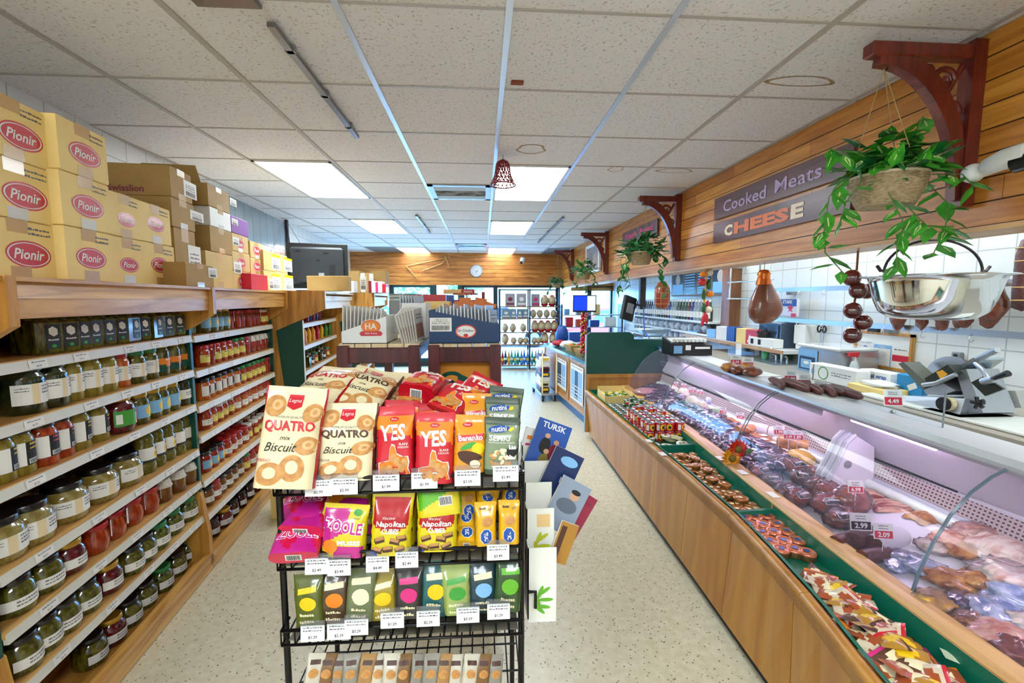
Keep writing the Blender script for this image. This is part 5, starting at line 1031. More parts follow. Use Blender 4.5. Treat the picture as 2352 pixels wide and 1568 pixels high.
# glass case
case = thing('display_case', 'refrigerated deli case with curved clear glass front', 'display case', (0, 0, 0))
PRO = [(0, 0), (.015, .06), (.05, .15), (.1, .24), (.16, .31), (.22, .355), (.27, .38)]
def gl(y):
    s_ = (xrai(y) - xled(y)) / .27; return [(xled(y) - .015 + x * s_ + .015 * x / .27, .592 + z * 1.02) for x, z in PRO]
LINER = mat('case_liner', '#c9c9d4', .3, coat=.2); CASEW = mat('case_white', '#e3e3ea', .35); RAIL = mat('case_rail', '#c3c7ca', .3, .5)
for a, c in ((YN, 1.22), (1.225, 2.37), (2.395, 3.55), (3.555, 4.5)):
    b = MB(); lay(b, gl, ysn(a, c, .25), CASEGLASS); b.obj('front_glass', case)
    for y in (a, c): MB().tube([V(x, y, z) for x, z in gl(y)], .003, mat('glass_edge', '#5e6f7c', .15, coat=.4), 5).obj('glass_edge', case)
b = MB(); b.add([V(x, 4.5, z) for x, z in gl(4.5)] + [V(2.1, 4.5, .985), V(2.1, 4.5, .6)], [tuple(range(len(PRO) + 2))], CASEGLASS); b.obj('end_glass', case)
b = MB(); strip(b, lambda y: [(xrai(y) - .005, .965), (xrai(y) + .06, .965), (xrai(y) + .06, .995), (xrai(y) - .005, .99)], ysn(YN, 4.5), RAIL); b.obj('top_rail', case)
b = MB(); strip(b, lambda y: [(xrai(y) + .06, .975), (xrai(y) + .28, .965), (xrai(y) + .28, .985), (xrai(y) + .06, .99)], ysn(YN, 4.5), CASEW); b.obj('top_shelf', case)
DX0 = lambda y: xled(y) + .002; DX1 = 1.86
b = MB(); lay(b, lambda y: [(DX0(y), .5), (DX0(y) + .02, .556), (1.8, .60), (DX1, .6)], ysn(YN, 4.5), CASEW, False); b.obj('deck', case)
b = MB(); lay(b, lambda y: [(1.86, .6), (1.865, .655)], ysn(YN, 4.5), LINER, False)
lay(b, lambda y: [(1.9, .735), (1.885, .76), (1.83 + (xrai(y) - 1.66) * .6, .86), (xrai(y) + .07, .965)], ysn(YN, 4.5), LINER); lay(b, lambda y: [(xrai(y) + .275, .97), (xrai(y) + .275, .3)], ysn(YN, 4.5), CASEW); b.obj('back_liner', case)
def mesh_mat():
    m = bpy.data.materials.new('perforated_grille'); m.use_nodes = True; n = m.node_tree.nodes; l = m.node_tree.links; b = n['Principled BSDF']
    tc = n.new('ShaderNodeTexCoord'); sp = n.new('ShaderNodeSeparateXYZ'); cb = n.new('ShaderNodeCombineXYZ'); l.new(tc.outputs['Object'], sp.inputs[0]); l.new(sp.outputs[1], cb.inputs[0]); l.new(sp.outputs[2], cb.inputs[1])
    br = n.new('ShaderNodeTexBrick'); br.offset = 0; br.inputs['Scale'].default_value = 1; br.inputs['Brick Width'].default_value = .016; br.inputs['Row Height'].default_value = .014; br.inputs['Mortar Size'].default_value = .0042
    br.inputs['Color1'].default_value = br.inputs['Color2'].default_value = lin('#23232a'); br.inputs['Mortar'].default_value = lin('#b9a9a4'); l.new(cb.outputs[0], br.inputs['Vector']); l.new(br.outputs['Color'], b.inputs['Base Color']); b.inputs['Roughness'].default_value = .4
    return m
b = MB(); lay(b, lambda y: [(1.868, .655), (1.89, .722)], ysn(YN, 4.5), mesh_mat(), False); b.obj('vent_grille', case)
b = MB(); lay(b, lambda y: [(1.91, .722), (1.91, .737)], ysn(YN, 4.5), DARK, False); b.obj('air_slot', case)
b = MB(); b.tube([V(1.845, y, .622) for y in ysn(YN, 4.5, .4)], .022, mat('pale_tube_cover', '#dfeee2', .25, coat=.4), 12); b.obj('rear_tube', case)
for k, (a, c) in enumerate(((.5, 1.1), (1.5, 1.9), (2.15, 3.0), (3.1, 4.1))):
    if k != 1: b = MB(); lay(b, lambda y: [(xrai(y) + .03, .964), (xrai(y) + .022, .925)], ysn(a - .1, c + .1), LINER, False); b.obj('added_shield', case)  # added lip that hides the far tubes from view
    MB().tube([V(xrai(a) + .055, a, .945), V(xrai(c) + .055, c, .945)], .007, mat('case_lamp', (.95, .7, 1.0), .5, emit=CASELAMP), 10).obj('lamp_tube', case)
# moulded divider between the two cooled sections
yd = 1.98; dv = [(xled(yd) + .03, .56), (xled(yd) + .22, .585), (1.63, .63), (1.68, .72), (1.72, .82), (1.76, .86), (1.86, .8), (1.87, .6)]
MB().prism(dv, lambda x, z, o: V(x, yd + o, z), -.045, .045, CASEW).obj('moulded_divider', case)
b = MB()
for o in (-.05, -.018, .018): b.tube([V(x - .004, yd + o, z + .004) for x, z in dv[:6]], .007, mat('divider_groove', '#b9bfca', .35), 6)
b.obj('groove', case); MB().cyl((1.73, yd - .047, .72), (1.73, yd - .05, .72), .018, GREY, 14).obj('cap', case)
# clear screens standing on the case
for a, c in ((1.62, 2.32), (2.33, 3.2)):
    x = 1.84; b = MB(); b.box(x, x + .004, a, c, .987, 1.14, GLASS); b.obj('glass_screen', case); MB().box(x, x + .005, a, a + .004, .987, 1.14, GREY).obj('screen_edge', case)
# ---- goods in the green trays
COPPER = mat('copper_foil', '#b8743a', .2, .45, .6); PINKFOIL = mat('pink_foil', '#d97a58', .2, .4, .6); FOILB = mat('blue_foil_mark', '#2f62b0', .3, .3); TINRIM = mat('tin_side', '#8f6b46', .3, .7)
def tin(name, label, m_, mark, rx=.036, ry=.026, h=.022, cat='tin'):
    t = thing(name, label, cat); b = MB(); b.lathe([(.95, 0), (1, .12 * h), (1, h * .7)], TINRIM, 20, sx=rx, sy=ry); b.obj("side", t)
    l = MB(); l.lathe([(rx, h * .7), (rx * 1.02, h * .8), (rx * .95, h), (rx * .7, h * 1.05), (rx * .62, h * .98), (0.0005, h)], m_, 22, sx=1, sy=ry / rx, cap=False)
    f = lambda x, z, off=0: V(x, z, h * 1.0 + off); l.disc(f, rx * .1, 0, rx * .3, ry * .35, mark, .0012, 10, 1); l.obj('lid', t); return Many(t)
TG = 'oval copper-coloured spread tin lying in the middle green tray'
tc = tin('spread_tin', TG, COPPER, CREAM)
r = random.Random(12)
for i in range(13):
    for j in range(4):
        if r.random() < .08: continue
        y = 1.92 + i * .062 + r.uniform(-.012, .012); x0, x1 = xlip(y) + .08, xled(y) - .125; x = x0 + (x1 - x0) * (j + .2 * r.random()) / 3.2
        lay2 = .024 if (i * 4 + j) % 3 == 0 and 0 < j < 3 else 0
        tc.put(V(x, y, .5015 + lay2), (r.uniform(-.15, .15) if lay2 else 0, 0, r.uniform(0, 3)), TG, 'copper tins in the middle tray')
TG2 = 'rosy round spread tin with blue marks in the near green tray'
tp = tin('spread_tin', TG2, PINKFOIL, FOILB, .033, .033, .03)
for i, (px, py) in enumerate(((1707, 1192), (1734, 1190), (1762, 1188), (1724, 1208), (1752, 1207), (1783, 1206), (1748, 1226), (1776, 1225), (1808, 1225), (1770, 1247), (1800, 1246), (1830, 1245), (1792, 1266), (1824, 1266), (1853, 1274))):
    tp.put(at(px, py + 8, z=.502), (0, 0, i), TG2, 'rosy tins in the near tray')
def packet(mts, seed, w=.1, d=.065, h=.014):
    b = MB(); r = random.Random(seed); m_ = mts[0]
    b.grid(lambda u, v: V((u - .5) * w, (v - .5) * d, h * (math.sin(PI * u) * math.sin(PI * v)) ** .5 + .003 * noise.noise(V(u * 7, v * 7, seed))), 9, 7, m_, True, zone=lambda u, v: mts[1] if (u - .5) ** 2 * 4 + (v - .4) ** 2 * 5 < .35 else (mts[2] if v > .8 else m_)); b.grid(lambda u, v: V((u - .5) * w, (.5 - v) * d, 0), 2, 2, m_); return b
TG3 = 'flat orange and white snack packet in the heap in the near tray'
OPK = [(mat('packet_rust', '#a8502a', .3, coat=.5), CREAM, ORANGE), (mat('packet_cream', '#d9c8ac', .3, coat=.5), mat('packet_rust', '', 0), RED), (mat('packet_gold', '#b8862a', .3, coat=.5), YEL, BROWN), (mat('packet_brown', '#5c3a28', .35, coat=.4), CREAM, PINK)]
protos = [Many(packet(m_, k).obj('snack_packet', label=TG3, cat='snack packet', group='heap of packets in the near tray')) for k, m_ in enumerate(OPK)]
r = random.Random(5); n_ = 0
for i in range(19):
    for j in range(5):
        y = .66 + i * .042 + r.uniform(-.012, .012)
        if y > 1.42: continue
        u = (j + r.random() * .7) / 5; x = xlip(y) + .08 + (xled(y) - .12 - xlip(y) - .1) * u * .94
        hgt = .503 + .045 * max(0, 1 - ((u - .4) / .5) ** 2) * min(1, (1.5 - y) / .3) + .004 * (n_ % 5)
        protos[r.choice((0, 0, 1, 2, 3))].put(V(x, y, hgt), (r.uniform(-.5, .5), r.uniform(-.4, .4), r.uniform(0, 6)), TG3, 'heap of packets in the near tray'); n_ += 1
for lab, px, py, m_ in (('pale green oval packet lying on top near the heap end', 2190, 1490, mat('pale_green_pack', '#c4ccae', .35, coat=.3)), ('bright yellow packet lying on the near heap', 2062, 1492, YEL)):
    p = at(px, py, z=.53); packet((m_, m_, m_), 4, .15 if 'oval' in lab else .07, .075).obj('snack_packet', label=lab, cat='snack packet', loc=p, rot=(.15, .1, 1.0))
# red cans two high, sachets in a card tray, oval tubs
t = thing('food_can', 'red can', 'can'); CANR = mat('can_red', '#c01a1e', .3, coat=.5); b = MB(); b.lathe([(.033, 0), (.034, .003), (.034, .058), (.033, .061)], CANR, 18); f = lambda x, z, off=0: V(math.sin(x / .034) * (.0343 + off), -math.cos(x / .034) * (.0343 + off), z); b.disc(f, 0, .032, .02, .021, YEL, .0004, 18, 2); b.disc(f, .004, .03, .011, .012, INK, .0008, 12, 2); b.patch(f, -.045, -.025, .01, .05, PAPER, .0004, 3); b.obj('body', t); b = MB(); b.lathe([(.033, .061), (.0335, .064), (.031, .064), (.03, .061), (.0005, .0615)], STEEL, 18, cap=False); b.obj('lid', t); can = Many(t)
r = random.Random(3)
for i in range(7):
    y = 3.02 + i * .078; n = 4
    for j in range(n):
        x = xlip(y) + .085 + j * .0725
        for k in range(2):
            if k and (i + j) % 7 == 6: continue
            can.put(V(x, y, .5015 + k * .066), (0, 0, r.uniform(-.5, .9)), 'red and yellow food can, %s layer, in the block of cans' % ('lower', 'upper')[k], 'red cans in the far tray')
t = thing('food_can', 'green can', 'can'); b = MB(); b.lathe([(.028, 0), (.028, .05)], mat('can_green', '#3c6a34', .3, coat=.4), 14); f2 = lambda x, z, off=0: V(math.sin(x / .028) * (.0283 + off), -math.cos(x / .028) * (.0283 + off), z); b.patch(f2, -.02, .02, .012, .03, RED, .0004, 4); b.patch(f2, -.015, .03, .032, .044, CREAM, .0004, 4); b.obj('body', t); MB().lathe([(.028, .05), (.026, .053), (.0005, .052)], STEEL, 14, cap=False).obj('lid', t); can2 = Many(t)
for i in range(6):
    for j in range(5):
        y = 3.58 + i * .063; can2.put(V(xlip(y) + .075 + j * .062, y, .5015 + (.0545 if (i + j) % 2 == 0 and j > 1 else 0)), (0, 0, i + j), 'small green and red can between the red cans and card tray', 'green cans in the far tray')
p = V(xlip(4.25) + .22, 4.12, .502); t = thing('card_tray', 'brown card tray of green sachets at the far end of the counter', 'box', p); MB().box(-.14, .14, 0, .005, 0, .075, CARD).obj('front', t); MB().box(-.14, .14, .27, .275, 0, .12, CARD).obj('back', t)
for x in (-.14, .135): MB().box(x, x + .005, .005, .27, 0, .09, CARD).obj('side', t)
MB().box(-.14, .14, .005, .27, 0, .004, CARD).obj('bottom', t)
gs = Many(packet((mat('green_sachet', '#3f7a2c', .35, coat=.4), CREAM, YEL), 8, .085, .05, .018).obj('sachet', label='green and cream sachet', cat='sachet'))
for i in range(24): gs.put(p + V(-.09 + .06 * (i % 4), .04 + .04 * (i // 4), .02 + .02 * (i % 3)), (r.uniform(-.3, .3), r.uniform(-.3, .3), r.uniform(0, 6)), 'green and cream sachet in the brown card tray', 'sachets in the card tray')
t = thing('spread_tub', 'tub', 'tub'); MB().lathe([(.8, 0), (1, .02), (1.03, .022)], mat('tub_cream', '#e2d6a8', .4), 20, sx=.045, sy=.03).obj('body', t); b = MB(); b.lathe([(1.03, .022), (1.0, .0245), (.001, .0245)], PAPER, 20, sx=.045, sy=.03, cap=False); f = lambda x, z, off=0: V(x, z, .0246 + off); b.disc(f, .012, 0, .012, .008, RED, .0004, 10, 1); b.disc(f, -.015, .002, .012, .01, GRN, .0004, 10, 1); b.obj('lid', t); tub = Many(t)
for i, (px, py, e) in enumerate(((1495, 1005, 0), (1520, 998, .0), (1540, 1006, .0), (1560, 1000, .35), (1505, 1022, 0), (1535, 1024, 0), (1565, 1018, .3), (1528, 1008, .03), (1552, 1012, .5))):
    tub.put(at(px, py + 6, z=.503) + V(0, 0, .0255 * (i > 6)), (e, 0, .6 + i), 'cream oval spread tub with red mark, %s of the pile beside the red cans' % ORD[i], 'oval tubs beside the cans')
# artificial sunflowers at the glass
p = at(1683, 1062, y=2.33); t = thing('sunflower_decoration', 'red and yellow artificial sunflowers fixed to the counter ledge', 'flower', p)
for (dx, dz, c1, nm) in ((.012, .085, mat('petal_red', '#d8340f', .5, col2='#a81c0a', scale=30), 'red_flower'), (-.02, .035, mat('petal_yellow', '#eaa90c', .5, col2='#c07a06', scale=30), 'yellow_flower')):
    b = MB()
    for ring in range(2):
        for k in range(14):
            a = 2 * PI * (k + ring * .5) / 14; u = V(math.cos(a), 0, math.sin(a)); w = V(-math.sin(a), 0, math.cos(a)); L = .062 - ring * .012; o = V(dx, -.02 - ring * .006, dz)
            b.add([o + u * .015, o + u * L * .6 + w * .012 + V(0, -.008, 0), o + u * L + V(0, .004, 0), o + u * L * .6 - w * .012 + V(0, -.008, 0)], [(0, 1, 2, 3)], c1)
    fl = b.obj(nm, t); b = MB(); b.lathe([(.022, 0), (.021, .008), (.012, .014), (.0005, .015)], mat('seed_disc', '#4a3212', .8, col2='#8a7a20', scale=200), 16); o2 = b.obj('seed_head', fl); o2.location = (dx, -.024, dz); o2.rotation_euler = (PI / 2, 0, 0)
b = MB()
for x, z, a in ((.05, .02, -.6), (.03, .0, -1.3), (.055, .06, .2)): u = V(math.cos(a), 0, math.sin(a)); w = V(-u.z, 0, u.x); o = V(x, -.01, z); b.add([o, o + u * .03 + w * .018, o + u * .065, o + u * .03 - w * .018], [(0, 1, 2, 3)], LEAF)
b.tube([(0, -.008, -.01), (0, -.008, .08)], .003, STEM, 6); b.obj('leaf', t)
# ---- meats and cheeses in the case
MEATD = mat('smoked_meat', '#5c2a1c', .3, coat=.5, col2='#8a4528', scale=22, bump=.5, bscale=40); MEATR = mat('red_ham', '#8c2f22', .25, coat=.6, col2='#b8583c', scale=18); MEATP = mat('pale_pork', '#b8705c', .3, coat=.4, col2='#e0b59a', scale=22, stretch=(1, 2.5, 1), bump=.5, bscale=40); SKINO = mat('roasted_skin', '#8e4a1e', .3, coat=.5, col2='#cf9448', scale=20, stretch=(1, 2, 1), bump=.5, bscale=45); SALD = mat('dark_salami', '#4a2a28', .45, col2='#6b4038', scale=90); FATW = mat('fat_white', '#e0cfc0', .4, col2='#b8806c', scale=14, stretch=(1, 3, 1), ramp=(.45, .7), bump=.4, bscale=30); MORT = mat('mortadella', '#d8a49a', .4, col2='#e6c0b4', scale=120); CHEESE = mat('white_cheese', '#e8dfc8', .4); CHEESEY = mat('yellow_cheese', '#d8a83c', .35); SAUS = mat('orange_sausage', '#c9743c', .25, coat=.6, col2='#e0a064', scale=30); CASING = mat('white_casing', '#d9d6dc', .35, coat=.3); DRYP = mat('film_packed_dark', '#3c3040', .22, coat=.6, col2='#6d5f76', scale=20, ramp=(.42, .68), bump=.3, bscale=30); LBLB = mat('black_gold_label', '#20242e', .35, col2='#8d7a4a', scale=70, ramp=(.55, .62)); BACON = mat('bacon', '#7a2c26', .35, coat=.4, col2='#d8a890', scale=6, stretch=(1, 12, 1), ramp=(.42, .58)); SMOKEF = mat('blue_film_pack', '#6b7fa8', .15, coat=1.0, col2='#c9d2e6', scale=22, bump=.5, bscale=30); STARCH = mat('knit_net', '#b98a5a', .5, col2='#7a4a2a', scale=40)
def lump(b, c, s, m_, seed, amp=.22, fr=1.6, nu=18, nv=11, R=None, rough=0):
    c = Vector(c); R = R or Matrix()
    b.grid(lambda u, v: (lambda d: c + R @ V(d.x * s[0], d.y * s[1], d.z * s[2]) * (1 + amp * noise.noise(d * fr + V(seed * 5.3, 0, 0)) + rough * noise.noise(d * 4.5 + V(0, seed * 2.7, 0)) + rough * .5 * noise.noise(d * 11 + V(0, seed * 1.7, 3))))(V(math.cos(2 * PI * u) * math.sin(PI * v), math.sin(2 * PI * u) * math.sin(PI * v), -math.cos(PI * v))), nu, nv, m_)
def dz(x): return .556 + .044 * max(0, min(1, (x - 1.38) / .42))
MG = 'meats in the deli case'
def meat(name, label, px, py, s, m_, rz=0, seed=0, lab=None, film=False, amp=.2, lift=0, cat='meat', grp=MG, flat=None):
    x = at(px, py, z=.62).x; zz = dz(x) + lift; p = at(px, py, z=zz + s[2] * .9); o = thing(name, label, cat, V(p.x, p.y, zz), (0, 0, math.radians(rz)), grp)
    b = MB(); lump(b, (0, 0, s[2] * .92), s, m_, seed, amp, nu=30, nv=18, rough=.0 if lab else .14); b.obj('body', o)
    if lab:
        
        def f(x, z, off=0):
            d = V(x / s[0], -.62 + z / s[1] * .6, .72 + z / s[2] * .35).normalized(); return V(0, 0, s[2] * .92) + V(d.x * s[0], d.y * s[1], d.z * s[2]) * (1 + amp * noise.noise(d * 1.6 + V(seed * 5.3, 0, 0))) * 1.06 + d * off
        g = MB(); g.patch(f, -.036, .036, -.026, .026, PAPER, .001, 8, 6); g.patch(f, -.032, .032, -.022, .022, LBLB, .0022, 8, 6); g.patch(f, -.02, .02, .002, .014, PAPER, .0034, 5, 2); g.obj('label', o)
    if film: c = MB(); lump(c, (0, 0, s[2] * .95), (s[0] * 1.08, s[1] * 1.08, s[2] * 1.1), FILM, seed + 9, .3, 3.5, 22, 12, rough=.2); c.obj('film', o)
    return o
for k, (px, py, s, rz) in enumerate(((1747, 1085, .055, 20), (1772, 1103, .05, -10), (1781, 1063, .06, 30), (1822, 1072, .065, 10), (1842, 1097, .055, -20), (1805, 1128, .055, 15), (1836, 1143, .058, 5), (1873, 1092, .06, 40), (1878, 1117, .065, 20), (1905, 1160, .07, -15), (1925, 1190, .06, 10))):
    meat('packed_ham', 'film-packed smoked ham with black label, %s from the sunflowers' % ORD[k], px, py, (s, s * .8, s * .62), MEATD if k % 3 else MEATR, rz, k, True, True, .22)
for k, (px, py, s) in enumerate(((1955, 1150, .075), (1900, 1130, .06), (1870, 1120, .045), (1940, 1185, .05))): meat('smoked_ham', 'shiny reddish smoked ham piece behind the labelled hams, %s' % ['largest', 'middle', 'smallest left', 'lowest right'][k], px, py, (s, s * .85, s * .75), MEATR, 20 * k, 30 + k, False, True, .15)
for k, (px, py, w, d) in enumerate(((1946, 1092, .12, .05), (1985, 1128, .13, .06), (2040, 1155, .15, .07), (2080, 1140, .13, .06), (2125, 1183, .13, .06), (2175, 1190, .11, .07))):
    p = at(px, py, z=.615); o = thing('bacon_slab', 'smoked bacon slab on the white deck, %s from the divider' % ORD[k], 'meat', V(p.x, p.y, dz(p.x)), (0, 0, math.radians(-25 + 9 * k)), MG); b = MB()
    b.grid(lambda u, v: V((u - .5) * w * (1 + .15 * math.sin(9 * v)), (v - .5) * d * 1.4, .03 * (math.sin(PI * u) * math.sin(PI * v)) ** .35 + .006 * noise.noise(V(u * 5, v * 5, k))), 16, 12, BACON if k != 4 else SKINO); b.obj('slab', o)
def salami(label, px, py, L, r_, m_, face, rz, z=0, nm='salami'):
    x = at(px, py, z=.62).x; zz = dz(x) + z; p = at(px, py, z=zz + r_); o = thing(nm, label, 'sausage', V(p.x, p.y, zz + r_), (0, 0, math.radians(rz)), MG)
    b = MB(); b.tube([(-L / 2, 0, 0), (-L / 4, 0, .002), (L / 4, 0, 0), (L / 2, 0, 0)], [r_, r_, r_, r_ * .95], m_, 18, caps=False); b.obj('casing', o)
    b = MB(); f = lambda x, z, off=0: V(-L / 2 - off, x, z); b.disc(f, 0, 0, r_, r_, face, 0, 20, 1, 0, .0); f = lambda x, z, off=0: V(L / 2 + off, x, z); b.disc(f, 0, 0, r_ * .95, r_ * .95, face, 0, 18, 1); b.obj('cut_face', o)
salami('dark cut salami log behind the 2.99 price card', 1978, 1232, .14, .034, SALD, SALD, 30)
salami('white-cased dark salami with pink print under the 2.09 card', 2040, 1240, .17, .034, CASING, SALD, 18)
salami('dark salami log at the front near the ledge', 1945, 1240, .12, .026, SALD, SALD, 15)
salami('dark salami end poking from the blue film packs', 2010, 1275, .12, .026, SALD, SALD, 10)
for k, (px, py, rz) in enumerate(((1735, 985, 10), (1722, 948, 14), (1800, 1000, 12), (1822, 1020, 16))): salami('pale mortadella log with pink cut face, %s from far end' % ORD[(1, 0, 2, 3)[k]], px, py, .16, .045 if k != 1 else .04, CASING if k < 3 else SKINO, MORT, -60 + rz, nm='mortadella')
salami('small orange sausage roll lying across the frankfurter row', 1712, 985, .12, .027, SAUS, SAUS, 10, .05, 'sausage_roll')
o_fr = 'orange frankfurter pack in the long diagonal row'
fr = thing('frankfurter_pack', o_fr, 'sausage', group='frankfurter packs'); b = MB()
for k in range(4): b.tube([(-.07, k * .019, .02), (-.05, k * .019, .024), (.05, k * .019, .024), (.07, k * .019, .02)], [.004, .011, .011, .004], SAUS, 9)
b.obj('sausages', fr); c = MB(); c.grid(lambda u, v: V((u - .5) * .16, (v - .2) * .1, .038 * (math.sin(PI * u) * math.sin(PI * v)) ** .4), 10, 8, FILM); c.obj('film', fr); g = MB(); g.box(-.02, .025, .01, .05, .037, .038, PAPER); g.obj('label', fr); FRK = Many(fr)
for k in range(16):
    q = k / 15; p = at(1690 + (1868 - 1690) * q - 60 * (k % 2 == 1) * 0, 958 + (1083 - 958) * q, z=.62); FRK.put(V(p.x - .03 * (k % 2), p.y, dz(p.x)), (0, 0, math.radians(12)), o_fr, 'frankfurter packs')
dkp = 'purple-lit film pack of dark dried meat in the far half of the case'
dpk = []
for s_ in range(3):
    b = MB(); lump(b, (0, 0, .02), (.085, .05, .026), DRYP, s_ + 70, .35, 3.0, 18, 10); dpk.append(Many(b.obj('meat_pack', label=dkp, cat='meat pack', group='dark film packs')))
r = random.Random(9); n_ = 0
for i in range(30):
    y = 2.2 + i * .072
    for j in range(3):
        x = xled(y) + .07 + j * .065 + r.uniform(-.02, .02); dpk[n_ % 3].put(V(x, y + r.uniform(-.02, .02), dz(x) + .012 * (n_ % 3)), (r.uniform(-.2, .2), r.uniform(-.2, .2), r.uniform(-.5, .9)), dkp, 'dark film packs'); n_ += 1
for k, (px, py, s, m_, lab, nm) in enumerate(((1570, 905, (.05, .09, .055), CHEESE, 'large white cheese block with rounded top at the case back', 'cheese_block'), (1590, 925, (.045, .08, .055), CHEESE, 'second white cheese block in front of the large one', 'cheese_block'), (1612, 935, (.04, .06, .05), CHEESE, 'third white cheese block with pink cut side', 'cheese_block'), (1548, 893, (.05, .1, .035), CHEESE, 'flat white cheese wedge at the far end', 'cheese_block'), (1632, 925, (.05, .05, .05), SMOKEF, 'round film-wrapped pack beside the white cheese', 'wrapped_pack'), (1655, 945, (.05, .07, .035), mat('green_rind', '#a9c4a4', .4), 'pale green wrapped cheese at the grille', 'cheese_block'), (1545, 925, (.08, .07, .03), FATW, 'pale sausages pack near the second glass seam', 'meat_pack'), (1570, 945, (.08, .06, .025), MORT, 'pink sliced meat pack', 'meat_pack'), (1612, 950, (.055, .055, .022), PAPER, 'white round tub in the far half', 'round_tub'), (1510, 935, (.06, .08, .03), SMOKEF, 'clear and turquoise pack near the far ledge', 'wrapped_pack'), (1485, 900, (.13, .1, .04), mat('pink_tray_pack', '#b9868c', .25, coat=.6), 'wide pink film-wrapped tray at the far end of the case', 'meat_tray'), (1500, 918, (.07, .09, .028), DRYP, 'dark film pack beside the far ledge', 'meat_pack'), (1840, 1050, (.06, .09, .035), CHEESEY, 'yellow cheese block beside the moulded divider', 'cheese_block'), (1830, 1012, (.05, .07, .05), MEATR, 'reddish ham piece with cut side beside the divider', 'ham_piece'), (1760, 970, (.05, .06, .035), FATW, 'pale round cheese beside the mortadella', 'cheese_block'))):
    meat(nm, lab, px, py, s, m_, 15 * (k % 3) - 10, 80 + k, False, k in (6, 7), .1, cat='cheese' if 'cheese' in nm else 'food pack')
NEARP = [(2085, 1285, .05, SMOKEF, 'blue film pack beside the white salami'), (2120, 1300, .055, SMOKEF, 'larger blue film pack by the near seam'), (2060, 1300, .04, SMOKEF, 'small blue film pack near the ledge'), (2150, 1255, .05, FATW, 'pale fatty meat piece under the near glass seam'), (2180, 1240, .06, MEATP, 'pink pork piece near the price card stand'), (2215, 1265, .055, SKINO, 'roasted brown joint in the near case'), (2250, 1225, .07, MEATP, 'pink bacon joint near the grille'), (2290, 1260, .08, FATW, 'white fat slab near the grille'), (2180, 1330, .06, SKINO, 'golden skinned joint near the ledge'), (2145, 1380, .055, CHEESEY, 'yellow pack lying by the near ledge'), (2210, 1385, .055, DRYP, 'dark striped film pack near the ledge'), (2260, 1335, .065, SKINO, 'orange brown roast in the middle of the near heap'), (2310, 1320, .08, FATW, 'large white film-covered joint'), (2290, 1400, .07, SMOKEF, 'large blue film pack at the right edge'), (2335, 1375, .07, SMOKEF, 'blue and white pack at the right edge'), (2240, 1430, .05, SKINO, 'golden joint low by the ledge'), (2300, 1460, .065, MEATP, 'pinkish meat joint low at the right edge'), (2340, 1490, .06, MEATD, 'dark meat joint at the bottom right corner'), (2330, 1240, .06, SKINO, 'orange slab near the grille at the right edge'), (2240, 1190, .06, SKINO, 'smoked orange slab behind the near seam'), (2290, 1205, .06, MEATR, 'red meat slab along the grille'), (2340, 1430, .06, FATW, 'white joint at the right edge')]
for k, (px, py, s, m_, lab) in enumerate(NEARP): meat('meat_joint', lab, px, py, (s * 1.15, s * .85, s * .45), m_, 23 * k % 60 - 30, 110 + k, False, k % 3 == 0, .35)
# price cards
for k, (px, py, zc, tx, w) in enumerate(((1805, 1128, .70, '2.59', .05), (1978, 1218, .72, '2.99', .075), (2030, 1238, .71, '2.09', .065), (1966, 1132, .69, '6.99', .06), (1790, 998, .73, '1.99', .06), (1812, 1008, .73, '3.49', .055), (1832, 1010, .72, '1.89', .06), (1700, 962, .70, '2.49', .05), (1661, 950, .69, '3.99', .05), (1590, 902, .73, '6.19', .055), (1608, 905, .73, '2.29', .045), (1571, 890, .73, '3.59', .045), (1553, 885, .72, '4.99', .04), (1474, 918, .66, '2.79', .05))):
    p = at(px, py, z=zc)
    while p.x < xled(p.y) + .05: zc -= .01; p = at(px, py, z=zc)
    card('price card reading %s, %s' % (tx, ['on the labelled hams', 'dark, among the salamis', 'red, beside the dark one', 'on the bacon slab', 'left of three on mortadella', 'middle of three on mortadella', 'on the pink ham by the divider', 'over the frankfurters', 'beside the green rind', 'behind the white cheese', 'right of the cheese card', 'at the cheese block back', 'at the far grille end', 'at the far ledge end'][k]), p - V(0, 0, .0), -10, w, w * .85, tx, INK if k == 1 else None); MB().cyl((p.x, p.y + .002, dz(p.x)), (p.x, p.y + .002, p.z), .0015, WHITE, 6).obj('price_card_pin', label='thin pin holding the price card reading %s' % tx, cat='pin', group='price card pins')
# ---- on top of the case
for k, (pxa, pxb, py, L) in enumerate(((1762, 1975, 905, 0), (1650, 1765, 855, 0))):
    a, c = at(pxa, py - 18, z=.99), at(pxb, py + 6, z=.99); m_ = (a + c) / 2
    t = thing('paper_sheet', 'white paper sheet under the dark sausages on the case' if k == 0 else 'white paper sheet under the smoked pieces on the case', 'paper', V(m_.x, m_.y, .9875)); MB().box(-.11, .1, -abs(a.y - c.y) / 2 - .05, abs(a.y - c.y) / 2 + .05, 0, .004, PAPER).obj('sheet', t)
r = random.Random(2)
for k in range(9):
    q = k / 8; p = at(1785 + 150 * q, 884 + 22 * q, z=1.0); o = thing('dried_sausage', 'dark red dried sausage on the white paper, %s from left' % ORD[k], 'sausage', V(p.x + .05 * (k % 2), p.y, .994), (0, 0, math.radians(70 + 10 * (k % 3))), 'dried sausages on the case'); b = MB(); b.tube([(-.13, .01, .02), (-.1, 0, .02), (0, -.01, .022), (.1, 0, .02), (.13, .01, .02)], [.008, .02, .021, .02, .008], mat('dry_sausage', '#4c1f1a', .5, col2='#6e3a30', scale=40), 10); b.obj('sausage', o)
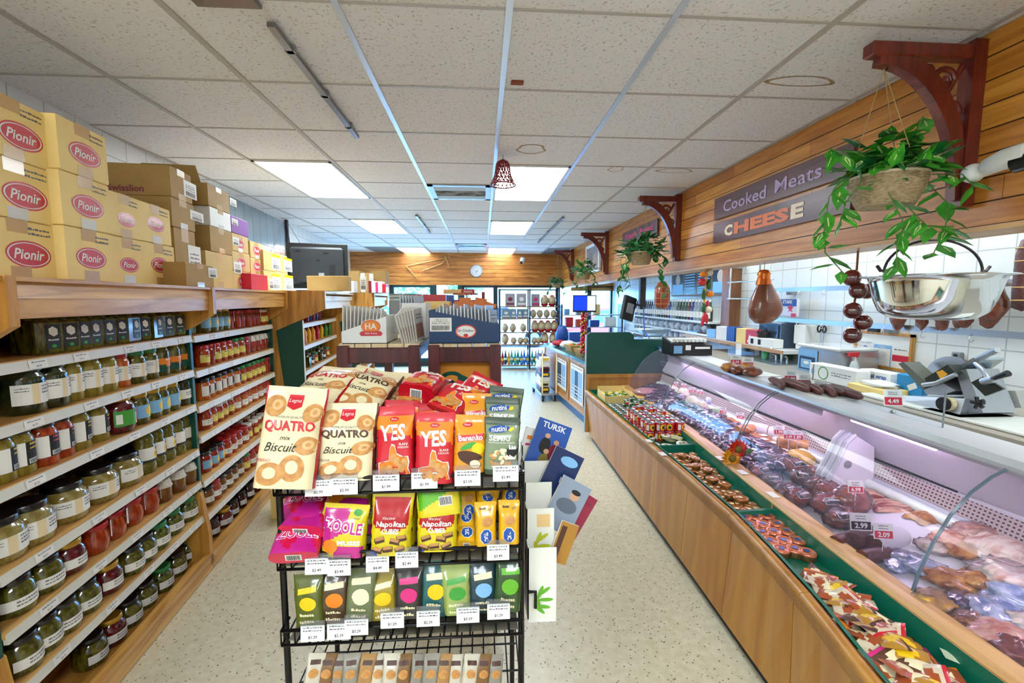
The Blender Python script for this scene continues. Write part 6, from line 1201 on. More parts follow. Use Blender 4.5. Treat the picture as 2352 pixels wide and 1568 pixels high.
for k, (px, py) in enumerate(((1675, 848), (1695, 853), (1715, 850), (1728, 858))):
    p = at(px, py, z=1.01); o = thing('smoked_meat_piece', 'smoked meat piece on the far white paper, %s from left' % ORD[k], 'meat', V(p.x, p.y, .994), (0, 0, k), 'smoked pieces on the case'); b = MB(); lump(b, (0, 0, .03), (.06, .045, .033), MEATD if k % 2 else SKINO, k + 200, .25); b.obj('piece', o)
for k, (px, py, tx) in enumerate(((1817, 878, '2.89'), (1846, 888, '3.81'), (1882, 905, '3.59'), (2052, 932, '4.49'), (1718, 845, '1.58'), (1690, 838, '2.19'))):
    p = at(px, py, x=1.86); card('white and red price card reading %s standing on the case top' % tx, p, -14, .075, .075, tx, grp='price cards on the case top'); b = MB(); b.cyl((p.x, p.y + .003, .989), (p.x, p.y + .003, p.z), .0016, STEEL, 6); b.lathe([(.014, 0), (.012, .004), (.002, .012)], STEEL, 10, c=(p.x, p.y + .003, .988)); b.obj('card_stand', label='thin metal stand under the %s price card' % tx, cat='card stand', group='price card stands')
# ---- green screen and panelled end behind the case
t = thing('counter_divider', 'dark green screen on a panelled wooden end wall', 'partition', (1.1, 4.6, 0))
f = lambda x, z, o: V(x - 1.1, o, z); G = [(1.105, .7), (1.105, 1.13), (1.135, 1.155), (1.56, 1.155), (1.6, 1.13), (1.61, 1.08), (1.95, 1.07), (2.2, 1.06), (2.2, .7)]
MB().prism(G, f, 0, .03, GREEN).obj('green_screen', t)
b = MB(); b.box(0, 1.1, 0, .04, .08, .67, PALEOAK); b.box(0, 1.1, -.012, 0, .67, .71, PALEOAK); b.box(0, .035, -.012, 0, .08, .67, PALEOAK); b.obj('wooden_end', t); MB().box(-.008, 0, -.005, .045, .08, 1.13, GREY).obj('edge_strip', t)
# ---------------------------------------------------------------- brackets, signs and hanging baskets on the soffit
def bracket(y, label, L=.4, H=.64):
    t = thing('wooden_bracket', label, 'bracket', (xs(y), y, 2.515), group='carved wooden brackets'); q = .028
    b = MB(); b.box(-.055, 0, -q, q, -H, 0, REDWOOD, .004); b.obj('post', t); b = MB(); b.box(-L, -.05, -q * .9, q * .9, -.075, -.02, REDWOOD, .006); b.obj('arm', t)
    out = []; n = 14
    for k in range(n + 1): a = PI / 2 * k / n; out.append((-.055 - (L - .11) * (1 - math.sin(a)) ** 1.0 * 1.0, -.075 - (H - .13) * (1 - math.cos(a)) ** 1.0))
    inn = [(x - .035 * (1 - k / n), z - .03 - .03 * (k / n)) for k, (x, z) in enumerate(out)]
    poly = [(-L + .04, -.075)] + [(x - .02, z - .03) for x, z in out] + [(-.055, -H + .05)] + [(min(-.056, x + .025), min(-.076, z + .025)) for x, z in out[::-1]]
    MB().prism(poly, lambda x, z, o: V(x, o, z), -q * .7, q * .7, REDWOOD).obj('curved_brace', t)
    for cx, cz, r0, tn, a0 in ((-.15, -.15, .05, 1.5, 0), (-.1, -.27, .035, -1.4, 2), (-.22, -.115, .03, 1.3, 3.4), (-.085, -.38, .025, 1.4, 1)):
        pts = [V(cx + r0 * (1 - .75 * k / 20) * math.cos(a0 + tn * 2 * PI * k / 20 * .8), 0, cz + r0 * (1 - .75 * k / 20) * math.sin(a0 + tn * 2 * PI * k / 20 * .8)) for k in range(21)]
        MB().tube(pts, [.013 - .005 * k / 20 for k in range(21)], REDWOOD, 7).obj('scroll', t)
    MB().tube([(-.07, 0, -.09), (-.13, 0, -.2), (-.09, 0, -.33), (-.06, 0, -.42)], .012, REDWOOD, 7).obj('stalk', t)
    MB().tube([(-L + .07, 0, -.075), (-L + .07, 0, -.1), (-L + .085, 0, -.11), (-L + .075, 0, -.12)], .004, BLACK, 6).obj('hook', t)
BY = [1.73, 4.3, 6.65, 9.0]
for y, l, L in zip(BY, ('dark carved wooden bracket nearest the camera above the leafy basket', 'red-brown carved bracket beside the wooden name boards', 'carved wooden bracket, third from the camera', 'carved wooden bracket in the far corner'), (.47, .42, .42, .4)): bracket(y, l, L)
SIGN = wood('sign_board', '#4c2a2a', '#62383a', 1, coat=.2); LILAC = mat('lilac_letters', '#b49cc8', .4); CHO = mat('orange_letters', '#e2702a', .4); CHW = mat('pale_orange_letters', '#f0d8b8', .4)
def wsign(name, label, ya, yb, z0, z1, txts):
    t = thing(name, label, 'sign', (0, 0, 0)); y = (ya + yb) / 2; b = MB(); x = xs(y)
    b.hexa([(xs(ya) - .022, ya, z0), (xs(yb) - .022, yb, z0), (xs(yb) - .001, yb, z0), (xs(ya) - .001, ya, z0), (xs(ya) - .022, ya, z1), (xs(yb) - .022, yb, z1), (xs(yb) - .001, yb, z1), (xs(ya) - .001, ya, z1)], SIGN); b.obj('board', t)
    f = plane((x - .0235, y, (z0 + z1) / 2), (.017, -1, 0), (0, 0, 1))
    for s_, cx, cz, h, w, m_, bo in txts: MB().text(s_, f, cx, cz, m_, h=h, w=w, off=.001, bold=bo).obj('lettering', t)
def serif(b, f, x0, x1, z, m_, n, h=.006):
    for k in range(n): x = x0 + (x1 - x0) * (k + .5) / n; b.patch(f, x - .012, x + .012, z - h / 2, z + h / 2, m_, .0014)
wsign('wooden_sign', 'upper brown board reading Cooked Meats in lilac letters', 3.64, 2.28, 2.155, 2.325, [('Cooked', -.28, -.005, .088, .52, LILAC, .008), ('Meats', .27, .0, .085, .4, LILAC, .008)])
wsign('wooden_sign', 'lower brown board reading CHEESE in orange letters', 3.64, 2.28, 1.965, 2.125, [('C', -.455, -.005, .085, .11, CHW, .05), ('HEES', -.08, -.003, .088, .6, CHO, .05), ('E', .29, 0, .09, .11, CHW, .05)])
wsign('wooden_sign', 'small brown board with pinkish letters behind the second hanging basket', 5.95, 4.8, 2.2, 2.38, [('Fresh', -.25, .02, .075, .4, PINK, .03), ('Bread', .25, .02, .075, .4, PINK, .03)])
ya, yb = 8.2, 7.0; t = thing('framed_picture', 'pale framed picture on the boards between the far brackets', 'picture', (0, 0, 0)); b = MB()
for a, c, z0, z1 in ((7.0, 7.06, 1.95, 2.43), (7.86, 7.92, 1.95, 2.43), (7.06, 7.86, 1.95, 2.0), (7.06, 7.86, 2.38, 2.43)): b.box(xs(7.4) - .035, xs(7.4) - .005, a, c, z0, z1, WHITE)
b.obj('frame', t); MB().box(xs(7.4) - .02, xs(7.4) - .012, 7.05, 7.87, 1.99, 2.39, mat('print_photo', '#6b6f78', .4, col2='#a89484', scale=5)).obj('print', t)
def leaf(b, p, d, up, L, m_, vein=None):
    d = d.normalized(); s_ = d.cross(up)
    if s_.length < 1e-3: s_ = d.orthogonal()
    s_.normalize(); n_ = s_.cross(d); w = L * .3; P = [p, p + d * L * .3 + s_ * w - n_ * w * .25, p + d * L * .65 + s_ * w * .7 - n_ * w * .35, p + d * L - n_ * w * .6, p + d * L * .65 - s_ * w * .7 - n_ * w * .35, p + d * L * .3 - s_ * w - n_ * w * .25, p + d * L * .35 + n_ * 0, p + d * L * .68 - n_ * w * .12]
    b.add(P, [(0, 1, 6), (1, 2, 7, 6), (2, 3, 7), (0, 6, 5), (6, 7, 4, 5), (7, 3, 4)], m_, True)
    if vein: e = n_ * .0012; b.add([p + d * L * .15 + e, p + d * L * .38 + s_ * w * .38 - n_ * w * .08 + e, p + d * L * .85 - n_ * w * .25 + e, p + d * L * .38 - s_ * w * .38 - n_ * w * .08 + e], [(0, 1, 2), (0, 2, 3)], vein)
def basket(label, c, r, h, nl, ls, vines, seed, hook, top=1.0, vein=LEAFL, lm=LEAF, spread=1.0):
    t = thing('hanging_basket', label, 'hanging plant', c, group='hanging baskets of plants'); R = random.Random(seed)
    b = MB(); n = 40; rows = 15
    def bw(u, v): a = 2 * PI * u; q = r * (.72 + .28 * math.sin(min(1, v * 1.05) * PI / 2)) * (1 + .03 * math.sin(v * rows * 2 * PI) + .018 * math.sin(a * 22 + (int(v * rows) % 2) * PI)); return V(math.cos(a) * q, math.sin(a) * q, -h + h * v)
    b.grid(bw, 88, 60, WICKER); b.disc(lambda x, z, o: V(x, z, -h), 0, 0, r * .72, r * .72, WICKER, 0, 24, 1); b.tube([V(math.cos(2 * PI * k / 36) * r * 1.0, math.sin(2 * PI * k / 36) * r * 1.0, 0) for k in range(36)], r * .05, mat('basket_rim', '#cfc0a2', .6), 8, close=True); b.obj('basket', t)
    MB().disc(lambda x, z, o: V(x, z, -.02), 0, 0, r * .95, r * .95, mat('moss', '#5a4a22', .9, col2='#7a6a3a', scale=60), 0, 24, 2).obj('moss', t)
    b = MB()
    for k in range(nl):
        a = R.uniform(0, 2 * PI); q = r * R.uniform(.1, 1.15) * spread; z = R.uniform(.0, 1) ** 1.2 * r * .95 * top * (1.25 - q / r / spread * .7); p = V(math.cos(a) * q, math.sin(a) * q, z); d = V(math.cos(a) + R.gauss(0, .4), math.sin(a) + R.gauss(0, .4), R.uniform(-.6, .9)); leaf(b, p, d, V(0, 0, 1), ls * R.uniform(.7, 1.2), lm if R.random() < .7 else LEAFD, vein if R.random() < .75 else None)
    b.obj('foliage', t)
    for vi, pts in enumerate(vines):
        P = [Vector(p) - Vector(c) for p in pts]; fine = []
        for a, e in zip(P, P[1:]):
            for k in range(6): fine.append(a.lerp(e, k / 6))
        fine.append(P[-1]); g = MB(); g.tube(fine, .0022, STEM, 5)
        for k in range(1, len(fine), 2 if ls > .06 else 1):
            d = V(R.gauss(0, .7), R.gauss(0, .7), -.5 + R.gauss(0, .35)); leaf(g, fine[k], d, V(0, 0, 1), ls * R.uniform(.75, 1.1), lm, vein if R.random() < .8 else None)
        g.obj('vine', t)
    for k in range(3): a = 2 * PI * k / 3 + .5; MB().tube([(math.cos(a) * r, math.sin(a) * r, 0), Vector(hook) - Vector(c)], .0018, mat('jute', '#b39668', .8), 5).obj('hanger_cord', t)
def pth(y, *pp): return [at(x, z, y=y + dy) for x, z, dy in pp]
c1 = at(2037, 408, y=1.72); basket('large hanging basket with bright variegated leaves nearest the camera', c1, .125, .115, 150, .095, [pth(1.72, (1960, 400, 0), (1905, 450, -.05), (1893, 520, -.05), (1895, 580, -.04), (1940, 630, -.02)), pth(1.65, (1975, 420, 0), (1940, 470, 0), (1930, 510, 0)), pth(1.62, (2040, 440, 0), (2080, 520, 0), (2060, 560, 0), (2060, 615, 0)), pth(1.65, (2120, 410, 0), (2180, 470, 0), (2170, 530, 0), (2140, 590, 0)), pth(1.6, (2140, 400, 0), (2210, 400, 0), (2240, 430, 0)), pth(1.64, (2050, 440, 0), (2110, 500, 0), (2130, 520, 0), (2190, 520, 0)), pth(1.7, (2100, 330, 0), (2110, 290, 0), (2120, 265, 0)), pth(1.7, (1980, 380, 0), (1930, 350, 0), (1905, 340, 0))], 3, (xs(1.73) - .4, 1.73, 2.4), 1.3)
c2 = at(1472, 580, y=4.27); basket('hanging basket with ivy below the second bracket', c2, .11, .115, 170, .1, [pth(4.25, (1450, 575, 0), (1432, 610, 0), (1425, 650, 0), (1420, 672, 0)), pth(4.25, (1460, 570, 0), (1440, 620, 0), (1448, 660, 0)), pth(4.25, (1495, 575, 0), (1515, 610, 0), (1522, 650, 0), (1530, 678, 0)), pth(4.2, (1500, 570, 0), (1525, 590, 0), (1535, 600, 0)), pth(4.25, (1440, 570, .1), (1425, 600, .1), (1432, 640, .1))], 5, (xs(4.3) - .35, 4.3, 2.4), 1.7, LEAFL, LEAFD, 1.5)
c3 = at(1341, 626, y=6.6); basket('round green hanging basket below the third bracket', c3, .1, .1, 120, .09, [pth(6.6, (1330, 625, 0), (1325, 650, 0), (1330, 670, 0)), pth(6.6, (1345, 630, 0), (1345, 660, 0), (1350, 675, 0)), pth(6.6, (1355, 620, 0), (1368, 640, 0), (1365, 650, 0)), pth(6.6, (1325, 630, 0), (1305, 660, 0), (1296, 672, 0))], 6, (xs(6.65) - .35, 6.65, 2.4), 2.0, None, mat('leaf_fern', '#2f7a3a', .5, col2='#5a9a4a', scale=20), 1.4)
c4 = at(1278, 650, y=8.9); basket('small hanging basket in the far corner by the windows', c4, .1, .09, 90, .1, [pth(8.9, (1268, 650, 0), (1260, 665, 0), (1258, 675, 0)), pth(8.9, (1288, 650, 0), (1300, 662, 0))], 7, (xs(9) - .33, 9.0, 2.42), 1.5, None, LEAFD, 1.4)
# white spotlight with a dark shade on the soffit at the right edge
p = at(2235, 398, x=1.86); t = thing('spot_camera', 'white ball-jointed security camera on the boards at the right edge', 'camera', p); b = MB(); lump(b, (0, 0, 0), (.035, .035, .035), WHITE, 1, 0); b.obj('ball_joint', t); b = MB(); b.cyl((.03, 0, -.005), (.11, 0, .02), .012, WHITE, 10); b.obj('mount', t)
b = MB(); b.tube([(-.005, -.035, .003), (-.012, -.06, .008), (-.025, -.12, .014), (-.03, -.2, .016)], [.012, .03, .036, .036], WHITE, 16); b.obj('body', t); MB().cyl((-.029, -.16, -.012), (-.032, -.24, -.008), .031, BLACK, 16).obj('dark_hood', t)
# ---------------------------------------------------------------- things hanging over the counter
def cordup(o, c, z=SB): MB().tube([(0, 0, c), (0, 0, z - o.location.z)], .0025, mat('jute', '', 0), 6).obj('cord', o)
p = at(1749, 742, y=3.12); t = thing('hanging_ham', 'whole brown dry-cured ham hanging with an orange foil top', 'ham', p); HAM = mat('ham_skin', '#6b3a24', .3, coat=.4, col2='#82492f', scale=5)
PH = [(0.0, -.005), (.05, .0), (.095, .04), (.11, .1), (.1, .16), (.075, .22), (.052, .27), (.045, .3)]
b = MB(); b.grid(lambda u, v: (lambda r_, z: V(r_ * math.cos(2 * PI * u) * (1.1 + .06 * math.sin(3 * v)) + .02 * math.sin(v * 3), r_ * math.sin(2 * PI * u) * .7, z))(interp([(k / 7, q[0]) for k, q in enumerate(PH)], v) * (1 + .07 * noise.noise(V(math.cos(2 * PI * u), math.sin(2 * PI * u), v * 3))), interp([(k / 7, q[1]) for k, q in enumerate(PH)], v)), 28, 26, HAM); b.obj('ham', t)
b = MB(); b.lathe([(.053, .28), (.047, .31), (.04, .34), (.046, .36), (.03, .385), (.001, .39)], mat('gold_foil', '#e08a24', .25, .5, col2='#c8401c', scale=12), 14); b.obj('foil_top', t); cordup(t, .39)
p = at(1520, 708, y=4.75); t = thing('netted_sausage', 'large reddish netted sausage hanging below the ivy basket', 'sausage', p); b = MB(); PS = [(.001, 0), (.06, .008), (.082, .06), (.085, .15), (.078, .22), (.05, .275), (.012, .3)]; b.lathe(PS, mat('cooked_red', '#8e3420', .3, coat=.5, col2='#a8482a', scale=8), 24); b.obj('sausage', t)
b = MB()
for z in (.05, .11, .17, .23): r_ = interp([(q[1], q[0]) for q in PS], z) + .001; b.tube([V(r_ * math.cos(2 * PI * k / 24), r_ * math.sin(2 * PI * k / 24), z) for k in range(24)], .0025, mat('twine', '#d0a860', .7), 5, close=True)
for k in range(6): a = PI / 3 * k; b.tube([V((q[0] + .001) * math.cos(a), (q[0] + .001) * math.sin(a), q[1]) for q in PS], .0025, mat('twine', '', 0), 5)
b.obj('string_net', t); cordup(t, .3)
p = at(1622, 612, y=3.9); t = thing('vegetable_garland', 'hanging garland of artificial vegetables, garlic and chillies', 'garland', p); b = MB(); R = random.Random(2); STR = mat('raffia', '#d8b06c', .8)
for k in range(40): a = R.uniform(0, 6.3); b.tube([(0, 0, -.04), (.02 * math.cos(a), .02 * math.sin(a), .0), (R.uniform(.03, .07) * math.cos(a), .05 * math.sin(a), R.uniform(-.04, .03))], .0018, STR, 4)
b.tube([(0, 0, -.02), (.01, 0, -.15), (-.005, 0, -.3), (0, 0, -.5)], .011, STR, 7); b.obj('raffia', t)
for (x, z, s, m_, nm) in ((-.03, -.07, (.032, .03, .026), ORANGE, 'tomato'), (.03, -.055, (.028, .028, .03), mat('garlic', '#e2d2bc', .5), 'garlic'), (-.035, -.14, (.038, .034, .034), RED, 'tomato'), (.025, -.16, (.022, .022, .05), mat('cucumber', '#1e5a24', .35, coat=.4), 'cucumber'), (.04, -.245, (.033, .033, .03), ORANGE, 'tomato'), (-.02, -.25, (.018, .018, .05), mat('cucumber', '', 0), 'cucumber'), (.02, -.33, (.014, .014, .028), RED, 'chilli'), (.03, -.385, (.033, .033, .03), mat('garlic', '', 0), 'garlic'), (-.015, -.37, (.018, .018, .045), mat('cucumber', '', 0), 'cucumber'), (.0, -.45, (.016, .016, .05), RED, 'chilli'), (.02, -.47, (.014, .014, .045), RED, 'chilli'), (-.02, -.49, (.013, .013, .05), RED, 'chilli')): g = MB(); lump(g, (x, -.012, z), s, m_, 3, .08); g.obj(nm, t)
cordup(t, .0)
p = at(1972, 560, y=2.36); t = thing('pepper_string', 'string of shiny dark red peppers hanging left of the steel pan', 'garland', p); MB().tube([(0, 0, .1), (0, 0, -.15), (.01, 0, -.25), (-.01, 0, -.4)], .006, mat('rope', '#8a5a34', .8), 7).obj('rope', t); PEP = mat('dark_pepper', '#4c0f10', .12, coat=1.0, col2='#6e1c18', scale=10); cordup(t, .1)
for k, (px, py) in enumerate(((1957, 638), (1972, 667), (1992, 668), (1959, 713), (1982, 740), (1958, 770))):
    q = at(px, py, y=2.36 - .02 * (k % 2)) - p; g = MB(); g.grid(lambda u, v: (lambda a, e: V(q.x + .048 * math.sin(e) * math.cos(a) * (1 + .09 * math.cos(4 * a)), q.y + .048 * math.sin(e) * math.sin(a) * (1 + .09 * math.cos(4 * a)), q.z - .046 * math.cos(e)))(2 * PI * u, PI * v), 32, 12, PEP); g.obj('pepper', t)
p = at(2143, 637, y=1.92); t = thing('steel_pan', 'large polished steel pan hanging by a bail handle', 'pan', p); b = MB(); b.lathe([(.001, -.185), (.12, -.185), (.15, -.178), (.185, -.15), (.205, -.1), (.225, -.02), (.23, 0), (.262, .004), (.262, .008), (.226, .005), (.2, -.09), (.178, -.145), (.12, -.178), (.001, -.178)], CHROME, 48, cap=False); b.obj('bowl', t)
b = MB(); b.tube([V(.235 * math.cos(PI * k / 20), 0, .02 + .145 * math.sin(PI * k / 20)) for k in range(21)], .0055, mat('iron_handle', '#4a4040', .4, .6), 8); b.obj('bail_handle', t)
for s in (-1, 1): MB().tube([(s * .225, -.02, .004), (s * .232, 0, .03), (s * .25, .0, .028), (s * .268, 0, .05)], .007, mat('iron_handle', '', 0), 7).obj('handle_lug', t)
MB().tube([(0, 0, .165), (0, 0, (SB - .02 - p.z) / 1.03)], .004, BLACK, 6).obj('hook', t); t.scale = (1.03,) * 3
# ---------------------------------------------------------------- kitchen wall and work counter
XR = XK - .1
t = thing('work_counter', 'grey work counter along the tiled back wall', 'counter', (2.3, 2.6, 0)); b = MB(); b.box(0, .775, -2.2, 2.6, .86, .9, mat('counter_laminate', '#a39a8c', .4), .004); b.obj('worktop', t); MB().box(.04, .775, -2.2, 2.6, .1, .86, mat('counter_body', '#c7cbd2', .45)).obj('cabinet', t)
for k in range(5): MB().box(.03, .04, -2.1 + k * .92, -1.22 + k * .92, .14, .82, mat('counter_door', '#d3d6da', .4), .003).obj('door', t)
def rail(z, label):
    t = thing('hook_rail', label, 'rail', (XR, 3.2, z), group='steel hook rails'); b = MB(); b.box(0, .02, -1.5, 1.2, -.02, .02, STEEL); b.obj('bar', t); b = MB()
    for k in range(9): y = -1.3 + k * .3; g = MB(); g.tube([(0, y, -.01), (-.02, y, -.03), (-.02, y, -.05), (-.005, y, -.06), (0, y - .01, -.045)], .003, CHROME, 5); g.obj('hook', t)
    for y in (-1.3, -.1, 1.0): MB().box(.02, XK - XR, y - .02, y + .02, -.05, .01, GREY).obj('mount', t)
rail(1.595, 'upper steel hook rail on the tiled wall'); rail(1.30, 'lower steel hook rail on the tiled wall')
for k, (px, py, s) in enumerate(((2062, 740, .8), (2115, 738, .7), (2160, 740, .7), (2208, 738, .9), (2273, 728, 1.15))):
    p = at(px, py + 14, x=XR - .04); o = thing('hanging_smoked_meat', 'dark smoked meat piece hanging on the tiled wall, %s from the peppers' % ORD[k], 'meat', p, group='smoked meats on the wall'); b = MB(); lump(b, (0, 0, .1 * s), (.045 * s, .06 * s, .11 * s), MEATD, k + 300, .45, 1.4); b.obj('meat', o); MB().tube([(0, 0, .2 * s), (.02, 0, 1.59 - p.z)], .003, STR, 5).obj('string', o)
p = at(2346, 715, x=XR - .06); o = thing('hanging_salami', 'netted dark salami hanging at the right edge', 'sausage', p); b = MB(); b.lathe([(.001, 0), (.04, .02), (.045, .12), (.045, .3), (.03, .38), (.005, .4)], SALD, 16); b.obj('salami', o)
for z in (.06, .13, .2, .27, .34): MB().tube([V(.046 * math.cos(2 * PI * k / 16), .046 * math.sin(2 * PI * k / 16), z) for k in range(16)], .003, STR, 5, close=True).obj('string', o)
cordup(o, .4, 1.78)
def wallbox(name, label, px0, px1, py0, py1, D, m_, cat, x=XK, art=None, group=None):
    a, c = at(px0, py0, x=x), at(px1, py1, x=x); y0, y1 = sorted((a.y, c.y)); z1, z0 = a.z, at((px0 + px1) / 2, py1, x=x).z
    t = thing(name, label, cat, (x, (y0 + y1) / 2, z0), group=group); w = (y1 - y0) / 2; h = z1 - z0; MB().box(-D, 0, -w, w, 0, h, m_, .006).obj('body', t)
    if art: b = MB(); art(b, plane((-D - .0006, 0, h / 2), (0, -1, 0), (0, 0, 1)), w * 2, h); b.obj('front', t)
    return t, w, h
def a_towel(b, f, w, h): b.patch(f, -w * .42, w * .42, -h * .4, h * .42, mat('smoked_plastic', '#2e3c4e', .12, coat=.8), .01, 4, 4); b.disc(f, w * .4, -h * .35, .02, .02, BLUE, .012, 12, 1)
wallbox('towel_dispenser', 'smoky blue paper towel dispenser on the tiled wall', 1782, 1832, 738, 798, .18, mat('dispenser_smoke', '#3a4a5e', .2, coat=.6), 'dispenser', art=a_towel)
wallbox('soap_dispenser', 'white soap dispenser right of the towel dispenser', 1848, 1872, 745, 790, .1, WHITE, 'dispenser', art=lambda b, f, w, h: b.patch(f, -w * .2, w * .2, -h * .75, -h * .5, WHITE, .01))
p = at(1888, 748, x=XK - .03); t = thing('scissors', 'dark-handled scissors hanging on the tiled wall', 'scissors', p)
for s in (-1, 1): MB().tube([V(0, s * .03 + .02 * math.cos(q), -.03 + .028 * math.sin(q)) for q in [2 * PI * k / 12 for k in range(12)]], .007, BLACK, 6, close=True).obj('handle', t); MB().hexa([(0, s * .018, -.06), (.002, s * .018, -.06), (.002, s * .026, -.06), (0, s * .026, -.06), (0, -s * .006, -.2), (.002, -s * .006, -.2), (.002, -s * .002, -.2), (0, -s * .002, -.2)], STEEL).obj('blade', t)
def a_board(b, f, w, h):
    b.patch(f, -w / 2, w / 2, -h / 2, h / 2, WHITE, .0); b.patch(f, -w * .15, w * .18, -h * .45, h * .15, SKYB, .001); b.patch(f, -w * .13, w * .16, -h * .42, h * .05, PAPER, .0016); b.text('Menu', f, 0, h * .1, PAPER, w=w * .12, off=.002); b.disc(f, -w * .32, -h * .12, w * .13, h * .2, BLUE, .001, 8, 1); b.disc(f, -w * .32, -h * .12, w * .08, h * .1, PAPER, .0016, 10, 1); b.text('FOOD SAFETY', f, -w * .32, h * .17, INK2, w=w * .28, off=.001); b.text("IT'S IN YOUR HANDS", f, -w * .32, -h * .4, INK2, w=w * .28, off=.001); b.patch(f, .2 * w, .48 * w, -h * .45, h * .1, PAPER, .001); b.patch(f, .2 * w, .48 * w, -h * .25, -h * .08, TAGRED, .0018); b.scribble(f, .34 * w, h * .05, .22 * w, INK2, 1, .01, .0018, 2)
t, w_, h_ = wallbox('notice_board', 'wood-framed white notice board with food safety poster', 1974, 2092, 758, 846, .012, WHITE, 'notice board', art=a_board)
b = MB()
for a in ((-w_ - .02, w_ + .02, -.0, .02), (-w_ - .02, w_ + .02, h_ - .02, h_)): b.box(-.025, -.002, a[0], a[1], a[2], a[3], OAKV)
for y in (-w_ - .02, w_): b.box(-.025, -.002, y, y + .02, 0, h_, OAKV)
b.obj('frame', t); MB().box(-.04, -.012, w_ * .1, w_ * .5, h_ + .0, h_ + .03, BLACK).obj('clip', t)
wallbox('power_outlet', 'grey double power outlet on the tiled wall above the slicer', 2196, 2213, 807, 834, .03, GREY, 'outlet', art=lambda b, f, w, h: [b.disc(f, 0, h * .2, w * .3, h * .14, BLACK, .001, 12, 1), b.disc(f, 0, -h * .2, w * .3, h * .14, BLACK, .001, 12, 1)])
wallbox('snack_bag', 'blue and white star snack bag hung on the tiled wall', 1800, 1835, 687, 727, .03, mat('foil_white', '#d8d6dc', .3, coat=.4), 'snack bag', x=XK - .09, art=lambda b, f, w, h: [b.patch(f, -w / 2, w / 2, h * .1, h / 2, BLUE, .0), b.poly(f, [(w * .15 + w * .22 * (1 if k % 2 == 0 else .42) * math.sin(PI * k / 5), -.02 * h + w * .22 * (1 if k % 2 == 0 else .42) * math.cos(PI * k / 5)) for k in range(10)], RED, .001), b.text('STARK', f, -w * .05, h * .35, PAPER, w=w * .6, off=.001, bold=.02), b.patch(f, w * .2, w / 2, -h / 2, -h * .3, RED, .0008)])
def onc(name, label, px0, px1, py0, x0, D, m_, cat='box', art=None, z=.9, h=None, pyb=None, rz=0, group='things on the back counter'):
    """a box on the work counter: front-left and front-right pixel columns at depth x0"""
    a, c = at(px0, pyb or py0 + 30, z=z), at(px1, pyb or py0 + 30, z=z)
    a, c = at(px0, pyb, x=x0), at(px1, pyb, x=x0); w = abs(a.y - c.y); y = (a.y + c.y) / 2; hh = h or max(.03, at((px0 + px1) / 2, py0, x=x0).z - z)
    t = thing(name, label, cat, (x0, y, z + .001), (0, 0, math.radians(rz)), group); MB().box(0, D, -w / 2, w / 2, 0, hh, m_, .004).obj('body', t)
    if art: b = MB(); art(b, plane((-.0006, 0, hh / 2), (0, -1, 0), (0, 0, 1)), w, hh); b.obj('front', t)
    return t, w, hh
t, w_, h_ = onc('vacuum_packer', 'steel vacuum packing machine with blue control panel', 1832, 1930, 806, 2.72, .3, STEEL, 'machine', lambda b, f, w, h: [b.patch(f, -w * .5, -w * .02, -h * .5, h * .42, SKYB, .004), b.patch(f, -w * .45, -w * .07, -h * .42, h * .12, NAVY, .008), b.patch(f, -w * .4, -w * .13, -h * .36, h * .02, SKYB, .012), b.disc(f, -w * .26, -h * .13, w * .07, h * .07, PAPER, .013, 14, 1)], pyb=858, h=.2)
b = MB(); b.box(-.02, .3, -w_ / 2, w_ / 2, h_, h_ + .03, mat('clear_lid', '#cfd6d8', .15, coat=.6), .01); b.obj('lid', t)
onc('wrap_carton', 'long white wrap carton with green round mark in front of the vacuum machine', 1858, 1966, 842, 2.5, .1, WHITE, 'box', lambda b, f, w, h: [b.disc(f, -w * .18, 0, h * .4, h * .4, GRN, .0006, 18, 1, 0, .85), b.scribble(f, w * .2, h * .1, w * .4, INK2, 2, .008, .0006, 3), b.disc(f, -w * .42, 0, w * .04, h * .2, SKYB, .0006, 10, 1)], pyb=874)
onc('wrap_carton', 'white carton reading crystal wrap', 1972, 2044, 852, 2.62, .1, WHITE, 'box', lambda b, f, w, h: b.text('crystal wrap', f, -.02 * w, h * .2, BLUE, w=w * .8, off=.0008, bold=.03), pyb=884)
t, w_, h_ = onc('card_tray', 'shallow brown card tray of white film bags', 1946, 2034, 876, 2.45, .2, CARD, 'box', pyb=892, h=.045); g = MB(); lump(g, (.1, 0, h_ + .012), (.08, w_ * .4, .022), PAPER, 7, .4, 3); g.obj('film_bags', t)
onc('glove_box', 'bright blue glove carton beside the slicer', 2058, 2118, 862, 2.6, .12, mat('cyan_card', '#1489c4', .45), 'box', lambda b, f, w, h: [b.patch(f, -w * .05, w * .3, -h * .1, h * .15, PAPER, .0006, 2, 2, .5), b.text('Comfort', f, -w * .3, -h * .35, PAPER, w=w * .25, off=.0008)], pyb=895)
def spray(label, px, py, x0, m_, cap, tint):
    p = at(px, py, x=x0); p.z = .901; t = thing('spray_bottle', label, 'bottle', p, group='spray bottles on the back counter'); b = MB(); b.lathe([(.03, 0), (.034, .01), (.034, .09), (.022, .13), (.012, .15), (.012, .17)], tint, 16); b.obj('bottle', t); b = MB(); b.hexa([(-.05, -.012, .175), (.02, -.012, .165), (.02, .012, .165), (-.05, .012, .175), (-.045, -.012, .2), (.03, -.012, .205), (.03, .012, .205), (-.045, .012, .2)], cap); b.tube([(-.03, 0, .178), (-.025, 0, .15), (-.02, 0, .14)], .004, cap, 6); b.obj('trigger', t)
GLB = mat('clear_plastic', '#c2ccd0', .1, coat=.8); GRB = mat('green_liquid', '#2f9a4a', .12, coat=.8)
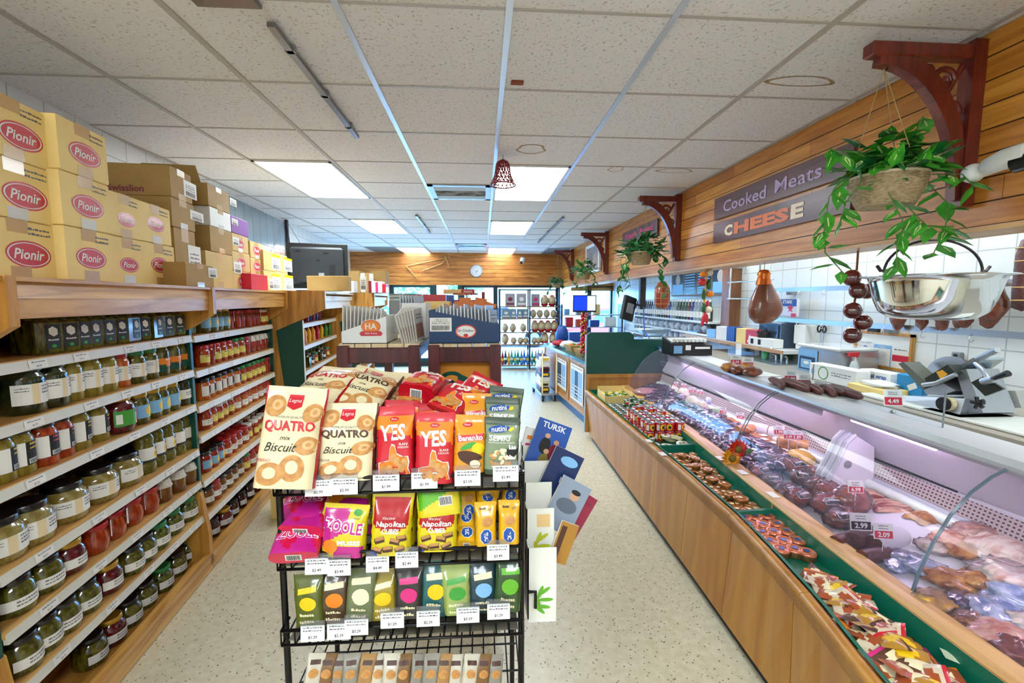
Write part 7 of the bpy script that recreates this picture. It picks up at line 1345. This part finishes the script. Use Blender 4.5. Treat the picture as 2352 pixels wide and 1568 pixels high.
spray('clear spray bottle with red trigger beside the notice board', 1960, 862, 2.8, None, RED, GLB); spray('green spray bottle behind the case', 1757, 830, 2.85, None, WHITE, GRB); spray('clear spray bottle with red trigger beneath the towel dispenser', 1772, 815, 2.95, None, RED, GLB); spray('white pump bottle left of the green box', 1740, 820, 2.95, None, SKYB, GLB)
p = at(1795, 825, x=2.9); t = thing('tap', 'small chrome tap at the sink left of the vacuum machine', 'tap', V(p.x, p.y, .9)); MB().tube([(0, 0, 0), (0, 0, .1), (-.03, 0, .14), (-.1, 0, .14), (-.12, 0, .11)], .011, CHROME, 8).obj('spout', t)
for s in (-1, 1): MB().tube([(0, s * .08, 0), (0, s * .08, .05), (-.03, s * .1, .06)], .01, CHROME, 8).obj('handle', t)
MB().box(-.25, .02, -.25, .25, -.0, .004, STEEL).obj('sink_rim', t)
onc('cleaner_box', 'green cleaner carton behind the sink taps', 1785, 1806, 808, 2.98, .06, mat('dark_green_card', '#14603c', .4), 'box', lambda b, f, w, h: b.disc(f, 0, 0, w * .3, h * .15, PAPER, .0006, 12, 1), pyb=838)
for k, (pa, pb, x0, D, nm) in enumerate(((2000, 2092, 2.34, .3, 'white cutting board lying under the slicer'), (2236, 2330, 2.36, .35, 'white cutting board lying at the right of the slicer'))):
    a, c = at(pa, 930 if k == 0 else 975, z=.91), at(pb, 930 if k == 0 else 975, z=.91); MB().box(-D / 2, D / 2, -.3, .3, 0, .016, mat('board_white', '#e6e8e0', .4), .004).obj('cutting_board', label=nm, cat='cutting board', loc=(2.36 + D / 2, (a.y + c.y) / 2, .9015))
# slicer
t = thing('meat_slicer', 'steel meat slicer with tilted carriage on the back counter', 'slicer', (0, 0, 0)); ALU = mat('cast_aluminium', '#b4b9be', .3, .8); DKS = mat('slicer_dark', '#33382f', .3, .4)
def qd(nm, pts, X, th, m_, dx=None):
    A = [at(px, py, x=X + (dx[k] if dx else 0)) for k, (px, py) in enumerate(pts)]; n = len(A); B = [a + V(th, 0, 0) for a in A]; b = MB()
    b.add(A + B, [tuple(range(n)), tuple(range(n, 2 * n))[::-1]] + [(k, k + n, (k + 1) % n + n, (k + 1) % n) for k in range(n)], m_); return b.obj(nm, t)
y0, y1 = at(2078, 915, x=2.42).y, at(2206, 940, x=2.42).y; b = MB(); b.hexa([(2.42, y1, .918), (2.72, y1, .918), (2.72, y0, .918), (2.42, y0, .918), (2.44, y1, 1.0), (2.72, y1, 1.0), (2.72, y0, .95), (2.43, y0, .95)], ALU); b.obj('base', t)
qd('body', ((2195, 852), (2219, 847), (2258, 948), (2226, 950)), 2.46, .18, ALU); qd('gauge_plate', ((2188, 847), (2236, 821), (2241, 826), (2198, 857)), 2.48, .16, mat('polished_plate', '#c3d2de', .15, .9)); qd('product_table', ((2123, 869), (2176, 837), (2195, 857), (2133, 885)), 2.42, .2, DKS)
qd('warning_sticker', ((2150, 854), (2164, 849), (2177, 859), (2160, 871)), 2.417, .001, mat('warning_yellow', '#e8a81c', .4)); qd('guard', ((2063, 835), (2075, 831), (2133, 883), (2119, 895)), 2.44, .1, mat('smoke_guard', '#5c6258', .2, coat=.5)); qd('trough', ((2121, 895), (2164, 878), (2195, 897), (2164, 907), (2126, 905)), 2.43, .2, ALU)
b = MB(); a = at(2182, 880, x=2.6); b.cyl(a, a + V(.012, 0, 0), .15, mat('blade_steel', '#cfd3d6', .25, 1.0), 40); b.obj('blade', t); b = MB(); b.tube([at(2120, 884, x=2.41), at(2150, 880, x=2.41), at(2195, 860, x=2.41)], .012, ALU, 8); b.obj('table_rail', t)
b = MB(); b.tube([at(2238, 828, x=2.5), at(2291, 803, x=2.46)], .014, ALU, 10); b.tube([at(2238, 831, x=2.5), at(2258, 850, x=2.44), at(2272, 873, x=2.42)], .012, ALU, 9); b.tube([at(2258, 876, x=2.42), at(2284, 870, x=2.41)], .018, ALU, 10); b.obj('carriage_arm', t)
qd('pusher_plate', ((2230, 878), (2258, 864), (2305, 893), (2262, 909)), 2.44, .012, DKS); b = MB(); b.tube([at(2284, 868, x=2.41), at(2316, 857, x=2.4)], [.01, .015], BLACK, 10); b.obj('handle', t); a = at(2174, 927, x=2.42); b = MB(); b.cyl(a + V(.02, -.008, 0), a + V(-.01, -.008, 0), .036, CREAM, 20); b.cyl(a, a + V(-.025, 0, 0), .034, BLACK, 20); b.obj('dial', t); a = at(2246, 925, x=2.43); b = MB()
for k in range(5): q = 2 * PI * k / 5; b.cyl(a, a + V(0, .03 * math.cos(q), .03 * math.sin(q)), .009, BLACK, 6)
b.cyl(a, a + V(.03, 0, 0), .01, BLACK, 8); b.obj('knob', t); qd('rear_cover', ((2241, 895), (2332, 897), (2346, 936), (2258, 938)), 2.66, .08, mat('grey_cover', '#a7a9a4', .4))
# rack bars by the kitchen corner, corner post, wall shelf with goods
t = thing('bag_rack', 'wall rack of chrome bars near the menu boards', 'rack', (2.9, 4.7, 0))
for z in (1.875, 1.7, 1.51): MB().tube([(0, .4, z), (0, -.42, z + .002)], .009, CHROME, 8).obj('bar', t)
MB().tube([(0, -.2, 1.5), (0, -.2, 1.86), (0, -.22, 1.9), (0, -.3, 1.92), (0, -.36, 1.9), (0, -.36, 1.84)], .01, CHROME, 8).obj('hook_bar', t); MB().tube([(.0, .35, 1.5), (0, .35, 1.88)], .01, CHROME, 8).obj('upright', t)
for z in (1.875, 1.51): MB().box(.0, XK - 2.9, .34, .36, z - .01, z + .01, STEEL).obj('mount', t)
MB().box(XK - .14, XK - .005, 5.12, 5.3, .95, 2.5, wood('corner_post', '#7a4a2c', '#96623c', 2)).obj('trim_5', kind='structure')
WS = thing('wall_shelf', 'pale wall shelf with wooden edge above the back counter', 'shelf', (2.78, 4.9, 1.03)); MB().box(0, .295, -1.0, 1.1, -.035, -.005, mat('shelf_white', '#d6d9da', .4)).obj('board', WS); MB().box(-.012, 0, -1.0, 1.1, -.037, -.003, wood('shelf_edge', '#b98a5a', '#cfa272', 1)).obj('wood_edge', WS); MB().box(.25, .29, -.02, .02, -.13, -.035, GREY).obj('support', WS)
def ons(name, label, px0, px1, py0, m_, cat='box', art=None, x0=2.83, z=1.0265, pyb=790, D=.1): return onc(name, label, px0, px1, py0, x0, D, m_, cat, art, z, None, pyb, 0, 'things on the kitchen wall shelf')
ons('red_bag', 'bright red bag with white writing on the kitchen wall shelf', 1712, 1738, 757, RED, 'bag', lambda b, f, w, h: [b.text('Yes', f, 0, 0, PAPER, w=w * .5, off=.001, shear=.3), b.disc(f, -w * .25, -h * .3, w * .1, h * .1, PAPER, .001, 8, 1)])
ons('white_carton', 'white carton with black squares under the little dark basket', 1718, 1776, 776, WHITE, 'box', lambda b, f, w, h: [b.patch(f, -w * .4, -w * .28, -h * .3, h * .3, INK, .0008), b.patch(f, -w * .1, w * .02, -h * .3, h * .3, INK, .0008)], x0=2.8, pyb=796)
p = at(1754, 776, x=2.86); t = thing('small_basket', 'little dark woven basket with two handles on the white carton', 'basket', V(2.86, p.y, at(1754, 779, x=2.86).z)); b = MB(); b.lathe([(.05, 0), (.06, .05), (.07, .08), (.065, .08), (.05, .01)], mat('dark_weave', '#1c1a18', .6, bump=.8, bscale=120), 20, cap=False); b.lathe([(.0005, .002), (.05, .002)], BLACK, 20, cap=False); b.obj('body', t)
for s in (-1, 1): MB().tube([V(0, s * .06 + .025 * math.cos(q), .08 + .03 * math.sin(q)) for q in [PI * k / 8 for k in range(9)]], .005, BLACK, 6).obj('handle', t)
for k, (a_, c_, h_, m_, lab) in enumerate(((1690, 1712, 754, CARD, 'brown card box behind the red bag on the wall shelf'), (1668, 1686, 750, BLUE, 'dark blue packet on the kitchen wall shelf'), (1644, 1668, 750, PAPER, 'white printed carton tilted on the kitchen wall shelf'), (1622, 1642, 756, SKYB, 'clear tub with pale contents on the kitchen wall shelf'), (1600, 1622, 764, BROWN, 'low brown basket of jars on the kitchen wall shelf'), (1578, 1600, 760, SKYB, 'pale bag at the far end of the kitchen wall shelf'))): ons('shelf_box', lab, a_, c_, h_, m_, pyb=786 - k * 3)
p = at(1697, 802, x=2.765); t = thing('price_tag', 'white tag hanging over the edge of the kitchen wall shelf', 'tag', p); MB().box(-.004, 0, -.05, .05, -.12, .06, PAPER).obj('card', t)
# scale and blue bag on the far end of the case
p = at(1603, 836, y=3.95); t = thing('label_scale', 'black label scale with silver keypad on the far end of the case', 'scale', V(1.9, 3.95, .992)); b = MB(); b.hexa([(-.19, -.06, 0), (.19, -.06, 0), (.19, .16, 0), (-.19, .16, 0), (-.19, -.06, .11), (.19, -.06, .09), (.19, .16, .14), (-.19, .16, .16)], mat('scale_black', '#16181c', .35)); b.obj('body', t)
f = plane((0, -.0606, .05), (1, 0, 0), (0, 0, 1)); b = MB(); b.patch(f, -.17, -.09, -.03, .04, SKYB, .0006); b.patch(f, -.06, -.01, .0, .045, PAPER, .0006); b.patch(f, .03, .17, .01, .03, PAPER, .0006); b.obj('display', t); b = MB()
for k in range(9): b.box(-.17 + k * .037, -.145 + k * .037, -.03, .1, .12, .15, WHITE)
b.obj('keypad', t)
# ---------------------------------------------------------------- far kitchen wall: menu boards, bottles, bags
t = thing('menu_board', 'backlit dark menu board with price lines on the kitchen wall', 'menu board', (XK - .06, 6.1, 1.55)); b = MB(); b.box(0, .055, -.85, .85, 0, .42, mat('board_frame', '#8a6238', .5), .006); b.obj('frame', t); f = plane((-.001, 0, .21), (0, -1, 0), (0, 0, 1)); MNU = mat('menu_dark', '#1a2c40', .2, coat=.5); b = MB()
for k in range(4): b.patch(f, -.82 + k * .41, -.43 + k * .41, -.19, .19, MNU, .0006)
for k in (1, 2):
    for q in range(9): b.patch(f, -.8 + k * .41, -.48 + k * .41, -.17 + q * .037, -.158 + q * .037, SKYB, .0012)
for k in (0, 3): b.disc(f, -.62 + k * .41, .04, .08, .08, mat('menu_photo', '#b0a49a', .5), .0012, 14, 1); b.patch(f, -.8 + k * .41, -.45 + k * .41, -.17, -.03, SKYB, .001)
b.obj('panels', t)
def longshelf(z, y0, y1, label, D=.26):
    t = thing('wall_shelf', label, 'shelf', (XK - D, (y0 + y1) / 2, z), group='white shelves on the far kitchen wall'); MB().box(0, D - .005, -(y1 - y0) / 2, (y1 - y0) / 2, -.025, 0, WHITE).obj('board', t)
    for q in (-.4, .4): MB().box(D * .3, D - .005, q * (y1 - y0) - .01, q * (y1 - y0) + .01, -.12, -.025, GREY).obj('bracket', t)
longshelf(1.22, 5.35, 8.6, 'white wall shelf of bottles under the menu board'); longshelf(1.06, 5.4, 8.6, 'white wall shelf of bags below the bottle shelf'); longshelf(.9, 5.95, 8.6, 'lowest white wall shelf on the far kitchen wall')
BT = thing('bottle', 'bottle', 'bottle'); BC = [mat('bottle_%d' % k, c, .2, coat=.6) for k, c in enumerate(('#2c4a34', '#5a1c26', '#1f3f7a', '#8a96a0', '#3a5a2c', '#2a2a30'))]
bm_ = []
for k in range(6):
    t = thing('bottle', 'bottle', 'bottle'); b = MB(); b.lathe([(.034, 0), (.036, .01), (.036, .15), (.015, .2), (.014, .26)], BC[k], 14); b.obj('glass', t); MB().lathe([(.016, .25), (.016, .28)], WHITE, 10).obj('cap', t); g = MB(); g.grid(lambda u, v: V(.0366 * math.cos(PI + (u - .5) * 2.4), .0366 * math.sin(PI + (u - .5) * 2.4), .04 + .08 * v), 6, 1, PAPER); g.obj('label', t); bm_.append(Many(t))
bpy.data.objects.remove(BT)
for k in range(30): bm_[(k * 5 + k // 4) % 6].put((XK - .2, 5.45 + k * .092, 1.2205), (0, 0, 0), '%s bottle on the wall shelf under the menu board, %s' % (('dark green', 'wine red', 'blue', 'pale', 'olive', 'black')[(k * 5 + k // 4) % 6], (ORD[k] + ' from near end') if k < 20 else ORD[29 - k] + ' from far end'), 'bottles under the menu board')
PB = mat('pale_blue_bag', '#b4c2d2', .45, col2='#d6dee8', scale=14)
bgp = Many((lambda b: (lump(b, (0, 0, .05), (.06, .07, .055), PB, 4, .3), b.obj('paper_bag', label='bag', cat='bag'))[1])(MB())); cnp = Many((lambda b: (b.lathe([(.04, 0), (.042, .1), (.03, .12), (.03, .14)], PB, 14), b.obj('tub', label='tub', cat='tub'))[1])(MB()))
for k in range(14): bgp.put((XK - .16, 5.6 + k * .2, 1.0605), (0, 0, k), 'pale bag on the second wall shelf, %s from near end' % ORD[k], 'bags on the second wall shelf')
for k in range(12): cnp.put((XK - .16, 6.1 + k * .19, .9005), (0, 0, k), 'pale tub on the lowest far wall shelf, %s from near end' % ORD[k], 'tubs on the lowest wall shelf')
# ---------------------------------------------------------------- checkout counter and the things round it
TEAL = mat('teal_top', '#0f6a72', .2, coat=.5)
def ck(q, d=0): a = V(1.215, 5.02, 0); c = V(1.04, 7.3, 0); u = (c - a).normalized(); return a + u * q + V(u.y, -u.x, 0) * d
t = thing('checkout_counter', 'wooden checkout counter with teal top behind the green screen', 'counter', (0, 0, 0))
def slab(b, q0, q1, d0, d1, z0, z1, m_): P = [ck(q0, d0), ck(q0, d1), ck(q1, d1), ck(q1, d0)]; b.hexa([V(p.x, p.y, z0) for p in P] + [V(p.x, p.y, z1) for p in P], m_); return b
slab(MB(), 0, 2.3, -.03, .7, .745, .78, TEAL).obj('top', t); slab(MB(), .02, 2.28, 0, .66, .12, .745, PALEOAK).obj('body', t); slab(MB(), .05, 2.25, .03, .6, 0, .12, mat('blue_kick', '#1c5f9a', .4)).obj('plinth', t)
for q in (.02, .78, 1.52, 2.24): slab(MB(), q, q + .04, -.012, 0, .12, .745, OAKV).obj('stile', t)
for z in (.12, .71): slab(MB(), .06, 2.24, -.01, 0, z, z + .035, OAK).obj('rail', t)
fr_ = (ck(1) - ck(0)).normalized()
def poster(label, q, w, z0, z1, cols, seed):
    p = ck(q + w / 2, -.014); u = -fr_; f = plane((p.x, p.y, (z0 + z1) / 2), u, (0, 0, 1)); b = MB(); h = z1 - z0; b.patch(f, -w / 2, w / 2, -h / 2, h / 2, PAPER, 0)
    for k, c in enumerate(cols): b.patch(f, -w * .45 + .9 * w * k / len(cols), -w * .45 + .9 * w * (k + .9) / len(cols), -h * .42, h * .35, c, .001)
    b.scribble(f, 0, h * .43, w * .8, INK, 1, .012, .001, seed); b.scribble(f, 0, -h * .1, w * .8, PAPER, 4, .02, .002, seed + 1); b.obj('poster', label=label, cat='poster', group='posters on the checkout counter')
poster('blue and black poster on the nearer checkout panel', .12, .55, .22, .68, [SKYB, NAVY, SKYB], 3); poster('blue poster on the farther checkout panel', .88, .5, .25, .66, [NAVY, SKYB], 6)
def low(name, label, c, s, m_, cat, grp='things on the checkout counter', seed=1):
    b = MB(); lump(b, (0, 0, s[2]), s, m_, seed, .2); return b.obj(name, label=label, cat=cat, loc=c, group=grp)
def wbasket(label, p, rz=0):
    t = thing('wicker_basket', label, 'basket', p, (0, 0, rz), 'baskets on the checkout counter'); W = mat('basket_tan', '#c9a468', .7, col2='#a37c42', scale=70, bump=.5, bscale=80); b = MB(); b.hexa([(-.14, -.1, 0), (.14, -.1, 0), (.14, .1, 0), (-.14, .1, 0), (-.17, -.12, .09), (.17, -.12, .09), (.17, .12, .09), (-.17, .12, .09)], W); b.obj('body', t); g = MB()
    for k in range(7): lump(g, (-.12 + k * .04, .03 * (k % 3 - 1), .09), (.035, .03, .025), (ORANGE, GRN, CREAM, RED)[k % 4], k, .2, 1.6, 8, 6)
    g.obj('contents', t)
p = ck(.55, .2); wbasket('woven basket of small goods on the checkout counter near the screen', V(p.x, p.y, .781), .3); p = ck(1.05, .2); wbasket('second woven basket, farther along the checkout counter', V(p.x, p.y, .781), .2)
for k, (q, d, s, m_, nm, lab) in enumerate(((.25, .3, (.1, .07, .04), BLACK, 'dark_pouch', 'dark pouch lying beside the near basket'), (1.4, .15, (.12, .1, .06), PAPER, 'paper_parcel', 'pale parcel on the checkout counter'), (1.75, .1, (.1, .1, .05), RED, 'red_packet', 'red packet on the far end of the checkout counter'), (1.95, .2, (.1, .1, .16), BLUE, 'blue_bag_bundle', 'bundle of blue bags at the far end of the checkout'), (.8, .42, (.12, .1, .07), CREAM, 'cream_bag', 'cream bag behind the baskets on the checkout'))): p = ck(q, d); low(nm, lab, V(p.x, p.y, .781), s, m_, 'pouch' if 'pouch' in nm else 'parcel', seed=k)
p = at(1340, 802, y=5.45); t = thing('berry_garland', 'red and gold berry garland hanging on a stand by the checkout', 'garland', V(p.x, p.y, .781)); MB().cyl((0, .02, 0), (0, .02, .58), .008, BLACK, 8).obj('stand', t); g = MB(); R = random.Random(4)
for k in range(70): z = .05 + .5 * k / 70; a = k * 2.4; lump(g, (.03 * math.cos(a), .03 * math.sin(a), z), (.017, .017, .017), RED if k % 3 else GOLDLID, k, 0, 1, 7, 5)
g.obj('berries', t)
# stacked goods on a trolley
p = at(1262, 900, y=6.6); t = thing('stock_trolley', 'loaded stock trolley beside the checkout counter', 'trolley', V(.98, 6.75, 0), (0, 0, .08)); MB().box(-.16, .08, -.4, .4, .1, .13, STEEL).obj('deck', t); MB().tube([(.07, -.38, .13), (.07, -.38, .72), (-.14, -.38, .72), (-.14, -.38, .13)], .012, CREAM, 8).obj('handle', t)
for sx in (-.13, .05):
    for sy in (-.34, .34): MB().cyl((sx - .015, sy, .05), (sx + .015, sy, .05), .05, BLACK, 14).obj('wheel', t)
for k in range(28):
    b = MB(); b.box(-.09, .05, -.06, .06, 0, .072, (BROWN, PAPER, MAROON, PAPER, CREAM, NAVY, WHITE, RED)[(k * 5 + k // 7) % 8], .012); b.patch(plane((0, -.061, .036), (1, 0, 0), (0, 0, 1)), -.05, .03, -.015, .02, (YEL, INK, PAPER)[k % 3], .001); b.obj('drink_pack', label='shrink-wrapped pack on the trolley, %s column from near end, layer %s' % (ORD[k % 4], ORD[k // 4]), cat='pack', loc=(.955 + .02 * ((k * 3) % 3 - 1), 6.5 + .135 * (k % 4), .131 + .075 * (k // 4)), rot=(0, 0, .08), group='packs on the trolley')
# monitors
p = at(1343, 697, y=6.4); t = thing('monitor', 'bright monitor with blue and white screen above the checkout', 'monitor', p, (0, 0, -.08)); b = MB(); b.box(-.17, .17, 0, .03, -.125, .125, BLACK, .005); b.obj('bezel', t); f = plane((0, -.001, 0), (1, 0, 0), (0, 0, 1)); b = MB(); b.patch(f, -.155, .04, -.1, .11, mat('screen_blue', (.0, .02, .9), .3, emit=1.6), .0); b.patch(f, .04, .155, -.1, .11, mat('screen_white', (.55, .8, 1), .3, emit=1.2), .0); b.obj('screen', t); MB().tube([(0, .03, 0), (0, .1, -.15), (0, .12, -.4), (0, .12, .781 - p.z)], .018, BLACK, 8).obj('stand', t)
p = at(1446, 708, y=5.4); t = thing('monitor', 'dark monitor seen from behind on a ceiling pole', 'monitor', p, (0, math.radians(14), math.radians(30))); b = MB(); b.box(-.1, .1, 0, .04, -.15, .15, BLACK, .008); b.obj('back', t); MB().box(-.05, .05, -.02, 0, -.06, .06, GREY).obj('mount_plate', t)
q = at(1476, 640, y=5.45); t = thing('ceiling_pole', 'black pole from the soffit holding the dark monitor', 'pole', V(q.x, 5.45, 0)); MB().box(-.035, .035, -.03, .03, 1.38, 2.5, BLACK, .006).obj('pole', t); MB().tube([(0, 0, 1.42), (-.08, -.03, 1.44), (p.x - q.x + .06, p.y - 5.45, p.z)], .015, BLACK, 7).obj('arm', t)
MB().tube([at(1478, 705, y=5.4), at(1480, 760, y=5.2), at(1500, 790, y=4.8), at(1522, 802, y=4.4)], .008, BLUE, 6).obj('blue_cable', label='blue cable falling from the pole to the deli case', cat='cable')
b = MB(); SBL = mat('steel_blue_lit', '#a9bccb', .2, .7); P = [(-.2, -.12, .12), (.2, -.12, .12), (.2, .12, .12), (-.2, .12, .12), (-.08, -.06, .02), (.08, -.06, .02), (.08, .06, .02), (-.08, .06, .02)]; b.add([V(*q) for q in P], [(0, 1, 5, 4), (1, 2, 6, 5), (2, 3, 7, 6), (3, 0, 4, 7), (4, 5, 6, 7)], SBL); t = thing('produce_scale', 'steel weighing scale with a wide pan behind the green screen', 'scale', V(2.2, 5.6, 1.0)); b.obj('pan', t); MB().box(-.17, .17, -.12, .12, -.06, .02, SBL, .01).obj('base', t); MB().box(-.12, .12, -.1, .1, -.16, -.06, GREY).obj('stand', t)  # pan steel has the blue light on it put into its colour
t = thing('service_table', 'grey service table carrying the scale behind the green screen', 'table', V(2.2, 5.6, 0)); MB().box(-.22, .28, -.3, .4, .81, .84, GREY).obj('top', t)
for sx in (-.19, .25):
    for sy in (-.27, .37): MB().box(sx - .02, sx + .02, sy - .02, sy + .02, 0, .81, GREY).obj('leg', t)
b = MB(); 
# window-side shelf behind the checkout with boxes
t = thing('window_shelf', 'shelf with goods in front of the right shop window', 'shelf', V(2.52, 9.5, 0))
for z in (.6, .92, 1.18): MB().box(-.85, .5, -.15, .15, z - .02, z, STEEL).obj('board', t)
for sx in (-.83, .48): MB().box(sx - .015, sx + .015, -.15, .15, 0, 1.4, BLACK).obj('post', t)
for k, (x, z, w, h, m_, lab) in enumerate(((-.35, 1.18, .3, .28, mat('grey_photo_box', '#8e8a94', .5), 'large greyish box with hands picture on the window shelf'), (-.05, 1.18, .12, .22, CARD, 'tall tan box beside the greyish box on the window shelf'), (-.65, .92, .16, .2, RED, 'red bag on the middle of the window shelf'), (-.4, .92, .22, .16, mat('orange_red_pack', '#cf4a30', .4), 'orange red pack on the window shelf'), (-.1, .92, .2, .14, BLUE, 'blue pack on the window shelf'), (.25, .92, .24, .2, WHITE, 'white carton on the window shelf'), (-.7, 1.18, .1, .12, SKYB, 'pale jar group on the window shelf'), (-.5, .6, .3, .2, BLUE, 'blue crate low on the window shelf'), (.1, .6, .3, .18, SKYB, 'pale crate low on the window shelf'))): MB().box(-w / 2, w / 2, -.08, .08, 0, h, m_, .008).obj('goods_box', label=lab, cat='box', loc=(2.52 + x, 9.5, z + .001), group='goods on the window shelf')
# bread and bottle rack at the front window
gx0, gxm, gx1 = at(1148, 700, y=9.42).x, at(1217, 700, y=9.42).x, at(1284, 700, y=9.42).x; GY_ = 9.42
ZS = [at(1200, q, y=GY_).z for q in (838, 790, 762, 730, 703)]; ZT = at(1200, 663, y=GY_).z
t = thing('bread_rack', 'black metal rack of bread and bottles in front of the shop window', 'rack', V(gxm, GY_, 0))
for x in (gx0, gxm, gx1):
    for yy in (0, .38): MB().box(x - gxm - .016, x - gxm + .016, yy - .015, yy + .015, 0, ZT, mat('rack_dark', '#30353c', .4, .3)).obj('post', t)
for k, z in enumerate(ZS): 
    for a, c in ((gx0, gxm), (gxm, gx1)): MB().box(a - gxm + .015, c - gxm - .015, -.02, .38, z - .025, z, wood('rack_shelf', '#8e6a4a', '#a98462', 0)).obj('shelf', t)
MB().box(gx0 - gxm, gx1 - gxm, .36, .38, ZT - .03, ZT, mat('rack_dark', '', 0)).obj('top_bar', t)
def box2(px0, px1, k, h, m_, label, name='bread_box', D=.16, dec=None):
    a, c = at(px0, 700, y=GY_ + .04).x, at(px1, 700, y=GY_ + .04).x; b = MB(); w = c - a; b.box(-w / 2, w / 2, 0, D, 0, h, m_, .006); f = plane((0, -.0006, 0), (1, 0, 0), (0, 0, 1))
    if dec: b.disc(f, 0, h * .55, w * .25, h * .16, dec, .0006, 12, 1); b.patch(f, -w * .4, w * .4, h * .1, h * .25, dec, .0006)
    b.obj(name, label=label, cat='box', loc=((a + c) / 2, GY_ + .04, ZS[k] + .001), group='goods on the bread rack')
box2(1161, 1183, 4, .27, mat('grey_card', '#a49aa0', .6), 'grey boxed bread, left on the top rack shelf', dec=MAROON); box2(1187, 1209, 4, .27, mat('grey_card', '', 0), 'grey boxed bread with pale oval, second on the top rack shelf', dec=PAPER); box2(1221, 1240, 4, .26, mat('grey_card', '', 0), 'grey boxed bread, third on the top rack shelf', dec=PINK)
for a_, c_, l in ((1153, 1172, 'first'), (1173, 1186, 'second'), (1188, 1200, 'third'), (1201, 1214, 'fourth')): box2(a_, c_, 3, .19, mat('blue_grey_pack', '#7d98ac', .4), 'blue grey packaged loaf, %s on the second rack shelf' % l, 'loaf_pack', dec=PAPER)
LOAF = mat('bread_film', '#d8c8a4', .25, coat=.6, col2='#b88a5a', scale=10)
def loaf(px, k, label, red=True, s=1.0):
    x = at(px, 700, y=GY_ + .1).x; t = thing('bread_bag', label, 'bread', (x, GY_ + .12, ZS[k] + .001), group='bagged loaves on the bread rack'); b = MB(); lump(b, (0, 0, .115 * s), (.088 * max(s, .8), .09, .118 * s), LOAF, int(px), .1, 1.5, 14, 9); b.obj('bag', t)
    if red: g = MB(); g.lathe([(.05, 0), (.078 * s, .02), (.078 * s, .05)], RED, 14, sy=1.15, cap=False); g.obj('red_band', t); g = MB(); g.lathe([(.02, .19 * s), (.05, .21 * s), (.03, .24 * s)], RED, 10, cap=False); g.obj('red_top', t)
for px, l in ((1251, 'left red-topped loaf bag on the top rack shelf'), (1268, 'right red-topped loaf bag on the top rack shelf')): loaf(px, 4, l)
for k, px in enumerate((1229, 1244, 1259, 1274)): loaf(px, 2, 'red-banded loaf bag on the third rack shelf, %s from left' % ORD[k])
for k, px in enumerate((1252, 1271)): loaf(px, 1, 'red-banded loaf bag on the fourth rack shelf, %s' % ('left', 'right')[k])
for k, px in enumerate((1225, 1240, 1256, 1272)): loaf(px, 3, 'small pale loaf bag on the second rack shelf, %s from left' % ORD[k], False, .75)
for k, px in enumerate((1160, 1178, 1202)): loaf(px, 2, 'clear bag of round bread on the third rack shelf, %s from left' % ORD[k], False, .75)
for k, px in enumerate((1160, 1180, 1196, 1208, 1228, 1238)): loaf(px, 1, 'pale bag on the fourth rack shelf, %s from left' % ORD[k], False, .6 if k else .9)
SODA = [(mat('soda_red', '#a01c28', .12, coat=.8), 'red'), (mat('soda_dark', '#18202c', .12, coat=.8), 'dark'), (mat('soda_orange', '#c88a2a', .12, coat=.8), 'orange'), (mat('soda_aqua', '#3fa8a0', .12, coat=.8), 'aqua'), (mat('soda_green', '#1f8a5a', .12, coat=.8), 'green'), (mat('soda_blue', '#3a7ad0', .12, coat=.8), 'blue')]
for k in range(18):
    m_, nm = SODA[(0, 1, 2, 3, 3, 4, 5, 5, 5, 3, 4, 4, 5, 1, 1, 4, 3, 4)[k]]; px = 1154 + k * 7.3 + (4 if k > 8 else 0); x = at(px, 700, y=GY_ + .1).x; t = thing('soda_bottle', '%s soda bottle on the bottom rack shelf, %s from left' % (nm, ORD[k]), 'bottle', (x, GY_ + .08 + .1 * (k % 2), ZS[0] + .001), group='soda bottles on the bread rack'); b = MB(); b.lathe([(.028, 0), (.031, .02), (.031, .17), (.02, .23), (.011, .27), (.011, .29)], m_, 12); b.obj('bottle', t); MB().lathe([(.0125, .285), (.0125, .31)], WHITE, 10).obj('cap', t); g = MB(); g.lathe([(.0315, .09), (.0315, .14)], PAPER if k % 2 else YEL, 12, cap=False); g.obj('label', t)
# goods on the deeper shelving unit's near shelves
def g3(px, z, k, kind, lab, m_, w=.07, h=.15):
    d = solve_d(px, UO - .06, z + .05); p = LF(d, UO - .07, z + .001); b = bagmesh(w, h, .04, m_, m_, lambda b, S, w, h: b.disc(S, 0, h * .5, w * .3, h * .15, CREAM, .001, 10, 2), None, k, barcode=False); b.obj(kind, label=lab, cat='snack bag', group='goods on the deeper shelving', loc=p, rot=(0, 0, LROT + .2))
for k in range(7): g3(702 + k * 9.5, 1.115, k, 'coffee_bag', '%s bag on the shelf under the oak canopy end, %s from left' % (('orange', 'yellow', 'orange', 'red', 'yellow', 'green', 'green')[k], ORD[k]), (ORF, TUCY, ORF, REDF, TUCY, NETG, NETG)[k])
for k in range(5): g3(706 + k * 7, 1.3, k, 'sugar_bag', 'blue and red packet on the top shelf of the deep unit, %s from left' % ORD[k], (REDF, BLUE)[k % 2], .06, .1)
for i in range(2):
    for k in range(6): J['gl' if i else ('dk', 'jm', 'ag')[k % 3]].put(LF(solve_d(704 + k * 9, UO - .07 - i * .1, .95), UO - .07 - i * .11, .9005), (0, 0, LROT), 'jar %s row of the third deep shelf, %s from left' % (('in the front', 'in the back')[i], ORD[k]), 'jars on the deep unit', .8)
